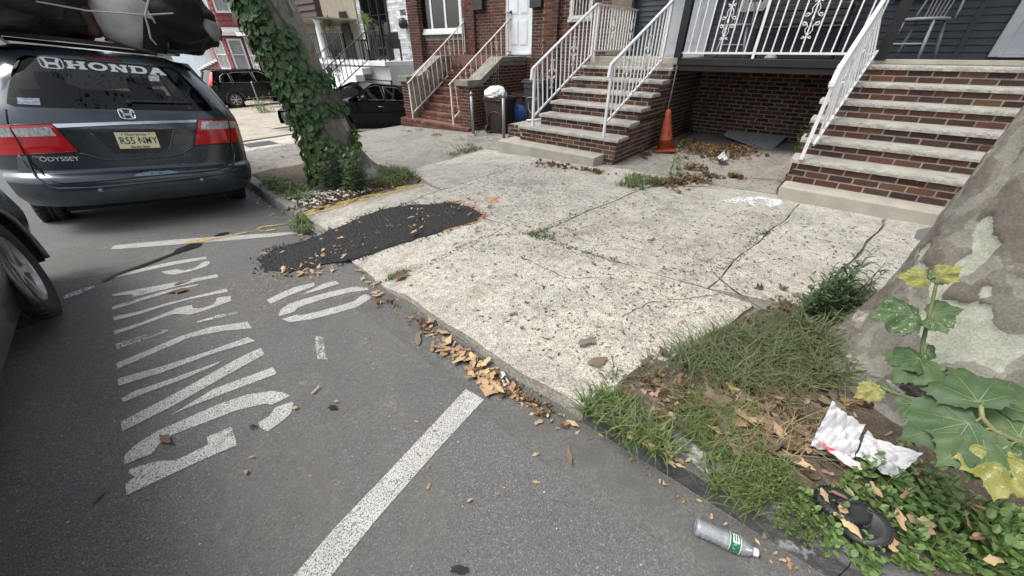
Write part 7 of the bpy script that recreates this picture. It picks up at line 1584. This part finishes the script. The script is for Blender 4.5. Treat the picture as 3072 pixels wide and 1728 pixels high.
m = MB(); m.grid(lambda u, v: MBt @ Vector((.0342 * math.cos(1.1 + 1.0 * u), .0342 * math.sin(1.1 + 1.0 * u), .121 + .020 * v)), 10, 4); m.build('label_badge', A['trimw'], lb, smooth=True)
for k in range(2): m = MB(); m.grid(lambda u, v: MBt @ Vector((.0345 * math.cos(1.25 + .7 * u), .0345 * math.sin(1.25 + .7 * u), .125 + .008 * k + .004 * v)), 10, 1); m.build('label_print', INK, lb, smooth=True)
MB().lathe([(.0145, .196), (.0145, .212), (.012, .2135), (.0, .2135)], 22, MBt, cap=False).build('cap', pm('cap_white', (.72, .75, .76), None, rough=.4), bt, smooth=True)
# ---- black ribbed discs in the weeds
for (a, b, r_, tl, lab) in ((2118, 1268, .078, (-14, 10), 'black ribbed plastic disc half buried in the weeds'), (2172, 1318, .072, (-20, -12), 'lower black ribbed plastic disc under a dry leaf')):
    p = on_g(a * kk, b * kk, zs, .075); Md = Matrix.Translation(p) @ Matrix.Rotation(R(tl[0]), 4, 'X') @ Matrix.Rotation(R(tl[1]), 4, 'Y'); t = thing('plastic_disc', tuple(p), lab, 'disc', 'black discs in the tree bed')
    MB().lathe([(r_ * .25, .0), (r_ * .6, .004), (r_ * .66, .007), (r_ * .8, .008), (r_ * .84, .005), (r_ * .97, .004), (r_, -.003), (r_ * .96, -.010)], 40, Md, cap=False).build('disc', A['blackplastic'], t, smooth=True)
    m = MB()
    for k in range(40): an = k * math.pi / 20; m.obox(Md @ Vector((r_ * .985 * math.cos(an), r_ * .985 * math.sin(an), -.004)), (r_ * .03, .0022, .012), Md.to_3x3() @ Matrix.Rotation(an, 3, 'Z'))
    tag(m.build('rim_ribs', A['blackplastic'], t), kind='stuff'); MB().lathe([(r_ * .1, .014), (r_ * .24, .012), (r_ * .26, .0)], 16, Md).build('hub', A['blackplastic'], t, smooth=True)
# ================================================================== bark flakes and leaf litter
FL = [pm('bark_flake_tan', (.37, .245, .155), (.28, .18, .11), 20, .8, bump=.3, bscale=60, rand=.5), pm('bark_flake_brown', (.17, .115, .08), (.115, .08, .058), 20, .85, bump=.4, bscale=60, rand=.5), pm('bark_flake_grey', (.115, .10, .075), (.16, .135, .10), 16, .85, bump=.4, bscale=50, rand=.4), pm('bark_flake_buff', (.46, .33, .19), (.36, .25, .14), 18, .8, rand=.4)]
def flake_mesh(seed, mat, long=2.2, curl=1.2):
    rd = random.Random(seed); n = 14; m = MB(); half = []
    for i in range(n + 1):
        t = i / n; w_ = (math.sin(math.pi * t) ** .55) * (1 + .45 * math.sin(t * 9 + seed) * rd.uniform(.3, 1)) + rd.uniform(-.14, .14) * (0 < i < n); half.append((t, max(.05, w_) * .5 / long, .12 / long * math.sin(t * 4 + seed * 2)))
    V = []; k = 5
    for (t, w_, off) in half:
        for j in range(k + 1):
            s = -1 + 2 * j / k; x = off + s * w_ * (1 + rd.uniform(-.12, .12) * (j in (0, k))); V.append((x, t - .5, curl * x * x * .55 + .06 * math.sin(t * 3 + seed) * (curl > .6) + .12 * (t - .5) ** 2))
    F = [(i * (k + 1) + j, i * (k + 1) + j + 1, (i + 1) * (k + 1) + j + 1, (i + 1) * (k + 1) + j) for i in range(n) for j in range(k)]
    m.add(V, F); return m.mesh('bark_flake', mat)
FM = [flake_mesh(i * 3 + 1, FL[i % 4], (2.0, 3.2, 4.6, 2.5)[(i // 2) % 4], (1.0, 2.2, .5, 1.4, 3.0)[i % 5]) for i in range(16)]
DLF = [leaf_mesh('plane', m_leaf('dry_leaf_brown', (.13, .082, .048), (.24, .16, .09), .2, .7), -.5, 'dry_leaf', .3, .4), leaf_mesh('oval', m_leaf('dry_leaf_tan', (.30, .19, .10), (.38, .26, .14), .2, .7), -.6, 'dry_leaf', .4, .3)]
def top_z(x, y): return zr(x, y) if x < kerb_x(y) else zs(x, y)
ADJ = {}
for _i, _m in enumerate(FM): ADJ[_m.name] = ('stubby', 'long', 'thin', 'broad')[(_i // 2) % 4]
def put(me, x, y, s, rd, lab, cat, grp, zf=top_z, dz=.004, name='bark_flake', tilt=.25, rz=None, sy=1.0):
    M = Matrix.Translation((x, y, zf(x, y) + dz)) @ Matrix.Rotation(rd.random() * 6.28 if rz is None else rz, 4, 'Z') @ Matrix.Rotation(rd.uniform(-tilt, tilt), 4, 'X') @ Matrix.Rotation(rd.uniform(-tilt, tilt), 4, 'Y') @ (Matrix.Rotation(math.pi, 4, 'Y') if rd.random() < .35 else Matrix.Identity(4)) @ Matrix.Diagonal((s, s * sy, s, 1))
    if name == 'bark_flake' and me.name in ADJ and grp != 'bark pieces': lab = ('larger ' if s > .07 else 'small ') + ADJ[me.name] + ' ' + lab.replace('small ', '').replace('tiny ', '')
    if dz < .02 and s > .05: M = Matrix.Translation((0, 0, .012)) @ M
    return tag(inst(me, name, None, M), lab, cat, grp)
rd = random.Random(77)
def gv(a, b, fn=top_z): return on_g(a * kk, b * kk, fn)
# (a) distinctive pieces (view pixels)
SPEC = [((1248, 962), .20, 0, 'largest tan bark piece with jagged ends at the end of the white line', 1.9, 1.3), ((1432, 1150), .105, 5, 'curled grey brown bark tube on the asphalt near the kerb', 2.2, 1.0), ((1052, 855), .13, 2, 'long grey green bark strip on the asphalt below the kerb drift', 2.6, 1.0),
 ((1475, 868), .12, 6, 'dark olive forked bark piece on the pale slab', .9, 1.0), ((1502, 912), .13, 9, 'grey brown V shaped bark strip on the pale slab', 1.0, 1.0), ((1625, 912), .12, 13, 'wide grey brown bark piece right of the V shaped strip', 1.5, 1.0), ((1372, 852), .075, 3, 'orange brown dry leaf like flake in the middle of the pale slab', .3, 1.0),
 ((450, 735), .13, 1, 'flat brown bark strip lying on the painted letter A', 1.2, 1.0), ((460, 712), .10, 2, 'crumpled olive bark scrap on the painted letters', 2.0, 1.2), ((420, 1110), .13, 13, 'long brown bark strip lying across the letter G', .3, .8), ((255, 1250), .07, 5, 'thin bark strip on dark asphalt below the near car', 2.2, 1.0), ((1010, 700), .15, 9, 'long brown bark strip at the apron corner', 1.4, 1.0),
 ((795, 985), .06, 4, 'small bark sliver on the road right of the letters', 2.0, 1.0), ((1440, 1070), .07, 3, 'pale tan flake where the kerb stone begins', .2, 1.0), ((1355, 1065), .05, 8, 'small tan flake just left of the kerb joint', 1.1, 1.0), ((2100, 1350), .10, 11, 'long buff curled leaf on the weeds beside the black discs', 2.6, .9), ((2090, 1312), .07, 3, 'buff dry leaf resting on the black discs', 1.4, 1.2)]
for (v, s, mi, lab, rz, sy) in SPEC:
    p = gv(*v); put(FM[mi], p.x, p.y, s, rd, lab, 'bark', 'bark pieces', rz=rz, sy=sy, tilt=.1, dz=.006 if v[1] < 1300 or v[0] < 2000 else .09)
def strew(poly_px, n, sizes, lab, grp, meshes=FM, seed=0, zf=top_z, name='bark_flake', cat='bark', dz=.004, tilt=.35):
    for (x, y) in region_f(poly_px, n, seed, zf): put(rd.choice(meshes), x, y, rd.uniform(*sizes), rd, lab, cat, grp, zf, dz + rd.random() * .012, name, tilt)
def region_f(poly_px, n, seed, zf):
    r_ = random.Random(seed); P = [tuple(on_g(a * kk, b * kk, zf).xy) for a, b in poly_px]; x0, x1, y0, y1 = min(p[0] for p in P), max(p[0] for p in P), min(p[1] for p in P), max(p[1] for p in P); out = []
    while len(out) < n:
        x, y = r_.uniform(x0, x1), r_.uniform(y0, y1)
        if inside(x, y, P): out.append((x, y))
    return out
TAN = [FM[i] for i in (0, 3, 4, 7, 8, 11, 12, 15)]; BRNF = [FM[i] for i in (1, 2, 5, 6, 9, 10, 13, 14)]
strew([(1035, 790), (1060, 785), (1150, 870), (1260, 950), (1320, 1000), (1290, 1010), (1180, 950), (1080, 870)], 34, (.04, .11), 'tan bark flake in the drift along the slab edge', 'flakes in the kerb drift', TAN, 1, zr)
strew([(1150, 880), (1240, 930), (1260, 1000), (1170, 960)], 12, (.06, .12), 'tan bark flake in the drift along the slab edge', 'flakes in the kerb drift', TAN, 15, zr, dz=.012)
strew([(890, 670), (930, 690), (970, 740), (950, 750), (910, 720)], 16, (.03, .08), 'tan bark flake at the apron corner by the word NO', 'flakes at the apron corner', TAN, 2, zr)
strew([(660, 640), (760, 600), (900, 560), (1060, 520), (1160, 530), (1050, 590), (900, 640), (720, 690)], 26, (.03, .085), 'tan bark flake on the black asphalt patch', 'flakes on the asphalt patch', TAN, 3, lambda x, y: gtop(x, y) + .03)
strew([(640, 690), (760, 700), (860, 680), (800, 660), (690, 680)], 18, (.03, .08), 'tan bark flake below the asphalt patch', 'flakes below the asphalt patch', TAN, 4, zr)
strew([(745, 600), (770, 560), (790, 590), (770, 620)], 12, (.03, .07), 'tan bark flake at the weed tuft by the white line', 'flakes at the weed tuft', TAN, 5, gtop)
strew([(1000, 650), (1500, 470), (1900, 560), (1800, 760), (1700, 870), (1400, 900), (1150, 760)], 36, (.03, .075), 'small brown bark flake scattered on the pale slabs', 'flakes on the pale slabs', BRNF + TAN[:2], 6, zs)
strew([(1080, 620), (1500, 430), (1300, 400), (1050, 480)], 18, (.03, .08), 'brown bark flake on the slabs between patch and stoop', 'flakes on the far slabs', BRNF, 16, zs)
strew([(1560, 1080), (1640, 1080), (1740, 1170), (1700, 1190), (1600, 1120)], 16, (.03, .07), 'tan flake among the kerb grass', 'flakes in the kerb grass', TAN, 7, zs, dz=.02)
strew([(1760, 1000), (1950, 990), (2100, 1010), (2080, 1170), (1950, 1180), (1800, 1130)], 46, (.07, .15), 'brown bark flake on the soil of the tree bed', 'flakes in the tree bed', BRNF + TAN[:4], 8, zs, dz=.015)
strew([(2000, 1250), (2200, 1200), (2450, 1300), (2500, 1440), (2250, 1440)], 16, (.05, .09), 'tan flake lying on the bright weeds', 'flakes on the weeds', TAN, 9, zs, dz=.075, tilt=.5)
strew([(700, 1000), (1300, 1050), (1500, 1150), (1200, 1300), (500, 1250)], 16, (.015, .04), 'tiny bark sliver on the open asphalt', 'flakes on the asphalt', TAN, 10, zr)
strew([(1650, 460), (1720, 440), (1790, 460), (1700, 490)], 20, (.04, .08), 'brown leaf near the grass in front of the porch', 'leaves by the porch grass', DLF, 11, zs, 'dry_leaf', 'leaf')
strew([(2110, 500), (2410, 560), (2400, 575), (2100, 520)], 40, (.03, .06), 'dry leaf against the base step of the right stoop', 'leaves at the right stoop', DLF + TAN[:2], 12, lambda x, y: zs(x, y), 'dry_leaf', 'leaf')
strew([(700, 560), (760, 520), (1000, 480), (1020, 470), (900, 500), (760, 545)], 18, (.03, .07), 'flake on the soil at the ivy tree', 'flakes at the ivy tree', TAN + BRNF[:2], 13, zs, dz=.025)
strew([(640, 480), (700, 520), (740, 560), (690, 555), (630, 500)], 16, (.03, .08), 'flake in the gutter beside the minivan', 'flakes in the far gutter', TAN, 14, zr)
# (b) leaf piles and fine debris: uncountable
def pile(label, spots, n, size, seed, zf=zs, h=.05, name='leaf_pile', meshes=DLF, mats=None):
    r_ = random.Random(seed); m = MB(); V0 = [([v.co.copy() for v in me.vertices], [tuple(p.vertices) for p in me.polygons]) for me in meshes]
    for _ in range(n):
        cx, cy, sx_, sy_ = r_.choice(spots); x, y = r_.gauss(cx, sx_ * .5), r_.gauss(cy, sy_ * .5); d2 = ((x - cx) / sx_) ** 2 + ((y - cy) / sy_) ** 2
        M = Matrix.Translation((x, y, zf(x, y) + .004 + h * math.exp(-2 * d2) * r_.random())) @ Euler((r_.uniform(-.7, .7), r_.uniform(-.7, .7), r_.random() * 6.28)).to_matrix().to_4x4() @ Matrix.Scale(size * r_.uniform(.6, 1.3), 4)
        k = r_.randrange(len(V0)); m.add([M @ v for v in V0[k][0]], V0[k][1], k)
    x, y = spots[0][:2]; return tag(m.build(name, [me.materials[0] for me in meshes], loc=(x, y, zf(x, y))), label, 'leaf litter', kind='stuff')
def sp(*px): return [(*on_g(a * kk, b * kk, zs).xy, s1, s2) for a, b, s1, s2 in px]
pile('deep drift of brown leaves under the porch', sp((1760, 375, .5, .3), (1800, 390, .5, .4), (1850, 380, .4, .35), (1720, 365, .4, .15)), 700, .048, 1, h=.08)
pile('strip of brown leaves in front of the porch', sp((1700, 460, .12, .2), (1740, 455, .12, .25), (1780, 445, .12, .2), (1660, 465, .1, .2), (1850, 447, .08, .12), (1750, 425, .15, .15)), 360, .042, 2, h=.04)
pile('brown leaf crumbs at the foot of the right stoop', sp((2200, 525, .05, .25), (2300, 540, .05, .3), (2380, 550, .05, .2), (2130, 505, .05, .2)), 260, .035, 3, h=.02)
pile('leaf crumbs round the left stoop', sp((1380, 415, .2, .3), (1480, 430, .12, .3), (1620, 390, .2, .12), (1560, 400, .15, .1)), 220, .04, 4, h=.02)
pile('crumbled leaves in the kerb drift', [(kerb_x(y) - .07, y, .07, .2) for y in (.6, .75, .9, 1.05, 1.3, 1.7, 2.1)] , 230, .030, 5, zr, .02, meshes=DLF + [FM[0], FM[3]])
pile('leaf crumbs along the lower kerb', [(kerb_x(y) - .05, y, .04, .25) for y in (.1, -.3, -.6)], 45, .022, 6, zr, .012, meshes=[FM[0], FM[3], DLF[1]])
pile('mulch of bark scraps in the near tree bed', [(1.55, -.1, .3, .3), (1.75, -.2, .35, .25), (1.9, -.35, .3, .3), (1.5, -.4, .25, .4), (2.3, -.2, .4, .2), (2.6, -.25, .5, .2), (1.45, .15, .2, .2)], 900, .045, 7, zs, .02, 'bark_mulch', [FM[1], FM[2], FM[0], FM[5], DLF[0]])
pile('bark scraps on the soil at the ivy tree', [(1.9, 4.6, .4, .3), (2.4, 4.5, .5, .2), (2.9, 4.6, .3, .3), (1.8, 5.2, .2, .5)], 420, .045, 8, zs, .03, 'bark_mulch', [FM[1], FM[0], FM[3], DLF[0]])
WP = pm('white_pebble', (.62, .60, .56), (.45, .43, .40), 8, .8, rand=.3)
def pebbles(label, spots, n, size, seed, zf, mat, name='grit', flat=.5):
    r_ = random.Random(seed); m = MB(); base = [(1, 0, 0), (-1, 0, 0), (0, 1, 0), (0, -1, 0), (0, 0, 1), (0, 0, -1)]; fc = [(0, 2, 4), (2, 1, 4), (1, 3, 4), (3, 0, 4), (2, 0, 5), (1, 2, 5), (3, 1, 5), (0, 3, 5)]
    for _ in range(n):
        cx, cy, sx_, sy_ = r_.choice(spots); x, y = cx + r_.uniform(-sx_, sx_), cy + r_.uniform(-sy_, sy_); s = size * r_.uniform(.4, 1.4); a = r_.random() * 6.28; ca, sa = math.cos(a), math.sin(a); e = r_.uniform(.6, 1.6)
        m.add([(x + (p[0] * e * ca - p[1] * sa) * s, y + (p[0] * e * sa + p[1] * ca) * s, zf(x, y) + p[2] * s * flat + s * .2) for p in base], fc)
    x, y = spots[0][:2]; return tag(m.build(name, mat, loc=(x, y, zf(x, y))), label, 'grit', kind='stuff')
pile('tan bark crumbs strewn over the asphalt patch', [(p_[0], p_[1], .25, .12) for p_ in [(1.0, 3.2), (1.4, 3.2), (1.8, 3.15), (2.2, 3.05), (2.5, 2.95), (.8, 3.1), (.75, 2.85)]], 110, .028, 21, lambda x, y: gtop(x, y) + .02, .006, 'bark_crumbs', [FM[0], FM[3], FM[4], FM[7]])
pebbles('white pebbles in the soil at the ivy tree', [(2.0, 4.62, .4, .25), (1.75, 4.8, .2, .3)], 260, .018, 1, lambda x, y: zs(x, y) + .02, WP)
pebbles('loose dark crumbs round the asphalt patch', [(p[0], p[1], .09, .09) for p in px2], 700, .008, 2, lambda x, y: gtop(x, y) + .006, tp.mat, 'asphalt_crumbs', .7)
pebbles('sandy grit washed over the road below the patch', [(.75, 2.9, .35, .25), (.95, 2.55, .2, .3), (.4, 3.1, .3, .2)], 900, .005, 3, zr, pm('sandy_grit', (.34, .27, .19), (.24, .19, .14), 8, .9, rand=.5), 'sand_grit')
pebbles('pale specks of grit on the road', [(0.2, 1.8, 1.2, 2.0), (.6, .8, .5, .8), (-.2, 3.5, .8, 1)], 120, .0028, 4, zr, WP, 'road_grit')
DRK = pm('dark_crumb', (.055, .045, .036), (.12, .09, .06), 8, .9, rand=.5)
def crumbs(label, spots, n, size, seed, zf, mat, name):
    r_ = random.Random(seed); m = MB()
    for _ in range(n):
        cx, cy, sx_, sy_ = r_.choice(spots); x, y = cx + r_.uniform(-sx_, sx_), cy + r_.uniform(-sy_, sy_); L = size * r_.uniform(.4, 1.6); w_ = L * r_.uniform(.15, .5); a = r_.random() * 6.28; d = Vector((math.cos(a), math.sin(a), 0)); e = Vector((-d.y, d.x, 0)); c = Vector((x, y, zf(x, y) + .004))
        m.add([c - d * L, c + e * w_ + Vector((0, 0, .004)), c + d * L, c - e * w_], [(0, 3, 2, 1)])
    x, y = spots[0][:2]; return tag(m.build(name, mat, loc=(x, y, zf(x, y))), label, 'debris', kind='stuff')
crumbs('dark leaf crumbs scattered over the pale slabs', [(2.2, 1.4, 1.0, 1.0), (3.6, 1.2, 1.0, 1.1), (4.2, 3.0, 1.0, .8), (3.9, -.6, .7, .8), (3.0, 2.8, 1.0, .8), (6.5, 1.3, 1.3, 1.0)], 2600, .013, 5, zs, DRK, 'leaf_crumbs')
crumbs('tan leaf crumbs scattered over the pale slabs', [(2.2, 1.4, 1.0, 1.0), (3.6, 1.2, 1.0, 1.1), (4.2, 3.0, 1.0, .8), (1.9, .7, .6, .4)], 700, .013, 6, zs, FL[0], 'leaf_crumbs')
_jl = [on_g(a * kk, b * kk, zs) for a, b in ((960, 712), (1100, 652), (1230, 592), (1345, 585), (1450, 540), (1560, 490))] + [on_g(a * kk, b * kk, zs) for a, b in ((1400, 612), (1470, 632), (1560, 662), (1770, 690), (1850, 655), (1900, 602), (1990, 556))]
_js = [(a.x + (b.x - a.x) * t_, a.y + (b.y - a.y) * t_, .035, .03) for a, b in zip(_jl, _jl[1:]) if (a - b).length < 1.6 for t_ in [k_ / 9 for k_ in range(9)]]
crumbs('dirt and leaf crumbs packed along the slab joints', _js, 520, .010, 31, zs, DRK, 'joint_dirt'); crumbs('mossy crumbs along the slab joints', _js, 200, .009, 32, zs, pm('moss', (.05, .06, .022), (.08, .085, .03), 9, .95), 'joint_moss')
crumbs('brown crumbs drifting over the middle slabs', [(3.0, 1.0, .9, .8), (2.3, 1.5, .7, .7), (3.4, 2.2, .9, .6), (2.0, .6, .5, .35), (2.7, .3, .5, .35)], 1500, .009, 33, zs, pm('brown_crumb', (.16, .105, .065), (.24, .16, .10), 9, .9, rand=.5), 'leaf_crumbs')
crumbs('dark twigs and crumbs on the grey driveway', [(4.2, 6.8, 2.0, 1.6), (3.0, 8.5, 1.0, 1.5), (5.5, 5.8, .8, .8)], 420, .03, 7, lambda x, y: zs(x, y) - .033, DRK, 'twigs')
